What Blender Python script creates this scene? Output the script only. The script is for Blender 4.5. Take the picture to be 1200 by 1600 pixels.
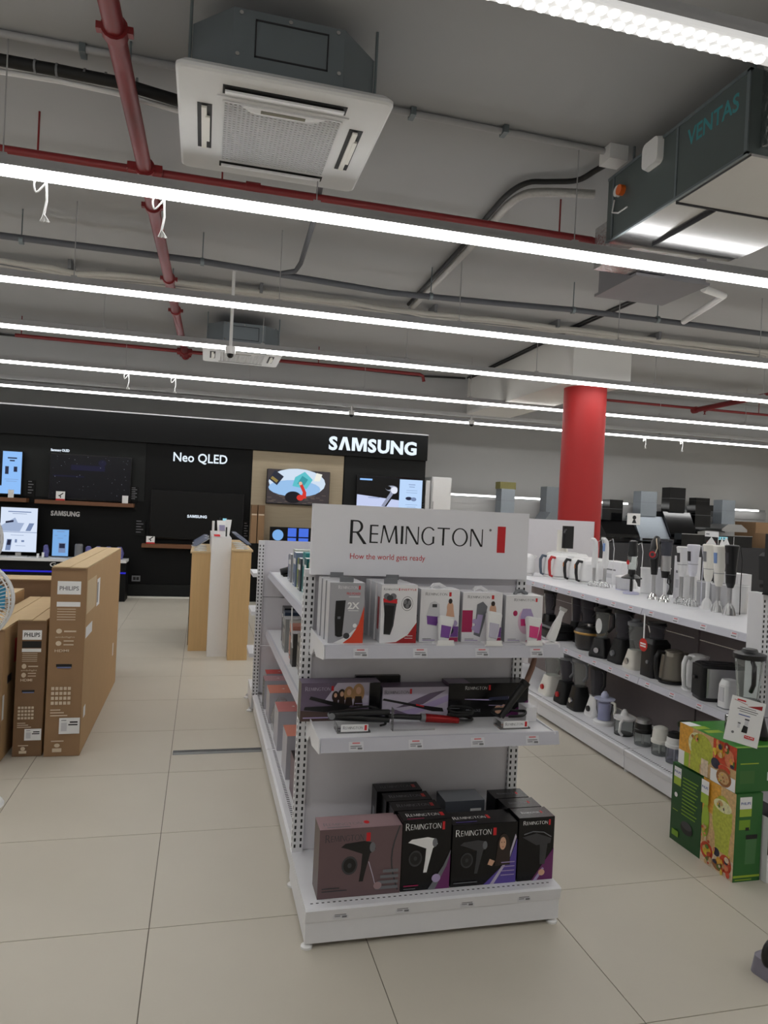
import bpy, bmesh, math, random
from mathutils import Vector, Matrix
random.seed(7)
for o in list(bpy.data.objects): bpy.data.objects.remove(o, do_unlink=True)
SC = bpy.context.scene
COL = SC.collection
PI = math.pi
# ---------------------------------------------------------------- camera, world, exposure
CAM_LOC = (0.12554, -2.81935, 1.63489)
YAW, PITCH, ROLL, FPX = 0.248494, -0.005059, -0.047987, 1116.1
def cam_axes():
    f = Vector((math.sin(YAW)*math.cos(PITCH), math.cos(YAW)*math.cos(PITCH), math.sin(PITCH)))
    r = Vector((math.cos(YAW), -math.sin(YAW), 0)); d = f.cross(r)
    c, s = math.cos(ROLL), math.sin(ROLL)
    return c*r+s*d, -s*r+c*d, f
AX_R, AX_D, AX_F = cam_axes()
cd = bpy.data.cameras.new('camera'); cam = bpy.data.objects.new('camera', cd); COL.objects.link(cam)
cd.sensor_fit = 'VERTICAL'; cd.sensor_height = 36.0; cd.lens = FPX/1600*36.0
cd.clip_start = 0.05; cd.clip_end = 100
m = Matrix.Identity(4)
for i in range(3):
    m[i][0] = AX_R[i]; m[i][1] = -AX_D[i]; m[i][2] = -AX_F[i]; m[i][3] = CAM_LOC[i]
cam.matrix_world = m
SC.camera = cam
def pix(p):
    q = Vector(p)-Vector(CAM_LOC); z = q.dot(AX_F)
    if z < 0.05: return None
    return 600+FPX*q.dot(AX_R)/z, 800+FPX*q.dot(AX_D)/z, z
w = bpy.data.worlds.new('world'); SC.world = w; w.use_nodes = True
w.node_tree.nodes['Background'].inputs[0].default_value = (0.8, 0.85, 0.9, 1)
w.node_tree.nodes['Background'].inputs[1].default_value = 0.05
vs = SC.view_settings
vs.view_transform = 'Standard'; vs.look = 'None'; vs.gamma = 1.0; vs.use_curve_mapping = False
EXPOSURE = 0.55
vs.exposure = EXPOSURE
EF = 2.0**EXPOSURE
LAMP = 9.0          # radiance of the led lenses

# ---------------------------------------------------------------- materials
def lin(c):
    out = []
    for v in c[:3]:
        v = v/255.0
        out.append(v/12.92 if v <= 0.04045 else ((v+0.055)/1.055)**2.4)
    return tuple(out)
MATS = {}
def M(name, col=None, rough=0.5, metal=0.0, var=0.05, scale=30.0, bump=0.0, spec=0.5, coat=0.0, stretch=None):
    if name in MATS: return MATS[name]
    mt = bpy.data.materials.new(name); mt.use_nodes = True
    nt = mt.node_tree; b = nt.nodes['Principled BSDF']
    c = lin(col)
    b.inputs['Roughness'].default_value = rough; b.inputs['Metallic'].default_value = metal
    b.inputs['Specular IOR Level'].default_value = spec
    if coat: b.inputs['Coat Weight'].default_value = coat
    tc = nt.nodes.new('ShaderNodeTexCoord'); nz = nt.nodes.new('ShaderNodeTexNoise')
    nz.inputs['Scale'].default_value = scale; nz.inputs['Detail'].default_value = 4
    src = tc.outputs['Object']
    if stretch:
        mp = nt.nodes.new('ShaderNodeMapping'); mp.inputs['Scale'].default_value = stretch
        nt.links.new(src, mp.inputs[0]); src = mp.outputs[0]
    nt.links.new(src, nz.inputs['Vector'])
    rp = nt.nodes.new('ShaderNodeMix'); rp.data_type = 'RGBA'
    rp.inputs[6].default_value = tuple(max(0, v*(1-var)) for v in c)+(1,)
    rp.inputs[7].default_value = tuple(min(1, v*(1+var)) for v in c)+(1,)
    nt.links.new(nz.outputs['Fac'], rp.inputs[0]); nt.links.new(rp.outputs[2], b.inputs['Base Color'])
    if bump:
        bp = nt.nodes.new('ShaderNodeBump'); bp.inputs['Strength'].default_value = bump; bp.inputs['Distance'].default_value = 0.01
        nt.links.new(nz.outputs['Fac'], bp.inputs['Height']); nt.links.new(bp.outputs[0], b.inputs['Normal'])
    MATS[name] = mt
    return mt
def EM(name, col, k=1.0):
    """light-giving surface; k = displayed brightness"""
    if name in MATS: return MATS[name]
    mt = bpy.data.materials.new(name); mt.use_nodes = True
    b = mt.node_tree.nodes['Principled BSDF']
    b.inputs['Base Color'].default_value = (0.01, 0.01, 0.01, 1); b.inputs['Roughness'].default_value = 0.3; b.inputs['Specular IOR Level'].default_value = 0.15
    b.inputs['Emission Color'].default_value = lin(col)+(1,); b.inputs['Emission Strength'].default_value = k/EF
    MATS[name] = mt
    return mt
def FOOD(name, col):
    return M(name, col, 0.4, var=0.45, scale=70)
def CLEAR(name, col, gloss=0.12, tint=0.9, rough=0.05, diff=0.12):
    if name in MATS: return MATS[name]
    mt = bpy.data.materials.new(name); mt.use_nodes = True
    nt = mt.node_tree; nt.nodes.remove(nt.nodes['Principled BSDF']); out = nt.nodes['Material Output']
    tr = nt.nodes.new('ShaderNodeBsdfTransparent'); tr.inputs[0].default_value = tuple(v*tint for v in lin(col))+(1,)
    gl = nt.nodes.new('ShaderNodeBsdfGlossy'); gl.inputs['Roughness'].default_value = rough
    df = nt.nodes.new('ShaderNodeBsdfDiffuse'); df.inputs[0].default_value = lin(col)+(1,)
    lw = nt.nodes.new('ShaderNodeLayerWeight'); lw.inputs[0].default_value = gloss
    mx = nt.nodes.new('ShaderNodeMixShader'); mx2 = nt.nodes.new('ShaderNodeMixShader'); mx2.inputs[0].default_value = diff
    nt.links.new(tr.outputs[0], mx2.inputs[1]); nt.links.new(df.outputs[0], mx2.inputs[2])
    nt.links.new(lw.outputs['Fresnel'], mx.inputs[0]); nt.links.new(mx2.outputs[0], mx.inputs[1]); nt.links.new(gl.outputs[0], mx.inputs[2])
    nt.links.new(mx.outputs[0], out.inputs[0])
    MATS[name] = mt
    return mt
WHITE = M('white powder coat', (226, 226, 230), 0.45, var=0.02)
WHITE2 = M('white plastic', (232, 232, 232), 0.3, var=0.02)
IVORY = M('ivory plastic', (230, 228, 220), 0.35, var=0.02)
GREYP = M('grey plastic', (120, 122, 126), 0.4)
BLACK = M('black plastic', (16, 16, 18), 0.35)
BLACKM = M('matt black', (12, 12, 13), 0.6)
GLOSSB = M('gloss black', (6, 6, 8), 0.12)
STEEL = M('brushed steel', (190, 190, 190), 0.28, 0.9, var=0.06, scale=60, stretch=(1, 1, 12))
CHROME = M('chrome', (215, 215, 215), 0.12, 1.0, var=0.01)
GALV = M('galvanised steel', (128, 138, 142), 0.42, 0.7, var=0.12, scale=9)
DUCTM = M('shiny duct sheet', (196, 196, 198), 0.22, 0.95, var=0.06, scale=4)
FOIL = M('crumpled foil', (205, 205, 205), 0.2, 1.0, var=0.2, scale=40, bump=0.8)
REDP = M('red pipe paint', (122, 28, 30), 0.45)
RED = M('red paint', (166, 26, 26), 0.55, var=0.04, scale=3)
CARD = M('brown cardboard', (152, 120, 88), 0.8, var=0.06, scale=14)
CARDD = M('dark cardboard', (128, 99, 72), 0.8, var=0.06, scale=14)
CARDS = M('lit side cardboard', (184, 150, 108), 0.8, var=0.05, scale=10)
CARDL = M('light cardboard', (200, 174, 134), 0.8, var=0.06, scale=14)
WOODL = M('light maple board', (204, 170, 120), 0.5, var=0.1, scale=6, stretch=(8, 8, 0.6))
WOODD = M('walnut shelf', (110, 70, 42), 0.5, var=0.2, scale=10, stretch=(1, 8, 8))
BEIGE = M('beige wood panel', (168, 154, 130), 0.6, var=0.12, scale=5, stretch=(0.6, 8, 8))
SLOT = M('dark slot', (40, 40, 44), 0.8)
PAPER = M('white paper', (236, 236, 236), 0.7, var=0.01)
INKG = M('grey print', (120, 120, 124), 0.7)
INKB = M('black print', (20, 20, 22), 0.6)
INKR = M('red print', (204, 30, 38), 0.5)
GLASS = CLEAR('clear glass', (240, 244, 242), tint=0.98)
SMOKE = CLEAR('smoked plastic', (178, 178, 186), tint=0.85)
BLUEC = CLEAR('blue clear plastic', (236, 237, 248), tint=0.99)
ACRYL = CLEAR('clear acrylic', (240, 240, 240), tint=0.98)

# ---------------------------------------------------------------- mesh builder
def basis(d):
    d = Vector(d).normalized()
    a = Vector((0, 0, 1)) if abs(d.z) < 0.9 else Vector((1, 0, 0))
    u = d.cross(a).normalized(); v = d.cross(u).normalized()
    return u, v
def smooth(pts, k=5):
    P = [Vector(p) for p in pts]; out = []
    for i in range(len(P)-1):
        a, b_, c, d = P[max(i-1, 0)], P[i], P[i+1], P[min(i+2, len(P)-1)]
        for j in range(k):
            u = j/k; out.append(0.5*((2*b_)+(c-a)*u+(2*a-5*b_+4*c-d)*u*u+(3*b_-a-3*c+d)*u**3))
    return out+[P[-1]]
class MB:
    def __init__(s): s.v = []; s.f = []; s.m = []; s.s = []
    def add(s, vs, fs, m=0, smooth=False):
        b = len(s.v); s.v += [tuple(p) for p in vs]
        for f in fs: s.f.append(tuple(b+i for i in f)); s.m.append(m); s.s.append(smooth)
        return s
    def box(s, x0, y0, z0, x1, y1, z1, m=0, mm=None):
        """mm: dict of material index per face side among -x +x -y +y -z +z"""
        v = [(x, y, z) for z in (z0, z1) for y in (y0, y1) for x in (x0, x1)]
        fs = {'-z': (0, 2, 3, 1), '+z': (4, 5, 7, 6), '-y': (0, 1, 5, 4), '+y': (2, 6, 7, 3), '-x': (0, 4, 6, 2), '+x': (1, 3, 7, 5)}
        b = len(s.v); s.v += v
        for k, f in fs.items():
            s.f.append(tuple(b+i for i in f)); s.m.append((mm or {}).get(k, m)); s.s.append(False)
        return s
    def obox(s, c, hx, hy, hz, rz=0, rx=0, m=0):
        R = Matrix.Rotation(rz, 3, 'Z') @ Matrix.Rotation(rx, 3, 'X')
        v = [Vector(c)+R @ Vector((x*hx, y*hy, z*hz)) for z in (-1, 1) for y in (-1, 1) for x in (-1, 1)]
        return s.add(v, [(0, 2, 3, 1), (4, 5, 7, 6), (0, 1, 5, 4), (2, 6, 7, 3), (0, 4, 6, 2), (1, 3, 7, 5)], m)
    def cyl(s, p0, p1, r0, r1=None, n=16, m=0, caps=True):
        if r1 is None: r1 = r0
        p0 = Vector(p0); p1 = Vector(p1); u, v = basis(p1-p0)
        A = [p0+(u*math.cos(2*PI*i/n)+v*math.sin(2*PI*i/n))*r0 for i in range(n)]
        B = [p1+(u*math.cos(2*PI*i/n)+v*math.sin(2*PI*i/n))*r1 for i in range(n)]
        s.add(A+B, [(i, (i+1) % n, n+(i+1) % n, n+i) for i in range(n)], m, True)
        if caps:
            s.add(A, [tuple(range(n-1, -1, -1))], m); s.add(B, [tuple(range(n))], m)
        return s
    def lathe(s, prof, c=(0, 0, 0), n=20, m=0, sx=1.0, sy=1.0):
        """profile of (r, z [, material]); sharp corners split"""
        cx, cy, cz = c
        def ring(r, z): return [(cx+sx*r*math.cos(2*PI*i/n), cy+sy*r*math.sin(2*PI*i/n), cz+z) for i in range(n)]
        for k in range(len(prof)-1):
            a, b = prof[k], prof[k+1]
            mi = a[2] if len(a) > 2 else m
            if a[0] < 1e-5: s.add(ring(b[0], b[1])+[(cx, cy, cz+a[1])], [((i+1) % n, i, n) for i in range(n)], mi, True)
            elif b[0] < 1e-5: s.add(ring(a[0], a[1])+[(cx, cy, cz+b[1])], [(i, (i+1) % n, n) for i in range(n)], mi, True)
            else: s.add(ring(a[0], a[1])+ring(b[0], b[1]), [(i, (i+1) % n, n+(i+1) % n, n+i) for i in range(n)], mi, True)
        return s
    def loft(s, secs, n=5, m=0, caps=True, c=(0, 0, 0)):
        """rounded-rectangle sections (z, half x, half y, corner radius [, offset x, offset y])"""
        R = []
        for q in secs:
            z, hx, hy, r = q[:4]; ox, oy = (q[4], q[5]) if len(q) > 4 else (0, 0)
            r = min(r, hx*0.999, hy*0.999); ring = []
            for (qx, qy, a0) in ((1, 1, 0), (-1, 1, PI/2), (-1, -1, PI), (1, -1, 1.5*PI)):
                for i in range(n):
                    a = a0+PI/2*i/(n-1)
                    ring.append((c[0]+ox+qx*(hx-r)+r*math.cos(a), c[1]+oy+qy*(hy-r)+r*math.sin(a), c[2]+z))
            R.append(ring)
        k = 4*n
        for a, b in zip(R[:-1], R[1:]):
            s.add(a+b, [(i, (i+1) % k, k+(i+1) % k, k+i) for i in range(k)], m, True)
        if caps:
            s.add(R[0], [tuple(range(k-1, -1, -1))], m); s.add(R[-1], [tuple(range(k))], m)
        return s
    def tube(s, pts, r, n=8, m=0, closed=False, flat=1.0):
        P = [Vector(p) for p in pts]; N = len(P); rings = []
        pu = None
        for i, p in enumerate(P):
            if closed: d = P[(i+1) % N]-P[i-1]
            else: d = P[min(i+1, N-1)]-P[max(i-1, 0)]
            d = d.normalized() if d.length > 1e-9 else Vector((0, 0, 1))
            if pu is None: u, v = basis(d)
            else:
                u = (pu-d*pu.dot(d))
                u = u.normalized() if u.length > 1e-6 else basis(d)[0]
                v = d.cross(u).normalized()
            pu = u
            rr = r[i] if isinstance(r, (list, tuple)) else r
            rings.append([p+(u*math.cos(2*PI*k/n)+v*math.sin(2*PI*k/n)*flat)*rr for k in range(n)])
        V = [q for R in rings for q in R]; F = []
        for i in range(N if closed else N-1):
            j = (i+1) % N
            F += [(i*n+k, i*n+(k+1) % n, j*n+(k+1) % n, j*n+k) for k in range(n)]
        s.add(V, F, m, True)
        if not closed: s.add(rings[0], [tuple(range(n-1, -1, -1))], m); s.add(rings[-1], [tuple(range(n))], m)
        return s
    def prism(s, poly, axis, a, b, m=0):
        """2d polygon extruded along axis; (p,q) are the other two axes in x,y,z order"""
        def pt(p, t):
            return (t, p[0], p[1]) if axis == 'x' else (p[0], t, p[1]) if axis == 'y' else (p[0], p[1], t)
        n = len(poly); A = [pt(p, a) for p in poly]; B = [pt(p, b) for p in poly]
        s.add(A+B, [(i, (i+1) % n, n+(i+1) % n, n+i) for i in range(n)]+[tuple(range(n-1, -1, -1)), tuple(range(n, 2*n))], m)
        return s
    def build(s, name, mats, parent=None, world=True, at=None):
        me = bpy.data.meshes.new(name)
        v = s.v
        base = Vector((0, 0, 0))
        if parent is not None and world: base = gloc(parent)
        if at is not None: base = Vector(at)
        if base.length > 0: v = [(p[0]-base.x, p[1]-base.y, p[2]-base.z) for p in v]
        me.from_pydata(v, [], s.f)
        for mt in (mats if isinstance(mats, (list, tuple)) else [mats]): me.materials.append(mt)
        me.polygons.foreach_set('material_index', s.m); me.polygons.foreach_set('use_smooth', s.s)
        bm = bmesh.new(); bm.from_mesh(me)
        bmesh.ops.remove_doubles(bm, verts=bm.verts, dist=1e-6) if False else None
        bmesh.ops.recalc_face_normals(bm, faces=bm.faces) if len(bm.faces) < 4000 and getattr(s, 'fix', True) else None
        bm.to_mesh(me); bm.free()
        o = bpy.data.objects.new(name, me); COL.objects.link(o)
        if at is not None: o.location = at
        if parent is not None: o.parent = parent
        return o
def gloc(o):
    p = Vector(o.location)
    while o.parent is not None: o = o.parent; p = p+Vector(o.location)
    return p
def tag(o, label=None, cat=None, group=None, kind=None):
    if label: o['label'] = label
    if cat: o['category'] = cat
    if group: o['group'] = group
    if kind: o['kind'] = kind
    return o
def thing(name, label, cat, loc=(0, 0, 0), rz=0.0, group=None):
    o = bpy.data.objects.new(name, None); COL.objects.link(o)
    o.empty_display_size = 0.05; o.location = loc; o.rotation_euler = (0, 0, rz)
    return tag(o, label, cat, group)
def dup(root, loc, rz=None, label=None):
    r = root.copy(); COL.objects.link(r); r.location = loc
    if rz is not None: r.rotation_euler = (0, 0, rz)
    if label: r['label'] = label
    for ch in list(root.children):
        c = ch.copy(); COL.objects.link(c); c.parent = r
        for g in list(ch.children):
            d = g.copy(); COL.objects.link(d); d.parent = c
    return r
def recolour(root, old, new):
    """give a copied thing its own mesh data with one material swapped"""
    for o in [root]+list(root.children)+[g for c in root.children for g in c.children]:
        if o.type == 'MESH' and any(mt == old for mt in o.data.materials):
            o.data = o.data.copy()
            for i, mt in enumerate(o.data.materials):
                if mt == old: o.data.materials[i] = new

# ---------------------------------------------------------------- lettering and print
TXT = {}
def text_geo(t, bold=0.0):
    k = (t, bold)
    if k in TXT: return TXT[k]
    cu = bpy.data.curves.new('lettering', 'FONT'); cu.body = t; cu.offset = bold; cu.resolution_u = 3
    o = bpy.data.objects.new('lettering', cu); COL.objects.link(o)
    me = bpy.data.meshes.new_from_object(o)
    vs_ = [(v.co.x, v.co.y) for v in me.vertices]; fs = [tuple(p.vertices) for p in me.polygons]
    bpy.data.objects.remove(o, do_unlink=True); bpy.data.meshes.remove(me); bpy.data.curves.remove(cu)
    if not vs_: vs_ = [(0, 0)]
    x0 = min(v[0] for v in vs_); x1 = max(v[0] for v in vs_); CAP = 0.729
    vs_ = [((x-x0)/CAP, y/CAP) for x, y in vs_]
    TXT[k] = (vs_, fs, (x1-x0)/CAP)
    return TXT[k]
def ringq(cx, cy, rx, ry, tx, ty, a0, a1, n=14):
    o, i_ = [], []
    for k in range(n+1):
        a = math.radians(a0+(a1-a0)*k/n); c, s_ = math.cos(a), math.sin(a)
        o.append((cx+rx*c, cy+ry*s_)); i_.append((cx+(rx-tx)*c, cy+(ry-ty)*s_))
    V = o+i_; F = [(k, k+1, n+1+k+1, n+1+k) for k in range(n)]
    return V, F
def q4(*p): return list(p), [tuple(range(len(p)))]
def humanist(ch, H=1.0):
    """thick-and-thin capital letter -> list of (verts, faces), width"""
    t, n = 0.13, 0.075; o = []
    if ch == 'R':
        o.append(q4((0, 0), (t, 0), (t, 1), (0, 1))); o.append(ringq(0.30, 0.73, 0.30, 0.27, 0.12, 0.06, -90, 90))
        o.append(q4((t, 0.94), (0.3, 0.94), (0.3, 1), (t, 1))); o.append(q4((t, 0.46), (0.3, 0.46), (0.3, 0.52), (t, 0.52)))
        o.append(q4((0.28, 0.47), (0.41, 0.49), (0.80, 0), (0.64, 0))); return o, 0.80
    if ch == 'E':
        o.append(q4((0, 0), (0.12, 0), (0.12, 1), (0, 1)))
        for y in (0, 0.47, 0.93): o.append(q4((0.12, y), (0.52, y), (0.52, y+n), (0.12, y+n)))
        return o, 0.52
    if ch == 'M':
        o.append(q4((0, 0), (n, 0), (0.2, 1), (0.12, 1))); o.append(q4((0.12, 1), (0.25, 1), (0.58, 0.05), (0.5, 0.05)))
        o.append(q4((0.5, 0.05), (0.58, 0.05), (0.93, 1), (0.84, 1))); o.append(q4((0.84, 1), (0.97, 1), (1.09, 0), (0.95, 0))); return o, 1.09
    if ch == 'I': return [q4((0, 0), (0.15, 0), (0.15, 1), (0, 1))], 0.15
    if ch == 'N':
        o.append(q4((0, 0), (n, 0), (n, 1), (0, 1))); o.append(q4((0, 1), (0.15, 1), (0.82, 0), (0.68, 0)))
        o.append(q4((0.75, 0), (0.82, 0), (0.82, 1), (0.75, 1))); return o, 0.82
    if ch == 'G':
        o.append(ringq(0.48, 0.5, 0.48, 0.52, 0.12, 0.06, 42, 310)); o.append(q4((0.72, 0.06), (0.84, 0.1), (0.84, 0.48), (0.72, 0.48))); return o, 0.86
    if ch == 'T':
        o.append(q4((0, 0.93), (0.8, 0.93), (0.8, 1), (0, 1))); o.append(q4((0.33, 0), (0.46, 0), (0.46, 0.93), (0.33, 0.93))); return o, 0.8
    if ch == 'O': return [ringq(0.52, 0.5, 0.52, 0.52, 0.12, 0.06, 0, 360, 28)], 1.04
    return [], 0.3
WORDS = {}
def word_geo(w, big=1.3):
    if w in WORDS: return WORDS[w]
    V, F, x = [], [], 0.0
    for i, ch in enumerate(w):
        k = big if i == 0 else 1.0; parts, wd = humanist(ch)
        for pv, pf in parts:
            b = len(V); V += [(x+p[0]*k, p[1]*k-(k-1)*0.25) for p in pv]; F += [tuple(b+j for j in f) for f in pf]
        x += wd*k+0.16
    WORDS[w] = (V, F, x-0.16)
    return WORDS[w]
def heavy_geo(w):
    """bold sans word whose A has no crossbar"""
    if ('h', w) in WORDS: return WORDS[('h', w)]
    V, F, x = [], [], 0.0
    for ch in w:
        b = len(V)
        if ch == 'A':
            pv = [(0, 0), (0.24, 0), (0.42, 0.72), (0.42, 1), (0.28, 1)]; pv2 = [(0.42, 0.72), (0.60, 0), (0.84, 0), (0.56, 1), (0.42, 1)]
            V += [(x+p[0], p[1]) for p in pv+pv2]; F += [(b, b+1, b+2, b+3, b+4), (b+5, b+6, b+7, b+8, b+9)]; wd = 0.84
        elif ch == 'M':
            pv = [(0, 0), (0.22, 0), (0.22, 1), (0, 1)]; V += [(x+p[0], p[1]) for p in pv]; F.append((b, b+1, b+2, b+3))
            pv = [(0.84, 0), (1.06, 0), (1.06, 1), (0.84, 1)]; V += [(x+p[0], p[1]) for p in pv]; F.append((b+4, b+5, b+6, b+7))
            pv = [(0.22, 1), (0.22, 0.72), (0.44, 0), (0.53, 0), (0.53, 0.34), (0.33, 1)]; V += [(x+p[0], p[1]) for p in pv]; F.append(tuple(range(b+8, b+14)))
            pv = [(0.84, 1), (0.73, 1), (0.53, 0.34), (0.53, 0), (0.62, 0), (0.84, 0.72)]; V += [(x+p[0], p[1]) for p in pv]; F.append(tuple(range(b+14, b+20))); wd = 1.06
        else:
            tv, tf, wd = text_geo(ch, 0.035)
            V += [(x+p[0]*0.95, p[1]) for p in tv]; F += [tuple(b+j for j in f) for f in tf]; wd *= 0.95
        x += wd+0.10
    WORDS[('h', w)] = (V, F, x-0.1)
    return WORDS[('h', w)]
def decal(parent, name, origin, u, v, shapes, world=True, step=0.0005, label=None, depth=0.0):
    """flat print: shapes in metres on a face. ('r',u0,v0,u1,v1,mat) ('e',cu,cv,ru,rv,mat) ('p',[pts],mat) ('t',text,u,v,h,mat[,align[,maxw]])
       ('w',word,u,v,h,mat) humanist capitals ('h',word,u,v,h,mat) heavy capitals"""
    b = MB(); b.fix = False; O = Vector(origin); U = Vector(u).normalized(); W = Vector(v).normalized(); N = U.cross(W)
    mats = []
    def mi(mt):
        if mt not in mats: mats.append(mt)
        return mats.index(mt)
    for k, sh in enumerate(shapes):
        off = N*(step*(1+0.35*k))
        def P(a, c): return O+U*a+W*c+off
        t = sh[0]
        if t == 'r': b.add([P(sh[1], sh[2]), P(sh[3], sh[2]), P(sh[3], sh[4]), P(sh[1], sh[4])], [(0, 1, 2, 3)], mi(sh[5]))
        elif t == 'e':
            n = 20; b.add([P(sh[1]+sh[3]*math.cos(2*PI*i/n), sh[2]+sh[4]*math.sin(2*PI*i/n)) for i in range(n)], [tuple(range(n))], mi(sh[5]))
        elif t == 'p': b.add([P(*q) for q in sh[1]], [tuple(range(len(sh[1])))], mi(sh[2]))
        elif t == 'l':   # polyline stroke: pts, width, mat
            pts = sh[1]; wd = sh[2]/2
            for (ax, ay), (bx, by) in zip(pts[:-1], pts[1:]):
                L = math.hypot(bx-ax, by-ay) or 1; nx, ny = -(by-ay)/L*wd, (bx-ax)/L*wd
                b.add([P(ax+nx, ay+ny), P(ax-nx, ay-ny), P(bx-nx, by-ny), P(bx+nx, by+ny)], [(0, 1, 2, 3)], mi(sh[3]))
        else:
            if t == 't': V, F, wd = text_geo(sh[1], 0.0 if len(sh) < 9 else sh[8])
            elif t == 'w': V, F, wd = word_geo(sh[1])
            else: V, F, wd = heavy_geo(sh[1])
            h = sh[4]; sxx = h
            if len(sh) > 7 and sh[7]: sxx = sh[7]/wd
            al = sh[6] if len(sh) > 6 else 'l'
            x0 = sh[2]-(0 if al == 'l' else wd*sxx/2 if al == 'c' else wd*sxx)
            b.add([P(x0+p[0]*sxx, sh[3]+p[1]*h) for p in V], F, mi(sh[5]))
    o = b.build(name, mats, parent, world)
    if label: o['label'] = label
    return o
FX = dict(u=(1, 0, 0), v=(0, 0, 1))        # print on a face that looks to -y
FL = dict(u=(0, -1, 0), v=(0, 0, 1))       # on a face that looks to -x
FT = dict(u=(1, 0, 0), v=(0, 1, 0))        # on a top

# ================================================================ the shell
XL, XR, YF, YB, ZC = -6.4, 14.4, -5.6, 12.6, 3.85
GROUT = M('grout', (112, 106, 96), 0.9)
TILE = M('beige porcelain tile', (196, 189, 175), 0.42, var=0.035, scale=3.5, bump=0.02, spec=0.4)
CONC = M('painted concrete ceiling', (166, 167, 168), 0.85, var=0.05, scale=2.5, bump=0.03)
WALLM = M('light grey wall paint', (222, 221, 218), 0.8, var=0.03, scale=2)
b = MB(); b.box(XL, YF, -0.15, XR, YB, -0.003)
floor = tag(b.build('floor', GROUT), 'beige porcelain tile floor with thin grout joints', 'floor', kind='structure')
tb = MB(); g = 0.0018
tb.box(g, g, -0.006, 0.8-g, 0.8-g, 0.0)
t0 = tb.build('tile', TILE, floor, True)
cells = []
for i in range(int(XL/0.8), int(XR/0.8)):
    for j in range(int(YF/0.8), int(YB/0.8)+1):
        vis = False
        for du in (0.05, 0.4, 0.75):
            for dv in (0.05, 0.4, 0.75):
                q = pix((i*0.8+du, j*0.8+dv, 0))
                if q and -30 < q[0] < 1230 and 700 < q[1] < 1640: vis = True
        q = pix((i*0.8+0.4, j*0.8+0.4, 0))
        cells.append(((not vis), q[2] if q else 99, i, j))
cells.sort()
rest = MB()
for k, (hid, z, i, j) in enumerate(cells):
    if k < 295 and not hid:
        o = t0 if k == 0 else t0.copy()
        if k: COL.objects.link(o)
        o.location = (i*0.8, j*0.8, 0)
    else: rest.box(i*0.8+g, j*0.8+g, -0.006, i*0.8+0.8-g, j*0.8+0.8-g, 0)
tag(rest.build('tile_field', TILE, floor), kind='stuff')
def slab(name, box, mt, label, cat):
    return tag(MB().box(*box).build(name, mt), label, cat, kind='structure')
slab('ceiling', (XL, YF, ZC, XR, YB, ZC+0.15), CONC, 'bare grey painted concrete ceiling', 'ceiling')
slab('wall_back', (XL, YB, 0, XR, YB+0.15, ZC), WALLM, 'light grey back wall behind the cooker hoods', 'wall')
slab('wall_left', (XL-0.15, YF, 0, XL, YB, ZC), WALLM, 'light grey side wall of the shop', 'wall')
slab('wall_right', (XR, YF, 0, XR+0.15, YB, ZC), WALLM, 'light grey right side wall of the shop', 'wall')
slab('wall_front', (XL, YF-0.15, 0, XR, YF, ZC), WALLM, 'light grey wall behind the viewer', 'wall')
slab('trim_1', (XL, 8.3, 3.27, XR, 8.75, ZC), CONC, 'grey concrete cross beam in front of the black television wall', 'beam')
slab('trim_2', (4.27, 4.81, 3.25, 5.04, 8.3, ZC), WALLM, 'pale concrete beam resting on the red column', 'beam')
cb = MB(); cb.cyl((4.70, 5.26, 0), (4.70, 5.26, 3.25), 0.262, n=40)
tag(cb.build('column', RED, at=(4.70, 5.26, 0)), 'round red painted column under the pale ceiling beam', 'column', kind='structure')

# ================================================================ linear led lights
def led(name, k):
    if name in MATS: return MATS[name]
    mt = bpy.data.materials.new(name); mt.use_nodes = True
    bs = mt.node_tree.nodes['Principled BSDF']; bs.inputs['Base Color'].default_value = (0.8, 0.8, 0.8, 1)
    bs.inputs['Emission Color'].default_value = (1.0, 0.995, 0.98, 1); bs.inputs['Emission Strength'].default_value = k
    MATS[name] = mt
    return mt
LENS = led('led lens', 1.15); LENSF = led('led lens strip', LAMP); LENSB = led('led lens backing', 0.28)
RAIL = M('light rail grey', (168, 168, 170), 0.5)
rows = [(-2.75, 'behind the viewer'), (-0.815, 'nearest overhead, with round lenses in two lines'), (1.06, 'second from the viewer, passing under the near air conditioner'),
        (3.04, 'third from the viewer, in front of the white cable bundle'), (4.70, 'fourth from the viewer, passing before the red column head'),
        (6.78, 'fifth from the viewer, just behind the far red sprinkler pipe'), (8.97, 'farthest, just above the black television wall')]
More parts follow.
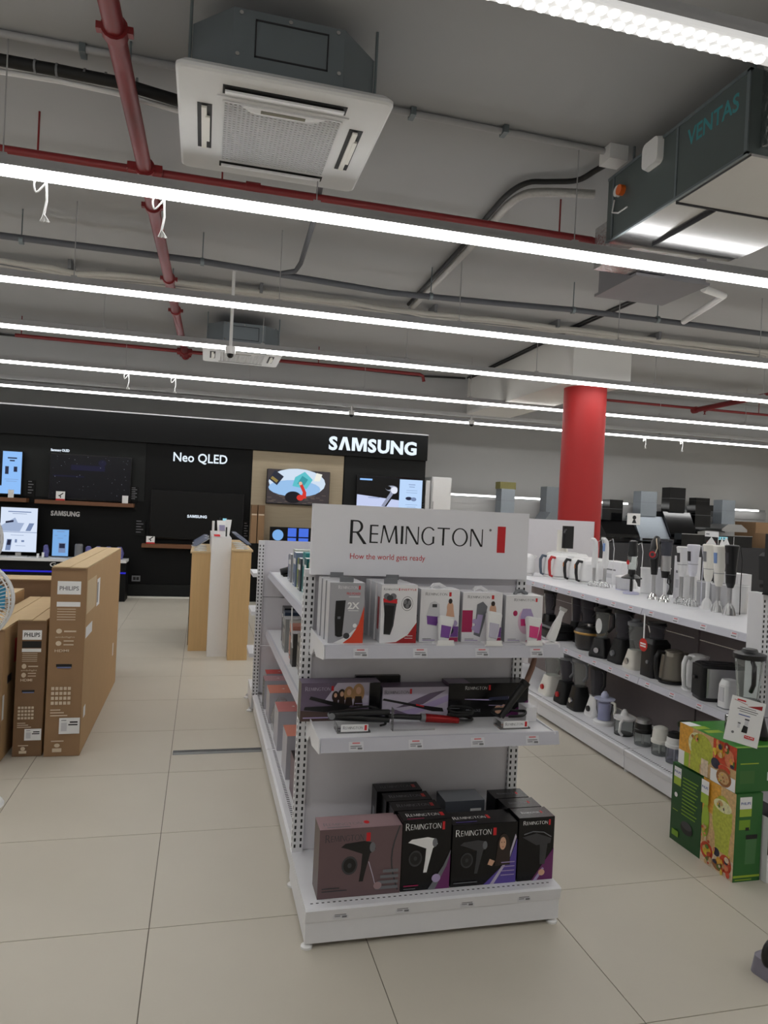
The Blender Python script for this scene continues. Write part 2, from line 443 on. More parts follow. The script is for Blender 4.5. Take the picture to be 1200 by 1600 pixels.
for ri, (y, desc) in enumerate(rows):
    z0 = 3.2; x0, x1 = -6.0, 13.8
    L = thing('linear_light', 'long white led strip light, '+desc, 'ceiling light', (x0, y, z0), group='rows of led strip lights')
    b = MB(); b.box(x0, y-0.03, z0+0.03, x1, y+0.03, z0+0.07, 0); b.box(x0, y-0.048, z0+0.012, x1, y+0.048, z0+0.03, 0)
    b.build('rail', RAIL, L)
    near = ri in (1,)
    sx = x0; mod = 1.98
    k = 0
    while sx < x1-0.1:
        ex = min(sx+mod-0.006, x1)
        b = MB()
        b.prism([(y-0.048, z0+0.012), (y-0.047, z0-0.004), (y-0.044, z0-0.010), (y+0.044, z0-0.010), (y+0.047, z0-0.004), (y+0.048, z0+0.012)], 'x', sx, ex, 0)
        seen = any((lambda q: q and -100 < q[0] < 1300 and -100 < q[1] < 900)(pix((xx, y, z0))) for xx in (sx, (sx+ex)/2, ex))
        ln = b.build('lens_cover', LENSB if (near and seen) else LENSF, L)
        if near and seen:
            d = MB(); p = 0.044; n = int((ex-sx)/p)
            for q in range(n):
                for yy in (-0.0225, 0.0225):
                    d.lathe([(0.0195, 0), (0.0165, -0.006), (0.009, -0.0095), (0, -0.0105)], (sx+p*(q+0.5), y+yy, z0-0.010), 10)
            tag(d.build('lens_dots', LENS, ln), kind='stuff')
        sx += mod; k += 1
    for cx in [-4.0+1.55*i for i in range(12)]:
        q = pix((cx, y, z0))
        if q and -60 < q[0] < 1260 and q[1] < 900 and q[1] > -250:
            c = MB(); c.cyl((cx, y, z0+0.07), (cx, y, ZC), 0.0035, n=6); c.box(cx-0.02, y-0.015, z0+0.07, cx+0.02, y+0.015, z0+0.085)
            c.build('chain', RAIL, L)
def string_tie(x, y, zt, ln, label):
    t = thing('string_tie', label, 'string', (x, y, zt), group='white strings tied to the lights')
    b = MB(); b.tube(smooth([(x, y, zt), (x-0.05, y-0.01, zt-0.02), (x-0.045, y, zt-0.07), (x-0.01, y, zt-0.03), (x, y, zt-0.01)], 4), 0.005, 6)
    b.tube([(x, y, zt), (x+0.006, y, zt-ln*0.5), (x-0.005, y, zt-ln*0.85)], 0.006, 6); b.build('loop', PAPER, t)
    b = MB()
    for k in range(7): b.tube([(x-0.005, y, zt-ln*0.82), (x-0.02+0.007*k, y+0.004*(k % 3), zt-ln)], 0.003, 5)
    b.build('tassel', PAPER, t)
string_tie(-0.70, 1.06, 3.187, 0.21, 'white string with a tassel hanging left of the red pipe')
string_tie(-0.14, 1.06, 3.187, 0.21, 'white string with a tassel hanging beside the red pipe crossing')
string_tie(-0.86, 6.78, 3.187, 0.20, 'thin white string on the fifth light, left one of a pair')
string_tie(-0.29, 6.78, 3.187, 0.20, 'thin white string on the fifth light, right one of a pair')
string_tie(8.1, 8.97, 3.187, 0.2, 'thin white string on the far light, left one right of the column')
string_tie(8.9, 8.97, 3.187, 0.2, 'thin white string on the far light, right one right of the column')

# ================================================================ pipes and cables
def coupling(mb, p, d, r, w=0.05):
    p = Vector(p); d = Vector(d).normalized(); mb.cyl(p-d*w/2, p+d*w/2, r, n=14)
t = thing('sprinkler_main_pipe', 'thick red sprinkler pipe running away along the ceiling', 'pipe', (-0.3, 3, 3.6))
b = MB(); b.cyl((-0.36, -1.5, 3.6), (-0.20, 7.45, 3.6), 0.043, n=18); b.build('pipe_run', REDP, t)
def px_(y): return -0.36+0.15*(y+1.5)/8.25
for y in (0.42, 2.28, 3.9, 5.0, 7.4):
    b = MB(); x = px_(y); coupling(b, (x, y, 3.6), (0, 1, 0), 0.056, 0.05); b.box(x-0.075, y-0.018, 3.585, x+0.075, y+0.018, 3.615); b.build('coupling', REDP, t)
for y in (1.75, 7.12):
    b = MB(); x = px_(y); coupling(b, (x, y, 3.6), (0, 1, 0), 0.058, 0.13); coupling(b, (x, y, 3.6), (1, 0, 0), 0.045, 0.19)
    b.box(x-0.1, y-0.06, 3.58, x+0.1, y+0.06, 3.62); b.build('tee', REDP, t)
for y in (0.9, 4.4):
    b = MB(); b.cyl((px_(y), y, 3.64), (px_(y), y, ZC), 0.006, n=6); b.build('hanger_rod', GALV, t)
def branch(label, pts, r, z, tees, hang, rel):
    t = thing('sprinkler_branch_pipe', label, 'pipe', (rel[0], rel[1], z), group='red sprinkler branch pipes')
    b = MB(); b.tube(pts, r, 12); b.build('pipe_run', REDP, t)
    for (x, y) in tees:
        b = MB(); coupling(b, (x, y, z), (1, 0, 0), r*1.45, 0.09); b.cyl((x, y, z), (x, y, z-0.05), r*0.9, n=10); b.cyl((x, y, z-0.05), (x, y, z-0.085), 0.01, n=8); b.cyl((x, y, z-0.085), (x, y, z-0.09), 0.025, n=10)
        b.build('sprinkler_head', REDP, t)
    for (x, y) in hang:
        b = MB(); b.cyl((x, y, z), (x, y, ZC), 0.006, n=6); b.build('hanger_rod', REDP, t)
    return t
branch('thin red sprinkler pipe crossing behind the near air conditioner', [(-6, 1.75, 3.6), (2.70, 1.75, 3.6), (2.745, 1.75, 3.59), (2.76, 1.75, 3.555), (2.76, 1.75, 3.50)], 0.024, 3.6, [(0.34, 1.75)], [(-0.9, 1.75), (0.15, 1.75), (2.45, 1.75)], (0, 1.75))
branch('dark red sprinkler pipe on the far ceiling, left of the red column', [(-2.27, 7.12, 3.6), (3.08, 7.12, 3.6), (3.13, 7.12, 3.58), (3.15, 7.12, 3.5)], 0.024, 3.6, [], [(-2.2, 7.12), (1.6, 7.12)], (0, 7.12))
branch('thin red sprinkler pipe on the far ceiling, right of the red column', [(5.1, 7.75, 3.6), (13.5, 7.75, 3.6)], 0.022, 3.6, [(8.4, 7.75)], [(9.5, 7.75)], (8, 7.75))
t = thing('sprinkler_stub_pipe', 'thick red sprinkler pipe end at the right edge of the view', 'pipe', (8.2, 6, 3.6))
b = MB(); b.cyl((8.25, 7.87, 3.58), (8.0, 3.0, 3.58), 0.043, n=14); b.build('pipe_run', REDP, t)
b = MB(); coupling(b, (8.24, 7.8, 3.58), (0, 1, 0), 0.058, 0.08); b.build('end_cap', REDP, t)
GPIPE = M('dark grey pipe', (86, 88, 94), 0.5)
t = thing('grey_drain_pipe', 'dark grey plastic pipe crossing the whole ceiling', 'pipe', (1, 3.3, 3.6))
pts = [(-6, 3.42, 3.62), (-1.5, 3.36, 3.62), (0.02, 3.33, 3.61), (1.66, 3.46, 3.585), (2.6, 3.38, 3.585), (3.44, 3.3, 3.59), (4.3, 3.26, 3.58), (5.5, 3.2, 3.56), (9, 3.2, 3.55)]
b = MB(); b.tube(pts, 0.027, 12); b.build('pipe_run', GPIPE, t)
b = MB(); b.tube([(0.66, 3.38, 3.60), (0.80, 3.30, 3.62), (0.83, 3.2, 3.66), (0.80, 2.3, 3.66), (0.73, 1.45, 3.62), (0.72, 1.25, 3.50), (0.72, 1.10, 3.45)], 0.02, 10); b.build('drain_branch', GPIPE, t)
b = MB(); b.cyl((0.72, 1.09, 3.47), (0.72, 1.02, 3.43), 0.026, n=10); b.build('drain_union', WHITE2, t)
for (x, y) in ((-1.35, 3.36), (0.03, 3.33), (2.05, 3.42), (3.42, 3.3), (4.3, 3.26)):
    b = MB(); b.cyl((x, y, 3.6), (x, y, ZC), 0.005, n=6); coupling(b, (x, y, 3.605 if x < 1 else 3.585), (1, 0, 0), 0.034, 0.03); b.build('pipe_hanger', GALV, t)
b = MB(); b.tube([(4.55, 3.2, 3.58), (4.45, 2.7, 3.6), (4.38, 2.45, 3.6), (4.1, 2.35, 3.6)], 0.03, 10); b.build('white_branch', WHITE2, t)
# white cable bundle
t = thing('cable_bundle', 'lumpy bundle of white cables strapped along the ceiling', 'cable', (1, 4.5, 3.8))
rr = random.Random(3)
for k in range(4):
    pts = []
    for i in range(60):
        x = -4+i*0.22
        bulge = 0.05*math.exp(-((x+1.15)/0.35)**2)+0.05*math.exp(-((x-2.4)/0.5)**2)
        pts.append((x, 4.55+0.045*k+0.03*math.sin(x*1.7+k)+0.02*rr.random(), 3.782-0.012*(k % 2)-bulge*(0.5+0.5*rr.random())-0.015*rr.random()))
    b = MB(); b.tube(pts, 0.017 if k else 0.026, 7); b.build('cable', M('cable grey white', (196, 194, 188), 0.6) if k != 2 else GREYP, t)
for x in (-1.2, 0.6, 2.45, 3.9, 5.2):
    b = MB(); b.box(x-0.015, 4.50, 3.76, x+0.015, 4.74, 3.848); b.build('strap', GREYP, t)
# conduit with junction box
t = thing('conduit', 'grey conduit on the ceiling ending in a white junction box', 'conduit', (1, 1.02, 3.83))
b = MB(); b.tube([(-6, 1.0, 3.828), (-0.1, 1.0, 3.828), (2.36, 1.03, 3.828)], 0.018, 8); b.build('conduit_run', RAIL, t)
for x in (1.15, 1.7, -0.55):
    b = MB(); b.box(x-0.015, 0.98, 3.805, x+0.015, 1.05, 3.848); b.build('clip', GALV, t)
b = MB(); b.box(2.35, 0.96, 3.76, 2.47, 1.08, 3.848); b.build('junction_box', WHITE2, t)
t = thing('insulated_pipe', 'black insulated refrigerant pipe with white tape left of the air conditioner', 'pipe', (-1, 1.08, 3.75))
b = MB(); b.tube([(-6, 1.2, 3.77), (-0.95, 1.10, 3.755), (-0.68, 1.09, 3.75), (-0.4, 1.08, 3.74), (-0.1, 1.0, 3.66), (0.05, 0.92, 3.6)], 0.03, 8); b.build('insulation', BLACKM, t)
b = MB(); b.tube([(-6, 1.25, 3.74), (-0.95, 1.15, 3.725), (-0.68, 1.13, 3.72), (-0.4, 1.12, 3.705), (-0.1, 1.04, 3.63), (0.05, 0.95, 3.58)], 0.014, 6); b.build('white_hose', WHITE2, t)
for x in (-0.78, -0.68, -0.55, -0.45, -0.3):
    b = MB(); coupling(b, (x, 1.09, 3.75), (1, 0, -0.05), 0.033, 0.01); b.build('tape_band', GREYP, t)
# flexible bundle from the duct unit
t = thing('cable_drop', 'black cable and foil hose curving over the ceiling from the duct unit', 'cable', (2.1, 1.6, 3.8))
b = MB(); b.tube(smooth([(2.42, 1.04, 3.79), (2.40, 1.2, 3.80), (2.36, 1.36, 3.80), (2.2, 1.44, 3.80), (2.08, 1.50, 3.80), (2.03, 1.7, 3.80), (2.05, 2.1, 3.81), (2.09, 2.8, 3.81), (2.14, 4.5, 3.81)]), 0.018, 8); b.build('black_cable', BLACKM, t)
b = MB(); b.tube(smooth([(2.52, 1.42, 3.76), (2.36, 1.46, 3.76), (2.2, 1.52, 3.765), (2.11, 1.60, 3.77), (2.08, 1.78, 3.775), (2.10, 2.1, 3.785), (2.14, 2.8, 3.79), (2.19, 4.5, 3.79)]), 0.028, 10); b.build('foil_hose', M('dull foil hose', (176, 174, 170), 0.45, 0.4, var=0.15, scale=50, bump=0.5), t)
t = thing('ceiling_cable_pair', 'pair of dark cables running away on the ceiling towards the beam', 'cable', (4.2, 5, 3.83))
for k, dx in enumerate((0.0, 0.05)):
    b = MB(); b.tube([(3.95+dx, 2.3, 3.83), (4.20+dx, 3.5, 3.835), (4.17+dx, 4.8, 3.835), (4.2+dx, 6.5, 3.83), (4.22+dx, 8.2, 3.83)], 0.014, 6); b.build('cable', BLACKM, t)
b = MB(); b.tube([(4.2, 8.25, 3.83), (3.4, 8.27, 3.80), (2.0, 8.28, 3.82), (-3, 8.28, 3.82)], 0.016, 6); b.build('cable', BLACKM, t)

# ================================================================ air conditioners
ACP = M('air conditioner plastic', (226, 227, 228), 0.4, var=0.015)
GRILLE_D = M('grille dark', (92, 92, 92), 0.7)
GSHELL = M('grey blue sheet metal', (116, 124, 130), 0.4, 0.35, var=0.05, scale=6)
def cassette(label, x0, y0, w, z, detail):
    t = thing('cassette_air_conditioner', label, 'air conditioner', (x0+w/2, y0+w/2, z), group='ceiling cassette air conditioners')
    x1, y1 = x0+w, y0+w; cx, cy = (x0+x1)/2, (y0+y1)/2
    # panel: frame with a sloping rim
    b = MB(); b.loft([(z+0.045, w/2-0.02, w/2-0.02, 0.03), (z+0.022, w/2, w/2, 0.03), (z+0.008, w/2, w/2, 0.03), (z, w/2-0.01, w/2-0.01, 0.03)], 4, 0, True, (cx, cy, 0)); b.build('panel', ACP, t)
    # metal body: chamfered box
    h = 0.40; c = 0.17; e = 0.055
    X0, X1, Y0, Y1 = x0+e, x1-e, y0+e, y1-e
    poly = [(X0+c, Y0), (X1-c, Y0), (X1, Y0+c), (X1, Y1-c), (X1-c, Y1), (X0+c, Y1), (X0, Y1-c), (X0, Y0+c)]
    zt = z+0.045+0.27
    b = MB(); b.prism(poly, 'z', z+0.045, zt); bo = b.build('body', GSHELL, t)
    b = MB(); fx0, fx1, fz0, fz1 = X0+c+0.09, X1-c-0.07, z+0.12, zt-0.035
    for (a0, a1, b0, b1) in ((fx0, fx1, fz0, fz0+0.006), (fx0, fx1, fz1-0.006, fz1), (fx0, fx0+0.006, fz0, fz1), (fx1-0.006, fx1, fz0, fz1)):
        b.box(a0, Y0-0.004, b0, a1, Y0+0.001, b1)
    b.build('body_seam', SLOT, bo)
    b = MB()
    for q in ((X0+c+0.03, zt-0.02), (cx, zt-0.02), (X1-c-0.03, zt-0.02), (X0+c+0.02, z+0.12), (X1-c-0.02, z+0.12)): b.cyl((q[0], Y0, q[1]), (q[0], Y0-0.006, q[1]), 0.009, n=8)
    b.build('rivets', CHROME, bo)
    for (hx, hy) in ((X0-0.01, Y0+c), (X1+0.01, Y0+c), (X0-0.01, Y1-c), (X1+0.01, Y1-c)):
        b = MB(); b.cyl((hx, hy, z+0.1), (hx, hy, ZC), 0.007, n=8); b.box(hx-0.03, hy-0.025, z+0.11, hx+0.03, hy+0.025, z+0.12); b.cyl((hx, hy, z+0.09), (hx, hy, z+0.13), 0.016, n=8); b.build('hanger_rod', GALV, t)
    # outlets on the four sides with louvres
    s = 0.27
    for (ax, ay, bx, by) in ((cx-s, y0+0.085, cx+s, y0+0.15), (cx-s, y1-0.15, cx+s, y1-0.085), (x0+0.085, cy-s*0.75, x0+0.15, cy+s*0.75), (x1-0.15, cy-s*0.75, x1-0.085, cy+s*0.75)):
        b = MB(); b.box(ax, ay, z-0.003, bx, by, z+0.004); so = b.build('air_outlet', BLACKM, t)
        b = MB()
        if bx-ax > by-ay: b.obox(((ax+bx)/2, (ay+by)/2+0.008, z-0.008), (bx-ax)/2-0.01, 0.02, 0.004, 0, math.radians(14))
        else:
            b.box((ax+bx)/2-0.014, ay+0.012, z-0.014, (ax+bx)/2+0.010, by-0.012, z-0.005); b.box((ax+bx)/2+0.004, ay+0.09, z-0.016, (ax+bx)/2+0.024, by-0.09, z-0.006)
        b.build('louvre', ACP if bx-ax > by-ay else IVORY, so)
    # intake grille
    gi = 0.20
    gx0, gx1, gy0, gy1 = x0+gi, x1-gi, y0+gi, y1-gi+0.02
    b = MB(); b.box(gx0-0.03, gy0-0.03, z-0.006, gx1+0.03, gy1+0.03, z+0.002); gp = b.build('grille_frame', ACP, t)
    b = MB(); b.box(gx0, gy0, z-0.0075, gx1, gy1, z-0.004); b.build('grille_back', GRILLE_D, gp)
    b = MB(); n = 26 if detail else 12
    for i in range(n+1):
        f = i/n; wd = 0.0046 if detail else 0.009
        xx = gx0+(gx1-gx0)*f; b.box(xx-wd, gy0, z-0.012, xx+wd, gy1, z-0.0076)
        yy = gy0+(gy1-gy0)*f; b.box(gx0, yy-wd, z-0.012, gx1, yy+wd, z-0.0076)
    tag(b.build('grille_mesh', ACP, gp), kind='stuff')
    b = MB(); b.prism([(cx-0.19, gy0-0.005), (cx+0.19, gy0-0.005), (cx+0.13, gy0+0.05), (cx-0.13, gy0+0.05)], 'z', z-0.016, z-0.006, 0); lt = b.build('latch_plate', ACP, gp)
    b = MB(); b.box(cx-0.10, gy0+0.012, z-0.018, cx+0.10, gy0+0.034, z-0.0155); b.build('latch_slot', M('latch olive', (110, 106, 88), 0.6), gp)
    return t
cassette('large white cassette air conditioner hanging in the near left ceiling', -0.065, 0.230, 0.925, 3.4, True)
cassette('small looking far cassette air conditioner behind the fourth light row', 0.04, 5.66, 0.93, 3.4, False)

# ================================================================ ventilation duct unit
t = thing('duct_unit', 'grey metal ventilation unit with shiny duct hanging at the upper right', 'ventilation unit', (2.9, 0.4, 3.30))
DX, D0, D1, DZ0, DZ1 = 2.41, -0.10, 1.06, 3.30, 3.68
PANELG = M('grey green sheet', (96, 106, 106), 0.4, 0.4, var=0.08, scale=5)
b = MB(); b.box(DX, D0, DZ0, 3.28, D1, DZ1, 0, {'-z': 1}); ub = b.build('casing', [PANELG, DUCTM], t)
b = MB(); b.box(DX-0.004, D0+0.5, DZ0, DX+0.001, D0+0.515, DZ1); b.box(DX-0.006, D0, DZ0-0.004, DX+0.002, D0+0.02, DZ1); b.box(DX-0.006, D1-0.07, DZ0-0.004, DX+0.002, D1-0.055, DZ1); b.box(DX-0.006, D0, DZ1-0.012, DX+0.01, D1, DZ1+0.004); b.box(DX-0.006, D0, DZ0-0.006, DX+0.01, D1, DZ0+0.006)
b.build('casing_seam', GALV, ub)
TEAL = M('teal print', (62, 140, 146), 0.5)
decal(ub, 'brand_print', (DX, D0+0.46, DZ0+0.23), (0, -1, 0), (0, 0, 1), [('t', 'VENTAS', 0.03, 0.0, 0.085, TEAL, 'l', 0.36, 0.02)])
b = MB(); b.loft([(0, 0.075, 0.075, 0.03), (0.035, 0.07, 0.07, 0.03)], 4)
b.v = [(DX-z, 0.60+x, 3.62+y) for x, y, z in b.v]; b.build('control_box', WHITE2, ub)
b = MB(); b.cyl((DX, 0.90, 3.55), (DX-0.03, 0.90, 3.55), 0.03, n=16); b.build('isolator_switch', M('orange plastic', (222, 104, 36), 0.4), ub)
b = MB(); b.cyl((DX, 0.94, 3.56), (DX-0.02, 0.94, 3.56), 0.032, n=14); b.tube([(DX-0.01, 0.97, 3.52), (DX-0.015, 0.98, 3.45), (DX-0.012, 0.92, 3.425), (DX-0.005, 0.84, 3.43)], 0.005, 6); b.build('switch_plate', WHITE2, ub)
b = MB(); b.box(DX+0.06, -1.4, DZ0+0.03, 3.2, D0-0.001, DZ1+0.02); b.build('near_duct', FOIL, t)
b = MB(); b.box(DX+0.02, D0, DZ0-0.012, 3.27, D0+0.52, DZ0); b.box(DX+0.26, D0+0.53, DZ0-0.014, 3.27, D1-0.10, DZ0); dp = b.build('duct_bottom_panel', DUCTM, t)
b = MB(); b.box(DX+0.02, D0+0.515, DZ0-0.016, 3.27, D0+0.528, DZ0-0.001); b.box(DX+0.255, D0+0.53, DZ0-0.018, DX+0.265, D1-0.09, DZ0-0.001); b.build('panel_joint', SLOT, dp)
b = MB(); b.box(2.65, D1, DZ0+0.04, 3.15, D1+0.55, DZ1-0.06); b.build('duct_neck', FOIL, t)
b = MB(); b.box(2.95, 1.55, 3.33, 3.50, 2.05, 3.53); b.box(2.93, 1.53, 3.315, 3.52, 2.07, 3.335); b.build('diffuser_box', M('dull grey sheet', (130, 128, 132), 0.5, 0.4, var=0.08, scale=5), t)
b = MB(); b.tube([(2.75, 1.72, 3.62), (2.75, 1.72, 3.42), (2.78, 1.72, 3.40), (2.95, 1.75, 3.45)], 0.014, 8); b.tube([(2.80, 1.62, 3.45), (2.95, 1.72, 3.50)], 0.02, 8); b.build('condensate_pipe', BLACKM, t)
for (x, y) in ((DX+0.1, D0+0.1), (DX+0.1, D1-0.1), (3.2, D0+0.1), (3.2, D1-0.1)):
    b = MB(); b.cyl((x, y, DZ1), (x, y, ZC), 0.007, n=6); b.build('hanger_rod', GALV, t)
# cameras
def dome(x, y, zt, zb, label):
    t = thing('dome_camera', label, 'camera', (x, y, zb), group='ceiling cameras')
    b = MB(); b.cyl((x, y, zb+0.09), (x, y, zt), 0.016, n=10); b.build('pole', WHITE2, t)
    b = MB(); b.cyl((x, y, zb+0.03), (x, y, zb+0.10), 0.05, n=18); b.build('housing', WHITE2, t)
    b = MB(); b.lathe([(0.034, 0.03), (0.03, 0.01), (0.017, -0.004), (0, -0.008)], (x, y, zb), 16); b.build('lens_dome', GLOSSB, t)
dome(0.315, 4.25, ZC, 3.02, 'white dome camera on a long pole before the far air conditioner')
dome(2.40, 8.6, 3.27, 3.10, 'small dome camera under the beam above the large white sign letters')
dome(4.48, 8.6, 3.27, 3.10, 'small dome camera under the beam right of the black wall')

# ================================================================ shelving
STRIP = M('price strip', (196, 196, 206), 0.35, var=0.02)
PANEL = M('white back panel', (214, 212, 218), 0.5, var=0.02)
PANELD = M('grey back panel', (128, 118, 118), 0.55, var=0.03)
PTAG = M('price paper', (214, 214, 220), 0.6, var=0.01); TAGR = M('faded red ink', (210, 116, 122), 0.6)
def price_label(shelf, org, u, k=0):
    decal(shelf, 'price_label', org, u, (0, 0, 1), [('r', 0, 0, 0.058, 0.030, PTAG), ('r', 0.014, 0.0225, 0.044, 0.0275, TAGR), ('r', 0.006, 0.014, 0.05, 0.017, INKG), ('r', 0.006, 0.008, 0.028, 0.011, INKG), ('r', 0.034, 0.004, 0.052, 0.011, INKG)], step=0.0012)
def post(parent, x0, y0, x1, y1, z0, z1, face, n, side=True):
    """slotted upright; face '-y' or '+y' carries the slots"""
    o = MB().box(x0, y0, z0, x1, y1, z1).build('post', WHITE, parent)
    b = MB(); b.fix = True
    for i in range(n):
        z = z0+0.02+(z1-z0-0.04)*i/n; h = (z1-z0)/n*0.52
        yy = y0-0.0008 if face == '-y' else y1+0.0008
        for xx in (x0+0.006, x1-0.014): b.box(xx, min(yy, yy+0.0006), z, xx+0.008, max(yy, yy+0.0006), z+h)
        if face == '-y' and side:
            b.box(x0-0.0008, y0+0.012, z, x0, y0+0.02, z+h)
    tag(b.build('slot_row', SLOT, o), kind='stuff')
    return o
def end_unit(label, x0, x1, yf, yb, zs, tagx, sh_inset=0.04, z_post=1.36, panel=PANEL, pd=0.045):
    """end-of-aisle shelf unit looking to -y"""
    t = thing('shelf_end_unit', label, 'shelving', ((x0+x1)/2, yf, 0))
    b = MB(); b.box(x0, yf, 0.02, x1, yf+0.02, 0.10); b.box(x0, yf+0.02, 0.02, x0+0.02, yb, 0.12); b.box(x1-0.02, yf+0.02, 0.02, x1, yb, 0.12); b.build('base_plinth', WHITE, t)
    b = MB(); b.prism([(yf-0.004, 0.10), (yf-0.012, 0.145), (yf+0.0, 0.15), (yb, 0.15), (yb, 0.135), (yf+0.02, 0.135), (yf+0.016, 0.10)], 'x', x0-0.003, x1+0.003); d = b.build('base_shelf', WHITE, t)
    b = MB(); n = 46
    for i in range(n): xx = x0+0.02+(x1-x0-0.04)*i/n; b.box(xx, yf+0.03, 0.1501, xx+0.010, yf+0.035, 0.1506)
    tag(b.build('deck_slots', SLOT, d), kind='stuff')
    for xx in tagx: price_label(d, (xx, yf-0.0065, 0.108), (1, 0, 0))
    for (xx, yy) in ((x0+0.01, yf+0.015), (x1-0.02, yf+0.015), (x0+0.01, yb-0.03)):
        b = MB(); b.lathe([(0.022, 0), (0.022, 0.008), (0.009, 0.016), (0.009, 0.03)], (xx, yy, 0), 12); b.build('levelling_foot', WHITE2, t)
    for xx in (x0, x1-0.045): post(t, xx, yb-pd, xx+0.045, yb, 0.15, z_post, '-y', 44, pd < 0.05)
    zz = [0.15, 0.655, 1.0, z_post]
    for a, c in zip(zz[:-1], zz[1:]): MB().box(x0+0.045, yb-0.03, a+0.003, x1-0.045, yb-0.012, c-0.003).build('back_panel', panel, t)
    for z in zs:
        f = yf+0.10
        b = MB(); b.box(x0+sh_inset, f+0.005, z-0.022, x1+0.005, yb-0.046, z); s = b.build('shelf', WHITE, t)
        b = MB(); b.prism([(f+0.008, z+0.003), (f-0.004, z+0.003), (f-0.018, z-0.046), (f+0.0, z-0.05)], 'x', x0+sh_inset, x1+0.015); b.build('price_strip', STRIP, s)
        for xx in tagx:
            o = (xx+0.05, f-0.0155, z-0.042)
            decal(s, 'price_label', o, (1, 0, 0), (0, 0.275, 0.96), [('r', 0, 0, 0.058, 0.034, PTAG), ('r', 0.014, 0.026, 0.044, 0.031, TAGR), ('r', 0.006, 0.016, 0.05, 0.019, INKG), ('r', 0.006, 0.009, 0.028, 0.012, INKG), ('r', 0.034, 0.005, 0.052, 0.012, INKG)], step=0.0022)
        for xx in (x0+sh_inset-0.006, x1-0.004):
            pl = [(f-0.005, z+0.004), (yb-0.046, z+0.012), (yb-0.046, z-0.10), (yb-0.10, z-0.095), (yb-0.16, z-0.055), (yb-0.22, z-0.075), (f-0.014, z-0.05)]
            b = MB(); b.prism(pl, 'x', xx, xx+0.005); b.build('bracket', WHITE, s)
    return t
end_unit('white end shelf unit carrying hair styling products, facing the viewer', 0.56, 1.585, -0.23, 0.25, (0.74, 1.10), (0.66, 0.90, 1.16, 1.40))
end_unit('white end shelf unit at the right edge beside the green cartons', 2.86, 3.88, -0.20, 0.27, (0.62, 0.98), (2.95, 3.3), z_post=1.30, pd=0.10)
# header signs
t = thing('header_sign', 'wide white header sign with thin black capitals and a red bar', 'sign', (0.575, 0.18, 1.345))
b = MB(); b.box(0.578, 0.165, 1.342, 1.565, 0.215, 1.642); sb = b.build('sign_board', M('sign white', (236, 236, 242), 0.35, var=0.01), t)
W0 = 0.165
decal(t, 'lettering', (0.578, W0, 1.342), (1, 0, 0), (0, 0, 1), [('w', 'REMINGTON', 0.160, 0.142, 0.078, INKB, 'l', 0.605), ('t', 'How the world gets ready', 0.165, 0.072, 0.025, INKR, 'l', 0.335), ('r', 0.835, 0.118, 0.874, 0.236, INKR), ('p', [(0.800+0.006*math.cos(a*0.7), 0.218+0.006*math.sin(a*0.7)) for a in range(9)], INKG)])
t = thing('black_header_sign', 'plain black header board on the right end unit', 'sign', (2.85, 0.2, 1.3))
MB().box(2.85, 0.125, 1.30, 3.85, 0.165, 1.60).build('sign_board', BLACKM, t)
MB().box(2.85, 0.121, 1.296, 3.85, 0.169, 1.304).build('bottom_rail', BLACK, t)
# long shelf runs
def run_unit(label, xf, xb, ys, levels, fac, base_top=0.147, panel=PANEL, far_post=False, ztop=1.34, deck=None, labels=True, xbase=None):
    t = thing('shelf_run', label, 'shelving', (xf, ys[0], 0))
    xp = xf if xbase is None else xbase
    for y0, y1 in zip(ys[:-1], ys[1:]):
        a, c = y0+0.003, y1-0.003
        MB().box(xp+0.004, a, 0.02, xp+0.02, c, 0.105).build('base_plinth', WHITE, t)
        b = MB(); b.prism([(xp, 0.105), (xp-0.008, 0.14), (xp+0.004, base_top), (xb, base_top), (xb, base_top-0.015), (xp+0.02, base_top-0.015), (xp+0.02, 0.105)], 'y', a, c); d = b.build('base_shelf', WHITE, t)
        b = MB(); n = int((c-a)/0.022)
        for i in range(n): b.box(xp+0.03, a+0.022*i, base_top+0.0001, xp+0.034 if False else xp+0.045, a+0.022*i+0.008, base_top+0.0006)
        tag(b.build('deck_slots', SLOT, d), kind='stuff')
        zz = [base_top, 0.50, 0.86, ztop] if ztop > 1.2 else [base_top, 0.50, 0.86, ztop]
        for q0, q1 in zip(zz[:-1], zz[1:]): MB().box(xb, a, q0+0.003, xb+0.02, c, q1-0.003).build('back_panel', panel, t)
        MB().box(xb-0.012, y0-0.02, base_top, xb-0.0005, y0+0.02, ztop).build('post', panel, t)
        for li, (z, xs, xe) in enumerate(levels):
            b = MB(); b.box(xs+0.006, a, z-0.022, xe, c, z); s = b.build('shelf', WHITE, t)
            b = MB(); b.prism([(xs+0.01, z+0.003), (xs-0.002, z+0.003), (xs-0.014, z-0.038), (xs+0.002, z-0.042)], 'y', a, c); b.build('price_strip', STRIP, s)
            if labels:
                n = max(3, int((c-a)/0.2))
                for i in range(n):
                    yy = c-(c-a)*(i+0.3)/n
                    decal(s, 'price_label', (xs-0.0125, yy, z-0.034), (0, -1, 0), (0.275, 0, 0.96), [('r', 0, 0, 0.055, 0.030, PTAG), ('r', 0.008, 0.021, 0.042, 0.027, TAGR), ('r', 0.006, 0.006, 0.045, 0.012, INKG)], step=0.0022)
    for yy in ys:
        b = MB(); b.lathe([(0.022, 0), (0.022, 0.008), (0.009, 0.016), (0.009, 0.03)], (xp+0.03, min(max(yy, ys[0]+0.03), ys[-1]-0.03), 0), 10); b.build('levelling_foot', WHITE2, t)
    return t
run_unit('white shelf run along the left aisle, filled with boxed personal care goods', 0.57, 1.055, (0.27, 1.52, 2.76), [(1.10, 0.65, 1.05), (0.65, 0.65, 1.05)], -1, labels=False)
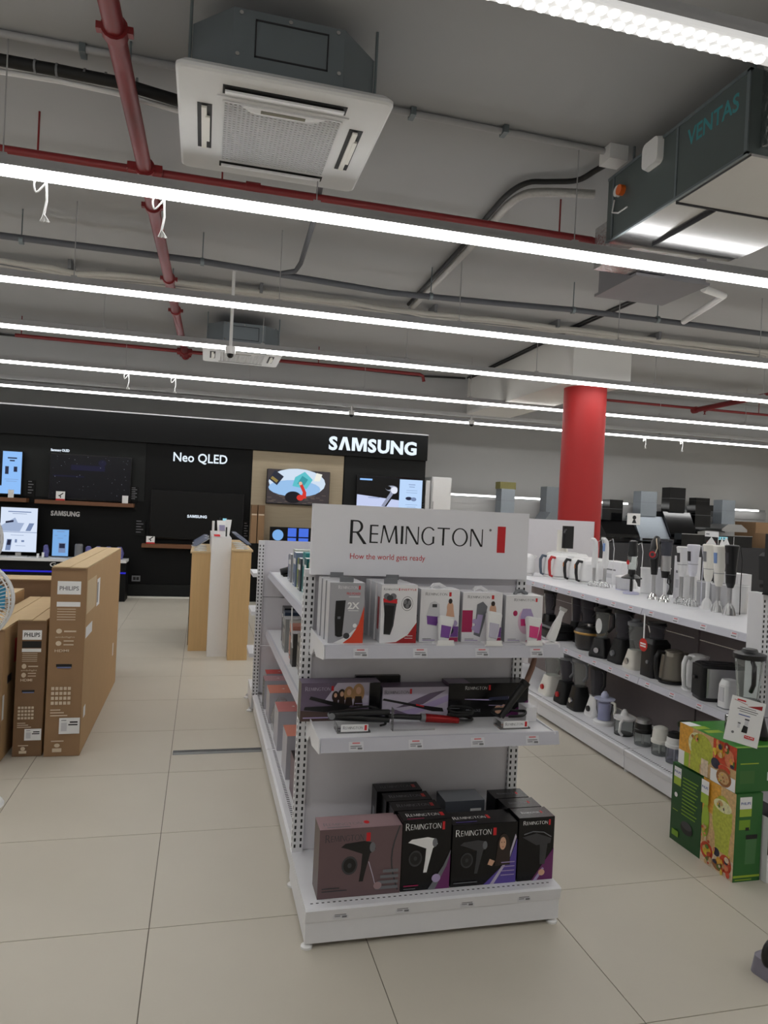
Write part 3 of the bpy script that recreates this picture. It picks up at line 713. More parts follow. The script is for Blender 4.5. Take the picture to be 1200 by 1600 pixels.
# far end of the left run: a slotted post pair with a white board, seen from behind
t = thing('shelf_end_unit', 'white slotted end unit at the far end of the left shelf run', 'shelving', (1.07, 3.0, 0))
post(t, 0.56, 2.77, 0.605, 2.815, 0.12, 1.34, '-y', 44)
for a, c in ((0.15, 0.52), (0.52, 0.90), (0.90, 1.345)): MB().box(0.605, 2.79, a+0.003, 1.55, 2.81, c-0.003).build('back_panel', PANEL, t)
MB().box(0.56, 2.82, 0.02, 1.58, 3.24, 0.15).build('base_plinth', WHITE, t)
for z in (0.45, 0.78, 1.08): MB().box(0.53, 2.83, z-0.03, 1.58, 3.18, z).build('shelf', WHITE, t)
for yy in (2.84, 3.22):
    b = MB(); b.lathe([(0.025, 0), (0.025, 0.008), (0.009, 0.016), (0.009, 0.03)], (0.553, yy, 0), 10); b.build('levelling_foot', WHITE2, t)
RUNR = run_unit('long white shelf run with kitchen appliances along the right aisle', 2.94, 3.37, (0.29, 1.28, 2.53, 3.78), [(1.062, 2.94, 3.82), (0.605, 2.94, 3.36)], -1, panel=PANELD, ztop=1.02, xbase=2.855)
t = thing('white_header_board', 'blank white header board at the far end of the right run', 'sign', (3.9, 4.2, 1.2))
MB().box(3.35, 4.19, 0.0, 4.30, 4.22, 1.60).build('sign_board', PANEL, t); MB().box(4.285, 4.185, 0.0, 4.31, 4.225, 1.60).build('edge_post', RED, t)

# ================================================================ product cartons
def carton(name, label, x0, y0, z0, w, d, h, front, side=None, top=None, cat='box', group=None, prints=None, rz=0.0, back=None):
    """printed carton; origin at its base centre. prints: {'front':[..],'top':[..],'side':[..]} in metres from the lower left of that face"""
    side = side or front; top = top or front
    b = MB(); b.box(-w/2, -d/2, 0, w/2, d/2, h, 0, {'-x': 1, '+x': 1, '+z': 2, '-z': 1})
    o = b.build(name, [front, side, top]); o.location = (x0+w/2, y0+d/2, z0); o.rotation_euler = (0, 0, rz)
    tag(o, label, cat, group)
    for k, sh in (prints or {}).items():
        if not sh: continue
        sh = [('r', 0.001, 0.001, (w if k in ('front', 'top') else d)-0.001, (d if k == 'top' else h)-0.001, front if k == 'front' else top if k == 'top' else side)]+list(sh)
        if k == 'front': decal(o, 'front_print', (-w/2, -d/2, 0), (1, 0, 0), (0, 0, 1), sh, False)
        elif k == 'top': decal(o, 'top_print', (-w/2, -d/2, h), (1, 0, 0), (0, 1, 0), sh, False)
        elif k == 'side': decal(o, 'side_print', (-w/2, d/2, 0), (0, -1, 0), (0, 0, 1), sh, False)
        elif k == 'rside': decal(o, 'side_print', (w/2, -d/2, 0), (0, 1, 0), (0, 0, 1), sh, False)
    return o
C = lambda n, c, r=0.35: M(n, c, r, var=0.02)
SILVER = C('silver card', (168, 168, 174)); LGREY = C('light grey card', (206, 206, 210)); WCARD = C('white gloss card', (232, 231, 234)); BCARD = M('black gloss card', (13, 12, 15), 0.25, var=0.02, spec=0.35)
PURP = C('purple ink', (118, 70, 150)); LILAC = C('lilac ink', (176, 160, 200)); PINK = C('pink ink', (214, 60, 128)); MAG = C('magenta ink', (168, 28, 84)); SKIN = C('skin ink', (214, 168, 140)); HAIR = C('dark hair ink', (44, 30, 26)); BLOND = C('fair hair ink', (172, 132, 90))
ROSE = C('rose card', (106, 84, 88)); ROSEL = C('light rose card', (162, 134, 138)); DPURP = C('dull violet card', (104, 90, 112)); LPURP = C('pale violet card', (190, 182, 200)); DGREY = C('dark grey ink', (58, 58, 62)); MGREY = C('mid grey ink', (110, 112, 118)); WHI = PAPER; DRED = C('dark red ink', (160, 24, 30)); ORNG = C('orange red ink', (214, 70, 40))
DMAG = C('deep magenta ink', (104, 34, 96)); VIOL = C('violet ink', (88, 70, 156)); BROWNP = C('brown print', (80, 60, 56)); NAVY = C('navy ink', (36, 40, 66))
def curve_fan(w, h, x0, rise, mt):
    """swoosh in the lower right corner"""
    pts = [(w, 0), (w, rise)]+[(w-(w-x0)*i/10, rise*(1-i/10)**2.2) for i in range(1, 11)]
    return ('p', pts, mt)
Z1 = 1.1005
# --- upper shelf
def shaver_print(w, h, kind):
    if kind == 0:
        return [('w', 'REMINGTON', w*0.24, h*0.90, h*0.045, WHI, 'l', w*0.55), ('r', w*0.82, h*0.89, w*0.87, h*0.955, INKR), ('t', 'PRO POWER', w*0.48, h*0.80, h*0.045, INKR, 'l', w*0.40), ('r', w*0.55, h*0.765, w*0.86, h*0.775, WHI),
                ('t', '2X', w*0.52, h*0.57, h*0.11, WHI, 'l', w*0.34, 0.03), ('r', w*0.54, h*0.535, w*0.84, h*0.545, WHI),
                ('p', [(w*0.18, h*0.70), (w*0.46, h*0.71), (w*0.43, h*0.42), (w*0.40, h*0.13), (w*0.20, h*0.12), (w*0.17, h*0.40)], BLACK), ('r', w*0.25, h*0.40, w*0.33, h*0.44, MGREY), ('e', w*0.31, h*0.13, w*0.10, h*0.03, BLACK),
                ('p', [(w*0.42, 0), (w, 0), (w, h*0.62), (w*0.86, h*0.32), (w*0.66, h*0.1)], ORNG), ('p', [(w*0.14, 0), (w*0.42, 0), (w*0.62, h*0.09), (w*0.8, h*0.24), (w*0.74, h*0.23), (w*0.5, h*0.1)], WHI), ('e', w*0.52, h*0.12, w*0.09, h*0.05, DGREY), ('e', w*0.75, h*0.29, w*0.06, h*0.035, WHI)]
    return [('w', 'REMINGTON', w*0.06, h*0.905, h*0.03, DGREY, 'l', w*0.40), ('r', w*0.475, h*0.90, w*0.50, h*0.945, INKR), ('t', 'INSTYLE', w*0.54, h*0.905, h*0.035, INKR, 'l', w*0.42),
            ('e', w*0.72, h*0.68, w*0.16, h*0.125, INKG), ('e', w*0.72, h*0.68, w*0.15, h*0.115, WCARD), ('e', w*0.72, h*0.68, w*0.115, h*0.09, DGREY), ('e', w*0.66, h*0.71, w*0.05, h*0.04, INKG), ('e', w*0.78, h*0.70, w*0.05, h*0.04, INKG), ('e', w*0.72, h*0.64, w*0.05, h*0.04, INKG),
            ('p', [(w*0.10, h*0.15), (w*0.28, h*0.14), (w*0.36, h*0.30), (w*0.40, h*0.55), (w*0.44, h*0.76), (w*0.05, h*0.76), (w*0.10, h*0.5)], DGREY), ('p', [(w*0.06, h*0.70), (w*0.44, h*0.68), (w*0.43, h*0.75), (w*0.06, h*0.77)], INKR), ('p', [(w*0.12, h*0.17), (w*0.26, h*0.16), (w*0.33, h*0.32), (w*0.36, h*0.64), (w*0.10, h*0.65)], BLACK), ('e', w*0.15, h*0.80, w*0.09, h*0.055, MGREY), ('e', w*0.32, h*0.80, w*0.09, h*0.055, MGREY), ('e', w*0.235, h*0.775, w*0.09, h*0.05, DGREY),
            ('p', [(w*0.0, 0), (w, 0), (w, h*0.40), (w*0.75, h*0.17), (w*0.4, h*0.04)], WHI), ('p', [(w*0.12, 0), (w, 0), (w, h*0.36), (w*0.76, h*0.14), (w*0.45, h*0.02)], DRED), ('r', w*0.74, h*0.12, w*0.9, h*0.13, WHI), ('r', w*0.68, h*0.08, w*0.9, h*0.088, WHI)]
def hook(o, x, y, h, m_):
    """hanging tab on top of a carton"""
    b = MB(); b.box(x-0.028, y-0.001, h, x+0.028, y+0.001, h+0.022, 0); b.build('hang_tab', m_, o, False)
for k in range(3):
    w, d, h = 0.140, 0.072, 0.236
    o = carton('trimmer_box', ['silver trimmer carton with red corner and 2X, leftmost on the upper shelf', 'silver trimmer carton directly behind the leftmost one with the red corner', 'rearmost silver trimmer carton in the leftmost row of the upper shelf'][k], 0.620-0.004*k, -0.075+0.077*k, Z1, w, d, h, SILVER, LGREY, LGREY, 'box', 'silver trimmer cartons', {'front': shaver_print(w, h, 0)} if k == 0 else None)
    if k != 1: hook(o, 0.0, -0.01 if k == 0 else 0.01, h, GREYP)
for k in range(3):
    w, d, h = 0.150, 0.072, 0.232
    o = carton('shaver_box', ['white rotary shaver carton with black shaver and red swoosh, second on the upper shelf', 'white rotary shaver carton standing right behind the one with the red swoosh', 'rearmost white rotary shaver carton in the second row of the upper shelf'][k], 0.828-0.006*k, -0.075+0.077*k, Z1, w, d, h, WCARD, LGREY, LGREY, 'box', 'white shaver cartons', {'front': shaver_print(w, h, 1), 'side': [('r', 0.02, 0.05, 0.05, 0.18, DRED)]} if k == 0 else None)
    if k != 1: hook(o, -0.03 if k == 0 else 0.03, 0.0, h, GREYP)
def epi_print(w, h, acc, acc2, kind):
    sh = [('w', 'REMINGTON', w*(0.12 if kind < 2 else 0.22), h*0.885, h*0.045, DGREY, 'l', w*0.55), ('r', w*(0.72 if kind < 2 else 0.80), h*0.87, w*(0.78 if kind < 2 else 0.85), h*0.95, INKR)]
    if kind < 2:
        sh += [('e', w*0.76, h*0.66, w*0.085, h*0.11, SKIN), ('e', w*0.76, h*0.78, w*0.05, h*0.05, HAIR), ('p', [(w*0.66, h*0.48), (w*0.88, h*0.48), (w*0.84, h*0.66), (w*0.69, h*0.66)], SKIN)]
    if kind == 0:
        sh += [('p', [(w*0.20, h*0.32), (w*0.42, h*0.30), (w*0.50, h*0.50), (w*0.48, h*0.72), (w*0.36, h*0.78), (w*0.24, h*0.74), (w*0.16, h*0.5)], LGREY), ('p', [(w*0.19, h*0.34), (w*0.43, h*0.31), (w*0.49, h*0.48), (w*0.17, h*0.5)], PURP), ('r', w*0.30, h*0.66, w*0.42, h*0.72, DGREY)]
    elif kind == 1:
        sh = [('r', 0, h*0.2, w*0.26, h*0.64, MAG)]+sh+[('p', [(w*0.3, h*0.15), (w*0.46, h*0.10), (w*0.55, h*0.4), (w*0.62, h*0.72), (w*0.5, h*0.82), (w*0.36, h*0.76), (w*0.34, h*0.5)], MGREY), ('p', [(w*0.3, h*0.2), (w*0.44, h*0.17), (w*0.52, h*0.55), (w*0.38, h*0.56)], LILAC), ('e', w*0.32, h*0.42, w*0.07, h*0.05, LILAC), ('e', w*0.31, h*0.28, w*0.07, h*0.05, LILAC)]
    else:
        sh += [('e', w*0.56, h*0.45, w*0.22, h*0.28, C('pale pink ink', (222, 186, 206))), ('p', [(w*0.42, h*0.35), (w*0.72, h*0.35), (w*0.76, h*0.55), (w*0.68, h*0.72), (w*0.46, h*0.72), (w*0.40, h*0.55)], LILAC), ('p', [(w*0.42, h*0.35), (w*0.72, h*0.35), (w*0.74, h*0.5), (w*0.41, h*0.5)], PINK), ('e', w*0.26, h*0.62, w*0.06, h*0.06, MAG), ('p', [(w*0.55, 0), (w, 0), (w, h*0.42), (w*0.8, h*0.22)], PINK)]
    if kind < 2: sh += [('r', w*0.68, h*0.10, w*0.99, h*0.30, PURP), ('r', w*0.68, h*0.01, w*0.99, h*0.09, MAG), ('e', w*0.78, h*0.22, w*0.09, h*0.07, NAVY), ('e', w*0.88, h*0.36, w*0.08, h*0.06, LILAC)]
    sh += [('r', w*0.08, h*0.03, w*0.4, h*0.045, LILAC), ('r', w*0.08, h*0.06, w*0.3, h*0.07, INKG)]
    return sh
for i, (x, w, h, lb) in enumerate(((0.998, 0.168, 0.215, 'white epilator carton with purple device and woman, third on the upper shelf'), (1.180, 0.176, 0.205, 'white epilator carton with magenta block and chrome device, fourth on the upper shelf'), (1.372, 0.168, 0.195, 'white epilator carton with pink device, rightmost on the upper shelf'))):
    o = carton('epilator_box', lb, x, -0.055, Z1, w, 0.10, h, WCARD, LGREY, WCARD, 'box', 'white epilator cartons', {'front': epi_print(w, h, None, None, i), 'side': [('r', 0.02, 0.03, 0.07, 0.034, INKG), ('r', 0.02, 0.05, 0.06, 0.054, INKG), ('r', 0.02, 0.1, 0.07, 0.104, INKG)]})
    b = MB(); b.tube([(-0.03, -0.01, h), (-0.015, 0, h+0.012), (0.01, 0.005, h+0.014), (0.035, 0.0, h)], 0.006, 6, flat=1.6); b.build('carry_strap', WCARD if i < 2 else GREYP, o, False)
def epilator(x, y, lb, body, acc, hgt=0.105):
    t = thing('epilator', lb, 'epilator', (x, y, Z1), group='display epilators on stands')
    b = MB(); b.box(-0.038, -0.03, 0, 0.038, 0.03, 0.007); b.build('acrylic_base', WHITE2, t, False)
    b = MB(); b.box(-0.034, -0.031, 0.007, 0.034, -0.0285, 0.022); b.build('name_card', PAPER, t, False)
    R = Matrix.Rotation(math.radians(-16), 3, 'X') @ Matrix.Rotation(math.radians(10), 3, 'Y')
    def rot(b): b.v = [tuple(R @ Vector(p)+Vector((0, 0.0, 0.008))) for p in b.v]; return b
    b = MB(); b.loft([(0, 0.018, 0.012, 0.01), (0.03, 0.024, 0.016, 0.012), (hgt*0.7, 0.030, 0.018, 0.013), (hgt*0.72, 0.030, 0.018, 0.013)], 4); rot(b).build('handle', body, t, False)
    b = MB(); b.loft([(hgt*0.72, 0.031, 0.019, 0.012), (hgt*0.92, 0.034, 0.019, 0.012), (hgt, 0.030, 0.015, 0.010)], 4); rot(b).build('head_cap', WHITE2, t, False)
    b = MB(); b.loft([(0.018, 0.018, 0.006, 0.005, 0, -0.0125), (hgt*0.62, 0.022, 0.006, 0.005, 0, -0.0135)], 4); rot(b).build('grip_inset', acc, t, False)
epilator(1.085, -0.105, 'white and purple epilator leaning on a small stand, leftmost of three', WHITE2, PURP)
epilator(1.290, -0.110, 'white epilator with chrome window on a small stand, middle of three', WHITE2, C('chrome lilac', (188, 184, 200)), 0.125)
epilator(1.470, -0.108, 'white and pink epilator on a small stand, rightmost of three', WHITE2, PINK)
t = thing('bikini_trimmer', 'slim white trimmer leaning on its stand at the right shelf end', 'trimmer', (1.565, -0.088, Z1))
R = Matrix.Rotation(math.radians(22), 3, 'Y')
b = MB(); b.loft([(0.0, 0.022, 0.012, 0.01), (0.07, 0.018, 0.011, 0.01), (0.11, 0.010, 0.008, 0.006), (0.135, 0.011, 0.008, 0.006)], 4); b.v = [tuple(R @ Vector(p)+Vector((0, 0, 0.012))) for p in b.v]; b.build('handle', WHITE2, t, False)
b = MB(); b.loft([(0.135, 0.016, 0.006, 0.004), (0.15, 0.018, 0.006, 0.004)], 4); b.v = [tuple(R @ Vector(p)+Vector((0, 0, 0.012))) for p in b.v]; b.build('head', STEEL, t, False)
MB().box(-0.04, -0.03, 0, 0.03, 0.03, 0.008).build('acrylic_base', WHITE2, t, False)
# --- middle shelf
Z2 = 0.7405
def face_row(w, h, xs, y0, hh, hair):
    out = []
    for k, x in enumerate(xs): out += [('e', x, y0+hh[k]*0.5, hh[k]*0.34, hh[k]*0.52, BLOND if k > 1 else hair), ('e', x, y0+hh[k]*0.62, hh[k]*0.15, hh[k]*0.21, SKIN), ('p', [(x-hh[k]*0.28, y0-hh[k]*0.25), (x+hh[k]*0.28, y0-hh[k]*0.25), (x+hh[k]*0.18, y0+hh[k]*0.3), (x-hh[k]*0.18, y0+hh[k]*0.3)], hair)]
    return out
w, h = 0.335, 0.158
o = carton('hair_straightener_box', 'dull violet hair straightener carton with a row of faces, left on the middle shelf', 0.553, 0.105, Z2, w, 0.085, h, DPURP, BCARD, DPURP, 'box', None, {'front': [('p', [(w*0.45, h), (w*0.9, h), (w*0.9, h*0.3), (w*0.3, h*0.55)], LPURP), ('p', [(0, 0), (w*0.8, 0), (w*0.8, h*0.16), (0, h*0.28)], BROWNP), ('w', 'REMINGTON', w*0.05, h*0.80, h*0.085, LPURP, 'l', w*0.31), ('r', w*0.375, h*0.79, w*0.405, h*0.92, INKR)]+face_row(w, h, (w*0.43, w*0.51, w*0.60, w*0.72), h*0.50, (h*0.28, h*0.33, h*0.40, h*0.47), HAIR)+[('p', [(w*0.10, h*0.58), (w*0.12, h*0.66), (w*0.45, h*0.48), (w*0.62, h*0.40), (w*0.60, h*0.34), (w*0.4, h*0.40)], BLACK), ('p', [(w*0.04, h*0.30), (w*0.05, h*0.38), (w*0.4, h*0.40), (w*0.68, h*0.34), (w*0.66, h*0.26), (w*0.3, h*0.24)], BLACK), ('r', w*0.68, h*0.44, w*0.85, h*0.455, LILAC), ('r', w*0.68, h*0.36, w*0.85, h*0.372, LILAC), ('r', w*0.68, h*0.28, w*0.85, h*0.292, LILAC), ('r', w*0.03, h*0.08, w*0.35, h*0.11, LILAC), ('r', w*0.86, 0, w, h, BCARD)]})
w, h = 0.300, 0.135
carton('curling_iron_box', 'pale violet curling iron carton with silky swirls, middle of the middle shelf', 0.900, 0.105, Z2, w, 0.09, h, LPURP, LPURP, DPURP, 'box', None, {'front': [('p', [(0, h*0.1), (w*0.5, h*0.35), (w, h*0.75), (w, h*0.55), (w*0.5, h*0.15), (w*0.1, 0), (0, 0)], LILAC), ('p', [(w*0.2, h*0.35), (w*0.6, h*0.45), (w*0.95, h*0.9), (w*0.7, h*0.8)], DPURP), ('p', [(0, h*0.3), (w*0.3, h*0.12), (w*0.45, h*0.1), (w*0.2, h*0.3)], DPURP), ('w', 'REMINGTON', w*0.03, h*0.80, h*0.09, DGREY, 'l', w*0.36), ('r', w*0.40, h*0.79, w*0.43, h*0.95, INKR), ('p', [(w*0.0, h*0.60), (w*0.02, h*0.66), (w*0.5, h*0.45), (w*0.9, h*0.32), (w*0.92, h*0.20), (w*0.75, h*0.22), (w*0.4, h*0.42)], BLACK), ('p', [(w*0.5, h*0.42), (w*0.62, h*0.36), (w*0.62, h*0.40), (w*0.5, h*0.47)], INKR)]})
w, h = 0.375, 0.148
carton('curling_wand_box', 'black styling iron carton with a long blue tinted barrel, right on the middle shelf', 1.195, 0.10, Z2, w, 0.10, h, BCARD, C('plum card', (74, 48, 76)), BCARD, 'box', None, {'front': [('w', 'REMINGTON', w*0.20, h*0.82, h*0.085, WHI, 'l', w*0.27), ('r', w*0.49, h*0.80, w*0.515, h*0.95, INKR), ('p', [(w*0.2, h*0.55), (w*0.5, h*0.53), (w*0.75, h*0.62), (w*0.75, h*0.54), (w*0.5, h*0.49), (w*0.2, h*0.53)], LILAC), ('p', [(w*0.5, h*0.58), (w*0.75, h*0.62), (w*0.74, h*0.50), (w*0.5, h*0.5)], NAVY), ('t', 'PROLUXE', w*0.22, h*0.16, h*0.09, MGREY, 'l', w*0.18), ('e', w*0.62, h*0.22, w*0.045, h*0.13, SKIN), ('e', w*0.69, h*0.28, w*0.03, h*0.09, SKIN), ('l', [(w*0.5, h*0.35), (w*0.72, h*0.33)], 0.002, LILAC), ('r', w*0.02, h*0.36, w*0.14, h*0.375, MGREY), ('r', w*0.02, h*0.27, w*0.14, h*0.285, MGREY), ('r', w*0.02, h*0.18, w*0.14, h*0.195, MGREY), ('p', [(w*0.7, 0), (w, 0), (w, h*0.5)], DMAG)], 'top': [('r', 0.0, 0.005, 0.1, 0.09, DPURP)]})
carton('styling_box_rear', 'black flat carton standing behind the violet straightener carton', 0.80, 0.192, Z2, 0.2, 0.025, 0.165, BCARD, None, None)
def stand_card(x, y, wd, lb, group='acrylic brand stands'):
    t = thing('brand_stand', lb, 'stand', (x, y, Z2), group=group)
    MB().box(-wd/2, -0.045, 0, wd/2, 0.03, 0.006).build('acrylic_base', ACRYL, t, False)
    b = MB(); b.box(-wd/2+0.015, -0.044, 0.006, wd/2-0.01, -0.040, 0.034); c = b.build('front_card', PAPER, t, False)
    L = wd-0.025
    decal(c, 'lettering', (-wd/2+0.015, -0.044, 0.006), (1, 0, 0), (0, 0, 1), [('w', 'REMINGTON', L*0.07, 0.010, 0.010, INKB, 'l', L*0.72), ('r', L*0.86, 0.004, L*0.95, 0.025, INKR)], False)
    MB().box(-wd/2, -0.040, 0.006, -wd/2+0.004, 0.03, 0.03).build('acrylic_side', ACRYL, t, False)
    return t
stand_card(0.745, -0.02, 0.135, 'clear stand with a brand card under the black hair straightener')
stand_card(1.430, -0.035, 0.135, 'clear stand with a brand card under the upright wand at the shelf end')
def iron_pair(t, L, spread, m1):
    for s in (0, 1):
        b = MB(); z = 0.045+s*spread
        b.tube([(-L/2, 0, 0.055+s*0.006), (-L*0.2, 0, 0.05+s*(spread*0.45)), (L*0.15, 0, 0.042+s*spread*0.8), (L*0.5, 0.0, 0.035+s*spread)], [0.014, 0.016, 0.014, 0.012], 10)
        b.build('arm', m1, t, False)
    b = MB(); b.cyl((-L/2+0.01, -0.016, 0.058), (-L/2+0.01, 0.016, 0.058), 0.013, n=12); b.build('hinge', GREYP, t, False)
def cord(t, pts, r=0.0045, m_=BLACKM):
    pts = smooth(pts)
    b = MB(); b.tube(pts, r, 7); b.build('power_cord', m_, t, False)
t = thing('hair_straightener', 'black hair straightener lying open on its stand at the left of the middle shelf', 'straightener', (0.775, -0.015, Z2), 0.0)
iron_pair(t, 0.25, 0.03, BLACK); cord(t, [(0.12, 0.0, 0.05), (0.13, 0.03, 0.06), (0.12, 0.06, 0.05), (0.05, 0.055, 0.075), (-0.05, 0.05, 0.06), (0.0, 0.05, 0.02), (0.08, 0.05, 0.03), (0.12, 0.03, 0.012), (0.09, 0.0, 0.012)])
t = thing('curling_iron', 'dark curling iron with a red handle lying on the middle shelf', 'curling iron', (1.06, 0.0, Z2), 0.0)
b = MB(); b.tube([(-0.17, 0.02, 0.04), (-0.02, 0.0, 0.036)], [0.010, 0.012], 10); b.build('barrel', BLACK, t, False)
b = MB(); b.cyl((-0.02, 0.0, 0.036), (0.0, 0.0, 0.034), 0.017, n=12); b.build('collar', GREYP, t, False)
b = MB(); b.tube([(0.0, 0.0, 0.034), (0.07, -0.01, 0.03), (0.14, -0.02, 0.024)], [0.018, 0.017, 0.012], 10); b.build('handle', M('metallic red', (150, 18, 22), 0.25, 0.4), t, False)
pts = [(0.14, -0.02, 0.024)]
for i in range(40):
    a = i*0.62; pts.append((0.165+0.055*math.cos(a), 0.03+0.03*math.sin(a), 0.012+0.0012*i+0.01*math.sin(a*0.7)))
cord(t, pts, 0.005)
t = thing('acrylic_display', 'clear acrylic plate holder beside the red handled curling iron', 'holder', (0.995, -0.055, Z2))
MB().box(-0.09, -0.001, 0, 0.09, 0.001, 0.006).build('foot', ACRYL, t, False); MB().box(-0.09, -0.002, 0.0, -0.087, 0.03, 0.09).build('upright', ACRYL, t, False)
t = thing('curling_wand', 'dark upright styling wand leaning to the right at the end of the middle shelf', 'curling wand', (1.42, -0.02, Z2))
b = MB(); b.tube([(-0.03, 0.0, 0.035), (0.03, 0.01, 0.11), (0.072, 0.012, 0.165)], [0.013, 0.016, 0.017], 12); b.build('handle', BLACK, t, False)
b = MB(); b.cyl((0.072, 0.012, 0.165), (0.085, 0.013, 0.18), 0.021, n=14); b.build('collar', BLACKM, t, False)
b = MB(); b.tube([(0.085, 0.013, 0.18), (0.11, 0.015, 0.24), (0.13, 0.02, 0.31)], [0.012, 0.012, 0.009], 12); b.build('barrel', M('brown ceramic', (122, 88, 74), 0.35), t, False)
cord(t, [(-0.03, 0.0, 0.035), (-0.06, 0.03, 0.05), (-0.02, 0.05, 0.055), (0.06, 0.05, 0.045), (0.09, 0.02, 0.05), (0.06, -0.02, 0.045), (0.0, -0.01, 0.04)], 0.006)
carton('accessory_pack', 'small white pack lying at the right end of the middle shelf', 1.525, 0.02, Z2, 0.05, 0.1, 0.06, WCARD, WCARD, LGREY)
# --- base shelf
Z3 = 0.1508
def dryer_print(w, h, body, x, y, s, diff=True):
    P = lambda a, c: (x+a*s, y+c*s)
    o = [('p', [P(0, 0.02), P(0.10, 0.10), P(0.55, 0.14), P(0.80, 0.08), P(0.84, -0.06), P(0.72, -0.16), P(0.5, -0.16), P(0.14, -0.02)], body), ('p', [P(0.52, -0.12), P(0.72, -0.12), P(0.60, -0.62), P(0.56, -0.82), P(0.46, -0.82), P(0.50, -0.5)], body), ('e', x+0.76*s, y-0.02*s, 0.07*s, 0.12*s, MGREY)]
    if diff: o += [('e', x+0.22*s, y-0.42*s, 0.19*s, 0.22*s, DGREY), ('e', x+0.22*s, y-0.42*s, 0.15*s, 0.17*s, BLACK), ('e', x+0.22*s, y-0.42*s, 0.05*s, 0.06*s, DGREY)]
    return o
def head_print(w, h, left=0.10, word=0.62, y=0.86, hh=0.07, c=WHI):
    return [('w', 'REMINGTON', w*left, h*y, h*hh, c, 'l', w*word), ('r', w*(left+word+0.03), h*(y-0.02), w*(left+word+0.08), h*(y+hh+0.02), INKR)]
w, h = 0.323, 0.262
carton('hair_dryer_box', 'large rose brown hair dryer carton, leftmost on the bottom shelf', 0.608, -0.175, Z3, w, 0.115, h, ROSE, BROWNP, ROSEL, 'box', 'hair dryer cartons', {'front': head_print(w, h, 0.07, 0.46, 0.82, 0.085, DGREY)+[('l', [(w*(0.97-0.09*math.sin(i/8*PI)), h*(1-i/8*0.95)) for i in range(9)], 0.006, DGREY)]+dryer_print(w, h, BLACK, w*0.26, h*0.72, w*0.50)+[('l', [(w*0.60, h*0.5), (w*0.66, h*0.28), (w*0.7, h*0.1)], 0.003, LPURP), ('r', w*0.05, h*0.10, w*0.35, h*0.115, DGREY), ('r', w*0.05, h*0.14, w*0.26, h*0.155, DGREY)]+[('r', w*(0.78-0.03*k), h*(0.32-0.08*k), w*0.97, h*(0.365-0.08*k), MGREY) for k in range(4)]+[('e', w*0.72, h*0.14, w*0.05, h*0.055, ROSEL)], 'top': [('w', 'REMINGTON', 0.02, 0.03, 0.02, MGREY, 'l', 0.15), ('e', 0.19, 0.045, 0.011, 0.014, INKR), ('r', 0.03, 0.012, 0.12, 0.018, MGREY)]})
w, h = 0.200, 0.275
for k in range(4):
    lb = ['black hair dryer carton showing a silver dryer, front of its row on the bottom shelf', 'second black carton in the row behind the silver dryer carton', 'third black carton in the row behind the silver dryer carton', 'rearmost black carton in the row behind the silver dryer carton'][k]
    fp = head_print(w, h, 0.06, 0.72, 0.87, 0.075)+[('p', [(w, 0), (w, h*0.55), (w*0.85, h*0.3), (w*0.6, 0)], DMAG)]+dryer_print(w, h, WHI, w*0.12, h*0.68, w*0.72)+[('p', [(w*0.55, 0), (w*0.70, 0), (w*0.92, h*0.32), (w, h*0.5), (w, h*0.55), (w*0.86, h*0.33)], MGREY), ('e', w*0.72, h*0.16, w*0.09, h*0.06, LILAC), ('r', w*0.06, h*0.07, w*0.36, h*0.085, MAG), ('r', w*0.06, h*0.03, w*0.30, h*0.04, MGREY)]
    carton('hair_dryer_box', lb, 0.934-0.012*k+(0.004 if k == 2 else 0), -0.172+0.094*k, Z3, w, 0.09, h+0.004*(k == 3), BCARD, BCARD, BCARD, 'box', 'hair dryer cartons', {'front': fp if k == 0 else [], 'side': [('p', [(0.02, 0.1), (0.07, 0.1), (0.06, 0.2), (0.03, 0.2)], MGREY)] if k in (0, 3) else [], 'top': [('w', 'REMINGTON', 0.025, 0.035, 0.022, WHI if k == 0 else MGREY, 'l', 0.135), ('r', 0.165, 0.03, 0.18, 0.062, INKR if k == 0 else DRED)]+([('r', 0.02, 0.012, 0.09, 0.017, MAG)] if k == 0 else [])})
w, h = 0.278, 0.245
carton('hair_dryer_box', 'wide black hair dryer carton with a long haired woman and violet corner', 1.140, -0.172, Z3, w, 0.12, h, BCARD, BCARD, BCARD, 'box', 'hair dryer cartons', {'front': head_print(w, h, 0.05, 0.54, 0.82, 0.085)+[('p', [(w*0.5, 0), (w, 0), (w, h*0.72), (w*0.9, h*0.4)], VIOL), ('p', [(w*0.60, 0), (w*0.66, 0), (w*0.9, h*0.42), (w*0.99, h*0.75), (w*0.97, h*0.8), (w*0.88, h*0.45)], LPURP)]+dryer_print(w, h, DGREY, w*0.12, h*0.66, w*0.50)+[('e', w*0.79, h*0.62, w*0.095, h*0.20, HAIR), ('p', [(w*0.66, h*0.30), (w*0.90, h*0.30), (w*0.89, h*0.62), (w*0.70, h*0.62)], HAIR), ('e', w*0.775, h*0.66, w*0.05, h*0.105, SKIN), ('p', [(w*0.55, h*0.33), (w*0.62, h*0.30), (w*0.66, h*0.38), (w*0.58, h*0.42)], SKIN), ('e', w*0.755, h*0.68, w*0.008, h*0.008, HAIR), ('e', w*0.795, h*0.68, w*0.008, h*0.008, HAIR), ('r', w*0.76, h*0.60, w*0.79, h*0.608, DRED)]+[('r', w*0.76, h*(0.13+0.07*k), w*0.97, h*(0.145+0.07*k), LILAC) for k in range(4)]+[('r', w*0.04, h*0.06, w*0.4, h*0.075, MGREY)], 'top': [('w', 'REMINGTON', 0.02, 0.05, 0.02, WHI, 'l', 0.14), ('r', 0.165, 0.045, 0.178, 0.078, INKR), ('r', 0.02, 0.02, 0.11, 0.026, VIOL)]})
w, h = 0.158, 0.256
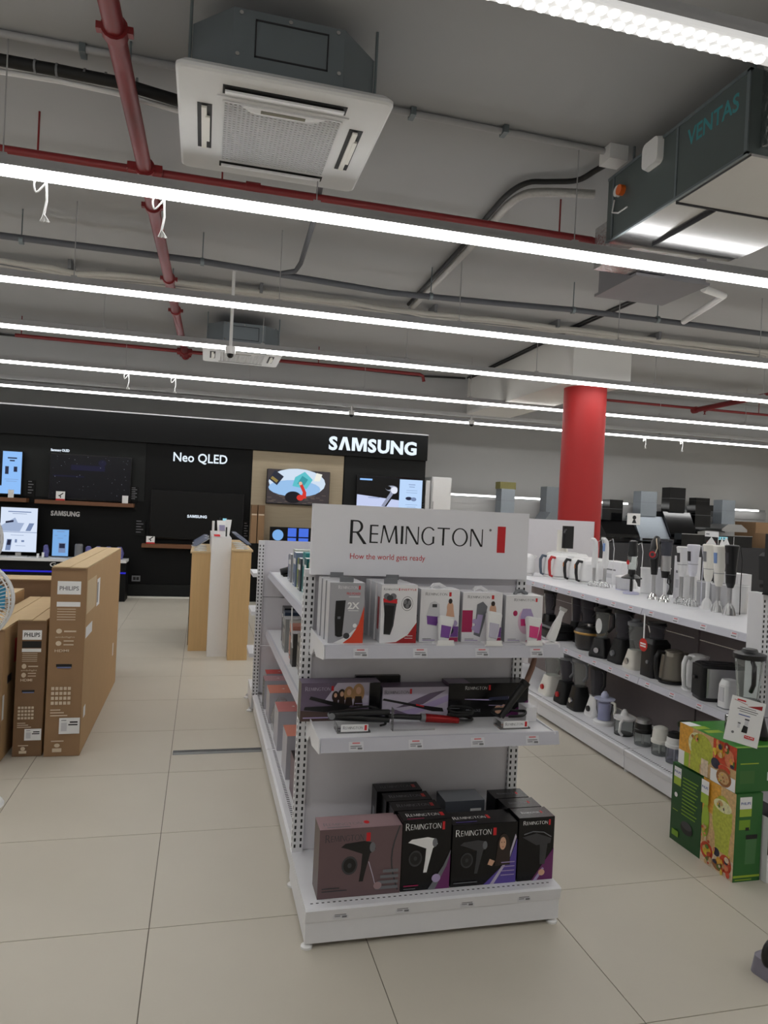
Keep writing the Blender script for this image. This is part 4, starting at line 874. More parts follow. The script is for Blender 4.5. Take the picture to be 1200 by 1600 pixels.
for k in range(3):
    carton('hair_dryer_box', ['narrow black hair dryer carton at the right end of the bottom shelf', 'second narrow black carton behind the one at the right end of the bottom shelf', 'rearmost narrow black carton at the right end of the bottom shelf'][k], 1.424-0.010*k, -0.172+0.100*k, Z3, w, 0.096, h, BCARD, BCARD, BCARD, 'box', 'hair dryer cartons', {'front': (head_print(w, h, 0.12, 0.68, 0.89, 0.05)+[('p', [(w*0.4, 0), (w, 0), (w, h*0.5)], DMAG), ('l', [(w*0.15, h*0.74), (w*0.4, h*0.78), (w*0.7, h*0.76), (w*0.92, h*0.68)], 0.004, MGREY), ('p', [(w*0.10, h*0.70), (w*0.5, h*0.75), (w*0.92, h*0.66), (w*0.9, h*0.58), (w*0.5, h*0.56)], DGREY), ('p', [(w*0.6, h*0.58), (w*0.82, h*0.58), (w*0.76, h*0.25), (w*0.62, h*0.25)], DGREY), ('p', [(w*0.45, 0), (w*0.55, 0), (w*0.75, h*0.18), (w*0.7, h*0.2)], LILAC), ('e', w*0.68, h*0.12, w*0.09, h*0.05, SKIN)]) if k == 0 else [], 'top': [('w', 'REMINGTON', 0.03, 0.04, 0.014, WHI if k == 0 else MGREY, 'l', 0.08), ('r', 0.115, 0.038, 0.123, 0.058, INKR)]})
carton('grey_appliance_box', 'slate grey carton at the back of the bottom shelf', 1.195, 0.075, Z3, 0.18, 0.12, 0.235, C('slate card', (84, 88, 96)), None, C('slate top', (120, 124, 130)), 'box', None, {'front': [('r', 0.115, 0.17, 0.165, 0.20, WHI), ('r', 0.12, 0.18, 0.16, 0.184, INKR)]})

# ================================================================ left run stock
COLA = [((86, 100, 128), 0.145), ((150, 152, 158), 0.16), ((196, 200, 190), 0.20), ((104, 120, 150), 0.19), ((168, 182, 60), 0.16), ((70, 78, 84), 0.17), ((36, 132, 132), 0.215), ((20, 96, 100), 0.19), ((120, 150, 90), 0.17), ((52, 60, 64), 0.19), ((150, 156, 160), 0.2), ((40, 60, 74), 0.19), ((90, 92, 96), 0.2)]
nm = ['blue grey', 'silver', 'white and grey', 'steel blue', 'lime green', 'charcoal', 'teal', 'dark teal', 'olive green', 'dark grey', 'pale silver', 'navy', 'mid grey']
y = 2.30
for k, (c, hh) in enumerate(COLA):
    d = 0.105 if k % 3 else 0.125
    y -= d+0.012
    mt = C('carton colour a%d' % k, c)
    carton('care_box', '%s slim carton on the left run top shelf, %d from its far end' % (nm[k], k+1), 0.735-0.01*(k % 2), y, 1.1005, 0.12, d, hh+0.03, mt, mt, WCARD if k % 2 else mt, 'box', 'slim cartons on the left run top shelf', {'side': [('r', 0.012, hh*0.75, d-0.012, hh*0.95, WHI if k % 2 else LGREY), ('r', 0.02, 0.03, d-0.03, hh*0.45, C('carton art a%d' % k, tuple(min(255, int(v*0.55+20)) for v in c))), ('r', 0.015, 0.012, d*0.6, 0.018, WHI)]})
t = thing('display_shaver', 'black and red shaver lying at the far end of the left run top shelf', 'shaver', (0.78, 2.45, 1.1005))
b = MB(); b.tube([(-0.08, 0, 0.03), (0.0, 0, 0.05), (0.06, 0, 0.06)], [0.025, 0.03, 0.035], 10); b.build('handle', BLACK, t, False)
b = MB(); b.cyl((-0.02, 0, 0.045), (0.0, 0, 0.05), 0.033, n=12); b.build('ring', INKR, t, False); MB().box(-0.06, -0.04, 0, 0.06, 0.04, 0.012).build('base', BLACKM, t, False)
COLB = [((24, 26, 30), .22), ((44, 60, 82), .21), ((150, 152, 152), .19), ((188, 184, 178), .19), ((196, 130, 112), .19), ((60, 58, 56), .17), ((170, 166, 158), .18), ((120, 118, 112), .19), ((90, 88, 80), .20), ((150, 146, 136), .18), ((60, 60, 58), .17)]
nb = ['black', 'dark blue', 'grey', 'pale grey', 'copper pink', 'charcoal', 'stone grey', 'taupe', 'olive grey', 'sand grey', 'graphite']
y = 2.36
for k, (c, hh) in enumerate(COLB):
    d = 0.11 if k % 2 else 0.14
    y -= d+0.02
    mt = C('carton colour b%d' % k, c)
    carton('care_box', '%s carton on the left run middle shelf, %d from its far end' % (nb[k], k+1), 0.715-0.012*(k % 3), y, 0.6505, 0.14, d, hh+0.03, mt, mt, LGREY if k % 3 == 2 else mt, 'box', 'cartons on the left run middle shelf', {'side': [('r', 0.012, hh*0.78, d-0.03, hh*0.90, WHI if c[0] < 120 else DGREY), ('e', d*0.5, hh*0.45, d*0.28, hh*0.22, C('carton art b%d' % k, tuple(min(255, int(v*0.5+30)) for v in c))), ('r', 0.015, 0.02, d-0.02, 0.03, INKG)]})
PEACH = C('copper pink card', (206, 128, 108)); PEACH2 = C('rose card b', (196, 120, 118)); GCARD = C('cool grey card', (176, 174, 182))
LOW = [(2.57, 0.14, 0.205, 'red topped grey carton, farthest on the bottom of the left run', C('red card', (204, 60, 56)), 0.645), (2.36, 0.15, 0.205, 'mauve topped dark carton on the bottom of the left run', C('mauve card', (178, 136, 142)), 0.615), (2.02, 0.22, 0.205, 'copper topped grey carton, third on the bottom of the left run', PEACH, 0.620), (1.48, 0.22, 0.235, 'rose topped grey carton, fourth on the bottom of the left run', PEACH2, 0.622), (1.02, 0.20, 0.235, 'copper topped grey carton, nearest of that colour on the bottom of the left run', PEACH, 0.622)]
for k, (yy, d, hh, lb, tp, xx) in enumerate(LOW):
    carton('styler_box', lb, xx, yy, 0.1475, 0.20, d, hh, GCARD, BCARD if k == 1 else GCARD, tp, 'box', 'tall cartons on the left run bottom', {'front': [('r', 0.06, hh*0.55, 0.12, hh*0.57, DGREY)], 'top': [('p', [(0.09, d*0.5), (0.11, d*0.56), (0.11, d*0.44)], WHI)]})
carton('styler_box', 'dark patterned carton with a white and red band on the bottom of the left run', 0.630, 0.74, 0.1475, 0.18, 0.16, 0.20, BCARD, C('mixed card', (88, 60, 72)), BCARD, 'box', None, {'front': [('r', 0, 0.12, 0.18, 0.17, WHI), ('r', 0.01, 0.125, 0.05, 0.165, INKR), ('p', [(0.03, 0.22), (0.1, 0.25), (0.15, 0.21), (0.08, 0.2)], LILAC)]})
carton('styler_box', 'dark slim carton standing close behind the near slotted post', 0.650, 0.48, 0.1475, 0.12, 0.14, 0.23, BCARD, DPURP, BCARD)
t = thing('plastic_bag', 'crumpled clear plastic bag on the bottom of the left run', 'bag', (0.685, 1.83, 0.1475))
b = MB(); b.loft([(0, 0.05, 0.09, 0.03), (0.08, 0.06, 0.10, 0.03), (0.17, 0.045, 0.08, 0.03), (0.22, 0.02, 0.05, 0.02)], 5)
b.v = [(x*(1+0.15*math.sin(9*z*7+y*40)), y*(1+0.12*math.cos(z*60)), z) for x, y, z in b.v]; b.build('film', ACRYL, t, False)
MB().box(-0.035, -0.07, 0.002, 0.035, 0.07, 0.15).build('content', GCARD, t, False)
t = thing('price_hanger', 'thin white strap hanging from the left run top shelf', 'strap', (0.64, 1.12, 1.0))
b = MB(); b.tube([(0.628, 1.12, 1.065), (0.632, 1.12, 0.95), (0.64, 1.12, 0.84)], 0.004, 6); b.build('strap', PAPER, t)
t = thing('floor_cover_strip', 'grey aluminium cable cover strip lying across the floor', 'cable cover', (0.28, 1.92, 0))
b = MB(); b.prism([(1.895, 0.0005), (1.955, 0.0005), (1.948, 0.012), (1.902, 0.012)], 'x', 0.01, 0.57); b.build('cover', M('aluminium strip', (150, 152, 152), 0.4, 0.6), t)
b = MB(); b.box(0.012, 1.91, 0.012, 0.57, 1.918, 0.0135); b.box(0.012, 1.932, 0.012, 0.57, 1.94, 0.0135); b.build('groove', SLOT, t)

# ================================================================ television cartons on the left
def tv_carton(label, x0, y0, x1, y1, h, mt, prints=None, side=None, flap=True):
    t = thing('tv_carton', label, 'carton', ((x0+x1)/2, (y0+y1)/2, 0))
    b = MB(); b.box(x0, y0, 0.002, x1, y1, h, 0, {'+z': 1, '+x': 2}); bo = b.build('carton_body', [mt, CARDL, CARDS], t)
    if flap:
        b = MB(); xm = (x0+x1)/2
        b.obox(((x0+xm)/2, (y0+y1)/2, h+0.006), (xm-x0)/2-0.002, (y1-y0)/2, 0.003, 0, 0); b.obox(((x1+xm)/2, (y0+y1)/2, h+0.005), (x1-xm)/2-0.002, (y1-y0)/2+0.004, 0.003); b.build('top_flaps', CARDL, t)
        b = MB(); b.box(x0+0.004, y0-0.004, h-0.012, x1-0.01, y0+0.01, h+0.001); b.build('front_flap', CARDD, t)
    if prints: decal(t, 'front_print', (x0, y0, 0.002), (1, 0, 0), (0, 0, 1), [('r', 0.002, 0.002, x1-x0-0.002, h-0.004, mt)]+prints)
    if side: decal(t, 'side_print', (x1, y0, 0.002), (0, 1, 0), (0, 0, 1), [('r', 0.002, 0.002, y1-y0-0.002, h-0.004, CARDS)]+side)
    return t
SAND = M('pale print on card', (214, 196, 172), 0.8); BLUEI = M('brand blue ink', (28, 60, 140), 0.5)
def philips_front(w, h, dark):
    s = [('r', w*0.18, h*0.86, w*0.84, h*0.93, PAPER), ('t', 'PHILIPS', w*0.24, h*0.882, 0.026, INKB if dark else INKG, 'l', w*0.54, 0.02)]
    if dark: s += [('r', w*0.18, h*0.80, w*0.84, h*0.85, INKB), ('r', w*0.18, h*0.77, w*0.84, h*0.795, PAPER)]
    else: s += [('r', w*0.18, h*0.795, w*0.84, h*0.82, PAPER)]
    for k in range(5): s.append(('r', w*0.2, h*(0.78-0.014*k)-(0.02 if dark else 0), w*0.72, h*(0.784-0.014*k)-(0.02 if dark else 0), SAND))
    s += [('e', w*0.28, h*0.665, w*0.08, 0.015, SAND), ('r', w*0.42, h*0.66, w*0.76, h*0.668, SAND), ('t', 'ambilight', w*0.18, h*0.63, 0.010, SAND, 'l', w*0.55), ('e', w*0.28, h*0.60, w*0.08, 0.015, SAND), ('r', w*0.42, h*0.59, w*0.7, h*0.596, SAND), ('r', w*0.42, h*0.61, w*0.7, h*0.616, SAND), ('t', 'HDMI', w*0.18, h*0.555, 0.016, SAND, 'l', w*0.4, 0.02)]
    s += [('r', w*0.24, h*0.475, w*0.68, h*0.49, INKB), ('r', w*0.27, h*0.468, w*0.66, h*0.476, M('slot glimpse', (110, 120, 160), 0.5))]
    for k in range(4):
        for j in range(5): s.append(('r', w*(0.14+0.115*j), h*(0.275+0.026*k), w*(0.14+0.115*j+0.085), h*(0.275+0.026*k+0.017), SAND))
    for k in range(3): s.append(('r', w*0.14, h*(0.215+0.015*k), w*(0.62-0.1*k), h*(0.221+0.015*k), SAND))
    s += [('r', w*0.40, h*0.12, w*0.98, h*0.205, PAPER), ('r', w*0.46, h*0.19, w*0.6, h*0.194, INKG), ('r', w*0.66, h*0.165, w*0.92, h*0.172, INKB), ('r', w*0.7, h*0.178, w*0.92, h*0.186, INKB), ('r', w*0.46, h*0.135, w*0.62, h*0.18, LGREY), ('r', w*0.2, h*0.08, w*0.55, h*0.086, SAND), ('e', w*0.37, h*0.06, w*0.08, 0.012, SAND), ('r', w*0.24, h*0.025, w*0.5, h*0.045, SAND)]
    return s
w = 0.206; h = 1.17
tv_carton('tall brown television carton with white brand plate, nearest to the aisle', -0.758, 1.946, -0.552, 3.82, h, CARD, philips_front(w, h, False),
          [('r', 0.03, h*0.75, 0.42, h*0.93, M('faint print panel', (206, 184, 148), 0.8)), ('r', 0.46, h*0.74, 0.60, h*0.90, PAPER), ('r', 0.47, h*0.76, 0.52, h*0.88, INKG), ('r', 0.03, h*0.62, 0.3, h*0.68, PAPER), ('r', 0.08, h*0.18, 0.16, h*0.24, PAPER), ('r', 1.55, h*0.25, 1.6, h*0.34, PAPER)])
w = 0.165; h = 0.838
tv_carton('shorter brown television carton with black brand stripe beside the tall one', -0.94, 1.965, -0.775, 3.3, h, CARDD, philips_front(w, h, True))
tv_carton('brown carton with white labels at the left edge, side on to the aisle', -1.16, 1.86, -0.985, 3.3, 0.80, CARD, None, [('r', 0.01, 0.25, 0.05, 0.40, PAPER), ('r', 0.25, 0.55, 0.45, 0.7, INKR), ('r', 0.6, 0.5, 0.8, 0.6, PAPER), ('r', 0.1, 0.45, 0.2, 0.5, DGREY)])
tv_carton('brown carton farthest left, behind the fans', -1.50, 1.98, -1.19, 3.25, 0.87, CARDD)
tv_carton('long flat brown carton behind the left cartons, front one of two', -2.0, 3.45, -0.80, 3.72, 0.92, CARDD)
tv_carton('long flat brown carton behind the left cartons, rear one of two', -2.3, 3.95, -0.62, 4.3, 0.86, CARD)
tv_carton('low brown carton wedged between the left cartons and the tall one', -1.0, 3.34, -0.765, 3.43, 0.88, CARDL)
# fans
FANW = M('fan white wire', (226, 226, 226), 0.4, var=0.01)
def fan(label, x, y, z, r, blade):
    t = thing('pedestal_fan', label, 'fan', (x, y, 0), group='white pedestal fans')
    c = Vector((x, y-0.05, z))
    for k, (dy, rr) in enumerate(((0.0, r), (-0.05, r*0.98), (0.05, r*0.98))):
        b = MB(); b.tube([c+Vector((rr*math.cos(a*2*PI/40), dy, rr*math.sin(a*2*PI/40))) for a in range(40)], 0.007 if k == 0 else 0.004, 6, closed=True); b.build('grille_ring', FANW, t)
    b = MB()
    for i in range(60):
        a = 2*PI*i/60
        for s in (-1, 1): b.tube([c+Vector((0.04*math.cos(a), s*0.085, 0.04*math.sin(a))), c+Vector((r*0.6*math.cos(a), s*0.08, r*0.6*math.sin(a))), c+Vector((r*math.cos(a), 0, r*math.sin(a)))], 0.0022, 4)
    tag(b.build('grille_wires', FANW, t), kind='stuff')
    for k in range(3):
        a0 = k*2*PI/3+0.3; b = MB(); pts = [(0.05, -0.2), (0.12, -0.45), (r*0.86, -0.5), (r*0.9, 0.1), (r*0.7, 0.4), (0.1, 0.35), (0.05, 0.2)]
        V = [c+Vector((q*math.cos(a0+an), 0.02*math.sin(an*2), q*math.sin(a0+an))) for q, an in pts]
        V2 = [p+Vector((0, 0.004, 0)) for p in V]; n = len(V)
        b.add(V+V2, [tuple(range(n-1, -1, -1)), tuple(range(n, 2*n))]+[(i, (i+1) % n, n+(i+1) % n, n+i) for i in range(n)]); b.build('blade', blade, t)
    b = MB(); b.cyl(c+Vector((0, -0.09, 0)), c+Vector((0, -0.08, 0)), 0.045, n=18); b.cyl(c+Vector((0, 0.06, 0)), c+Vector((0, 0.20, 0)), 0.06, 0.05, n=16); b.build('motor', FANW, t)
    b = MB(); b.cyl((x, y+0.06, 0.03), (x, y+0.06, z-0.04), 0.014, n=10); b.build('pole', FANW, t)
    b = MB(); b.lathe([(0, 0.04), (0.05, 0.038), (0.17, 0.012), (0.18, 0.002), (0, 0.002)], (x, y+0.06, 0), 20); b.build('base', FANW, t)
fan('white pedestal fan with blue blades at the left edge, lower one', -0.985, 1.17, 1.075, 0.205, M('blue fan blade', (60, 150, 190), 0.3))
fan('white pedestal fan with dark violet blades at the left edge, upper one', -1.155, 1.56, 1.355, 0.215, M('violet grey fan blade', (96, 88, 110), 0.3))

# ================================================================ wooden phone island
t = thing('display_island', 'maple and white display island with phones in front of the black wall', 'display table', (0.33, 5.6, 0))
b = MB(); b.box(0.036, 5.13, 0, 0.24, 6.6, 1.055); b.build('maple_counter', WOODL, t)
MB().box(0.232, 4.835, 0, 0.434, 6.6, 1.245).build('white_spine', WHITE2, t)
b = MB(); b.box(0.436, 4.655, 0, 0.635, 6.6, 1.12); b.build('maple_counter', WOODL, t)
MB().box(0.02, 5.12, 1.055, 0.232, 6.6, 1.072).build('counter_top', CARDL, t); MB().box(0.436, 4.645, 1.12, 0.65, 6.6, 1.137).build('counter_top', CARDL, t)
MB().box(0.028, 5.2, 0.05, 0.036, 6.5, 1.05).build('side_panel', BLACKM, t)
def phone(x, y, z, label, rz, mt=GLOSSB, tilt=50, s=1.0):
    t = thing('display_phone', label, 'phone', (x, y, z), rz, group='phones on the display island')
    MB().box(-0.04*s, -0.04*s, 0, 0.04*s, 0.04*s, 0.012).build('stand', WHITE2, t, False)
    b = MB(); b.obox((0, 0.0, 0.075*s), 0.037*s, 0.004, 0.075*s, 0, math.radians(-tilt)); b.build('handset', mt, t, False)
    b = MB(); b.obox((0, -0.004, 0.078*s), 0.034*s, 0.0015, 0.069*s, 0, math.radians(-tilt)); b.build('screen', EM('phone screen', (40, 52, 80), 0.7), t, False)
for k in range(4):
    phone(0.12, 5.28+0.3*k, 1.0725, 'silver edged phone lying tilted on the left maple counter, %s from the near end' % ['first', 'second', 'third', 'fourth'][k], -1.0, STEEL if k % 2 == 0 else GLOSSB, 62, 1.25)
    phone(0.55, 4.82+0.33*k, 1.1375, 'dark phone tilted on the right maple counter, %s from the near end' % ['first', 'second', 'third', 'fourth'][k], 1.0, GLOSSB, 60, 1.2)
t = thing('card_holder', 'clear holder with leaflets and a small lit phone on the white spine', 'holder', (0.33, 4.95, 1.246))
MB().box(-0.10, -0.02, 0, -0.075, 0.03, 0.17).build('white_block', WHITE2, t, False)
b = MB(); b.obox((0.0, 0.03, 0.09), 0.045, 0.002, 0.09, 0.25, math.radians(-18)); b.obox((0.06, 0.05, 0.095), 0.035, 0.002, 0.095, -0.5, math.radians(-14)); b.build('leaflet', PAPER, t, False)
b = MB(); b.obox((0.005, 0.02, 0.10), 0.03, 0.0005, 0.03, 0.25, math.radians(-18)); b.build('leaflet_print', C('violet grey ink', (150, 144, 176)), t, False)
b = MB(); b.obox((0.05, -0.01, 0.06), 0.008, 0.006, 0.05, 0, math.radians(-20)); b.build('black_pen', BLACK, t, False)
b = MB(); b.obox((-0.045, -0.03, 0.02), 0.03, 0.02, 0.006, 0.2, math.radians(15)); b.build('red_card', INKR, t, False)
b = MB(); b.obox((0.02, 0.12, 0.17), 0.045, 0.006, 0.035); b.build('black_phone', GLOSSB, t, False)
b = MB(); b.obox((0.03, 0.112, 0.17), 0.02, 0.001, 0.028); b.build('lit_screen', EM('cyan screen', (150, 220, 240), 0.9), t, False)
b = MB(); b.cyl((0.02, 0.12, 0), (0.02, 0.12, 0.14), 0.006, n=8); b.build('stem', WHITE2, t, False)

# ================================================================ black television wall
YW = 9.35
BW = M('black laminate', (9, 10, 11), 0.55, var=0.08, scale=2, spec=0.2); BW2 = M('charcoal laminate', (24, 26, 26), 0.6, var=0.06, scale=2, spec=0.25)
t = thing('brand_wall', 'large black display wall with white letters along its top', 'display wall', (0, YW, 0))
MB().box(-5.5, YW, 0, 3.93, YW+0.4, 2.52).build('wall_body', BW, t)
MB().box(-5.5, YW-0.10, 2.51, 3.93, YW+0.4, 2.955).build('fascia', BW, t)
MB().box(-5.5, YW-0.02, 1.56, -0.80, YW, 2.51).build('upper_panel', BW2, t); MB().box(2.47, YW-0.02, 0.9, 3.93, YW, 2.51).build('upper_panel', BW2, t)
MB().box(0.90, YW-0.03, 0.0, 2.45, YW, 2.50).build('beige_panel', BEIGE, t)
MB().box(-5.5, YW-0.04, 0.0, 3.93, YW, 0.22).build('kick_panel', BW2, t)
MB().box(-5.5, YW-0.10, 2.955, 3.93, YW+0.4, 2.975).build('top_edge', RAIL, t)
MB().box(-5.5, YW-0.07, 0.0, 3.93, YW-0.04, 0.03).build('kerb', IVORY, t)
LIT = EM('lit white letters', (226, 238, 250), 1.1)
def letters3d(parent, kind, txt, x, y, z, h, wd, mt, depth=0.02, bold=0.0):
    V, F, w0 = (heavy_geo(txt) if kind == 'h' else text_geo(txt, bold))
    b = MB(); b.fix = False; n = len(V); sx = wd/w0
    V0 = [(x+p[0]*sx, y-depth, z+p[1]*h) for p in V]; V1 = [(x+p[0]*sx, y, z+p[1]*h) for p in V]
    b.add(V0, F)
    from collections import Counter
    ed = Counter()
    for f in F:
        for i in range(len(f)): ed[frozenset((f[i], f[(i+1) % len(f)]))] += 1
    b2 = []
    for f in F:
        for i in range(len(f)):
            a, c = f[i], f[(i+1) % len(f)]
            if ed[frozenset((a, c))] == 1: b2.append((a, n+a, n+c, c))
    b.add(V0+V1, b2)
    return b.build('lettering', mt, parent)
letters3d(t, 'h', 'SAMSUNG', 2.16, YW-0.10, 2.60, 0.225, 1.56, LIT)
letters3d(t, 't', 'Neo QLED', -0.375, YW, 2.245, 0.15, 0.86, LIT, 0.02, 0.012)
letters3d(t, 't', 'Samsung OLED', -2.22, YW-0.02, 2.285, 0.04, 0.27, LIT, 0.01, 0.02)
letters3d(t, 'h', 'SAMSUNG', -2.18, YW, 1.275, 0.075, 0.42, M('pale letters', (214, 214, 214), 0.4), 0.02)
def wall_shelf(label, x0, x1, z, dp=0.22):
    o = MB().box(x0, YW-dp, z-0.06, x1, YW-0.021, z).build('wall_shelf', WOODD, at=((x0+x1)/2, YW-dp, z-0.06)); tag(o, label, 'shelf', 'walnut shelves on the black wall')
wall_shelf('walnut shelf below the starry dark screen', -2.38, -0.94, 1.517)
wall_shelf('walnut shelf below the blue screen at the left edge', -4.2, -2.50, 1.525)
wall_shelf('walnut shelf below the screen with the small white brand word', -0.79, 0.85, 0.89)
DARKS = EM('dark screen', (10, 10, 20), 0.5); BLUES = EM('pale blue screen', (140, 188, 246), 1.0); WHS = EM('white screen', (214, 226, 246), 1.0); SKY = EM('sky screen', (120, 170, 226), 1.0)
EDK = EM('screen dark ink', (40, 48, 80), 0.6); EGR = EM('screen grey ink', (130, 150, 190), 0.8); EBL = EM('screen black', (8, 8, 10), 0.4)
def tv(label, x0, x1, z0, z1, shapes, y=None, feet=True, screen=DARKS, group='televisions on the black wall'):
    y = y or YW-0.10
    t = thing('television', label, 'television', ((x0+x1)/2, y, z0), group=group)
    b = MB(); b.box(x0, y, z0, x1, y+0.05, z1); b.build('bezel', GLOSSB, t)
    MB().box(x0+0.012, y-0.003, z0+0.018, x1-0.012, y-0.0002, z1-0.012).build('screen', screen, t)
    if shapes: decal(t, 'picture', (x0+0.012, y-0.003, z0+0.018), (1, 0, 0), (0, 0, 1), shapes, step=0.001)
    MB().box((x0+x1)/2-0.15, y+0.05, (z0+z1)/2-0.1, (x0+x1)/2+0.15, YW-0.005, (z0+z1)/2+0.1).build('wall_mount', BLACKM, t)
    return t
rr = random.Random(5)
st = [('r', 0.0, 0.0, 1.185, 0.68, DARKS), ('r', 0.05, 0.34, 0.5, 0.36, EM('deep blue glow', (16, 16, 46), 0.9)), ('r', 0.30, 0.45, 0.8, 0.53, EM('deep blue glow', (16, 16, 46), 0.9)), ('e', 0.76, 0.58, 0.06, 0.05, EM('deep blue glow', (16, 16, 46), 0.9))]
for k in range(46):
    a, c, s = rr.uniform(0.04, 1.15), rr.uniform(0.05, 0.66), rr.uniform(0.002, 0.006); st.append(('r', a, c, a+s, c+s, WHS))
tv('dark screen with tiny stars above the long walnut shelf', -2.215, -1.003, 1.535, 2.25, st)
w, h = 0.27, 0.65
tv('screen at the left edge with a pale blue product column', -3.95, -2.592, 1.567, 2.245, [('r', 0.0, 0.0, 1.33, 0.12, BLUES), ('r', 1.06, 0.1, 1.33, 0.65, BLUES), ('r', 1.13, 0.54, 1.26, 0.56, EDK), ('r', 1.16, 0.50, 1.23, 0.52, EDK), ('r', 1.10, 0.30, 1.15, 0.42, EDK), ('r', 1.22, 0.34, 1.27, 0.42, EDK), ('r', 1.1, 0.22, 1.29, 0.225, EGR), ('r', 1.12, 0.19, 1.27, 0.195, EGR)])
tv('large black television with a small white brand word above the low shelf', -0.685, 0.785, 0.975, 1.757, [('h', 'SAMSUNG', 0.56, 0.34, 0.045, LIT, 'l', 0.31)], screen=EM('glossy black screen', (6, 7, 8), 0.3))
# picture television: a child painting at a round pale table
w, h = 1.05, 0.57
BGS = EM('cobble brown', (62, 56, 58), 0.9)
pic = [('r', 0, 0, w-0.0, h-0.0, BGS)]
for k in range(40):
    a, c = rr.uniform(0.0, 0.95), rr.uniform(0, 0.16); pic.append(('r', a, c, a+0.07, c+0.012, EM('cobble light', (104, 92, 86), 0.8)))
pic += [('e', 0.50, 0.36, 0.48, 0.235, EM('pale table', (206, 222, 240), 1.0)), ('e', 0.46, 0.26, 0.44, 0.14, EM('table shade', (150, 190, 232), 1.0)), ('p', [(0.02, 0.40), (0.16, 0.30), (0.27, 0.45), (0.12, 0.55)], EM('paint box', (40, 44, 60), 0.8)), ('p', [(0.05, 0.41), (0.15, 0.34), (0.18, 0.38), (0.08, 0.45)], EM('paint box colour', (150, 130, 70), 0.9)), ('p', [(0.42, 0.30), (0.66, 0.26), (0.76, 0.42), (0.62, 0.55), (0.46, 0.45)], EM('teal painting', (90, 190, 200), 1.0)), ('p', [(0.50, 0.34), (0.62, 0.32), (0.68, 0.42), (0.58, 0.48)], EM('teal painting dark', (50, 150, 160), 1.0)), ('p', [(0.78, 0.40), (0.88, 0.40), (0.92, 0.52), (0.82, 0.54)], EM('paper sheet', (236, 236, 226), 1.0)), ('p', [(0.53, 0.34), (0.58, 0.36), (0.66, 0.20), (0.66, 0.10), (0.58, 0.10), (0.60, 0.2)], EM('red sleeve', (206, 50, 40), 1.0)), ('e', 0.555, 0.35, 0.03, 0.03, EM('hand tone', (220, 180, 160), 1.0)), ('e', 0.44, 0.11, 0.14, 0.10, EM('dark hair', (24, 22, 30), 0.7)), ('e', 0.56, 0.11, 0.06, 0.05, EM('red sleeve', (206, 50, 40), 1.0))]
tv('television on the beige panel showing a painter at a round table', 1.139, 2.207, 1.62, 2.203, pic)
w, h = 1.17, 0.55
ear = [('r', 0, 0, 0.755, 0.30, EM('pale violet screen', (196, 206, 240), 1.0)), ('p', [(0, 0.24), (0.755, 0.17), (0.755, 0.54), (0, 0.54)], EBL), ('r', 0.755, 0, 1.17, 0.54, EM('ice white screen', (186, 214, 250), 1.0)), ('r', 0.04, 0.49, 0.26, 0.52, BLUES), ('p', [(0.44, 0.06), (0.50, 0.04), (0.68, 0.30), (0.72, 0.36), (0.62, 0.40), (0.58, 0.28)], EM('earbud stem', (150, 156, 180), 0.9)), ('p', [(0.50, 0.05), (0.53, 0.05), (0.69, 0.30), (0.66, 0.30)], EBL), ('e', 0.61, 0.37, 0.11, 0.05, EM('earbud tip', (170, 176, 196), 0.9)), ('e', 0.66, 0.34, 0.06, 0.06, EM('earbud light', (226, 230, 244), 1.0)), ('e', 0.55, 0.375, 0.05, 0.035, EBL), ('r', 0.47, 0.03, 0.75, 0.045, EDK), ('r', 0.2, 0.19, 0.40, 0.2, EGR), ('r', 0.92, 0.45, 1.04, 0.46, EGR), ('r', 0.93, 0.41, 1.03, 0.42, EGR), ('r', 0.88, 0.35, 1.08, 0.355, EGR), ('r', 0.88, 0.31, 1.08, 0.315, EGR), ('e', 0.93, 0.21, 0.06, 0.03, EDK), ('e', 1.02, 0.2, 0.05, 0.035, EGR), ('r', 0.87, 0.10, 1.09, 0.105, EGR), ('r', 0.9, 0.06, 1.06, 0.065, EGR)]
tv('television below the large white letters with a shiny earbud picture', 2.68, 3.862, 1.60, 2.192, ear)
tv('low television in front of the beige panel with dark blue windows', 1.20, 2.20, 0.72, 1.25, [('r', 0.0, 0.0, 0.98, 0.5, EBL), ('e', 0.12, 0.38, 0.09, 0.09, SKY), ('r', 0.28, 0.2, 0.42, 0.5, EM('blue window', (70, 110, 220), 1.0)), ('r', 0.46, 0.2, 0.62, 0.5, EM('blue window', (70, 110, 220), 1.0)), ('r', 0.28, 0.34, 0.62, 0.36, EBL), ('r', 0.68, 0.36, 0.73, 0.47, WHS)], y=YW-0.45, group=None)
# price plates and cards
def card(label, x, z, w, h, shapes=None, mt=PAPER, y=None, name='price_card'):
    y = y or YW-0.20
    o = MB().box(x-w/2, y, z, x+w/2, y+0.006, z+h).build(name, mt, at=(x, y, z)); tag(o, label, 'price card', 'price cards on the black wall')
    if shapes: decal(o, 'print', (-w/2, 0, 0), (1, 0, 0), (0, 0, 1), shapes, False)
    return o
chk = [('r', 0, 0, 0.13, 0.025, INKR), ('p', [(0.03, 0.08), (0.05, 0.06), (0.11, 0.11), (0.1, 0.12), (0.05, 0.08)], INKB), ('r', 0.06, 0.04, 0.075, 0.07, INKB)]
card('small white card with a red foot below the starry screen', -2.02, 1.518, 0.13, 0.14, chk); card('plain white card at the right end of the starry screen shelf', -1.07, 1.518, 0.09, 0.12, None)
card('plain white card before the left edge blue screen', -2.72, 1.526, 0.08, 0.12, None); card('small white card with a red foot on the low walnut shelf', -0.66, 0.891, 0.13, 0.12, chk)
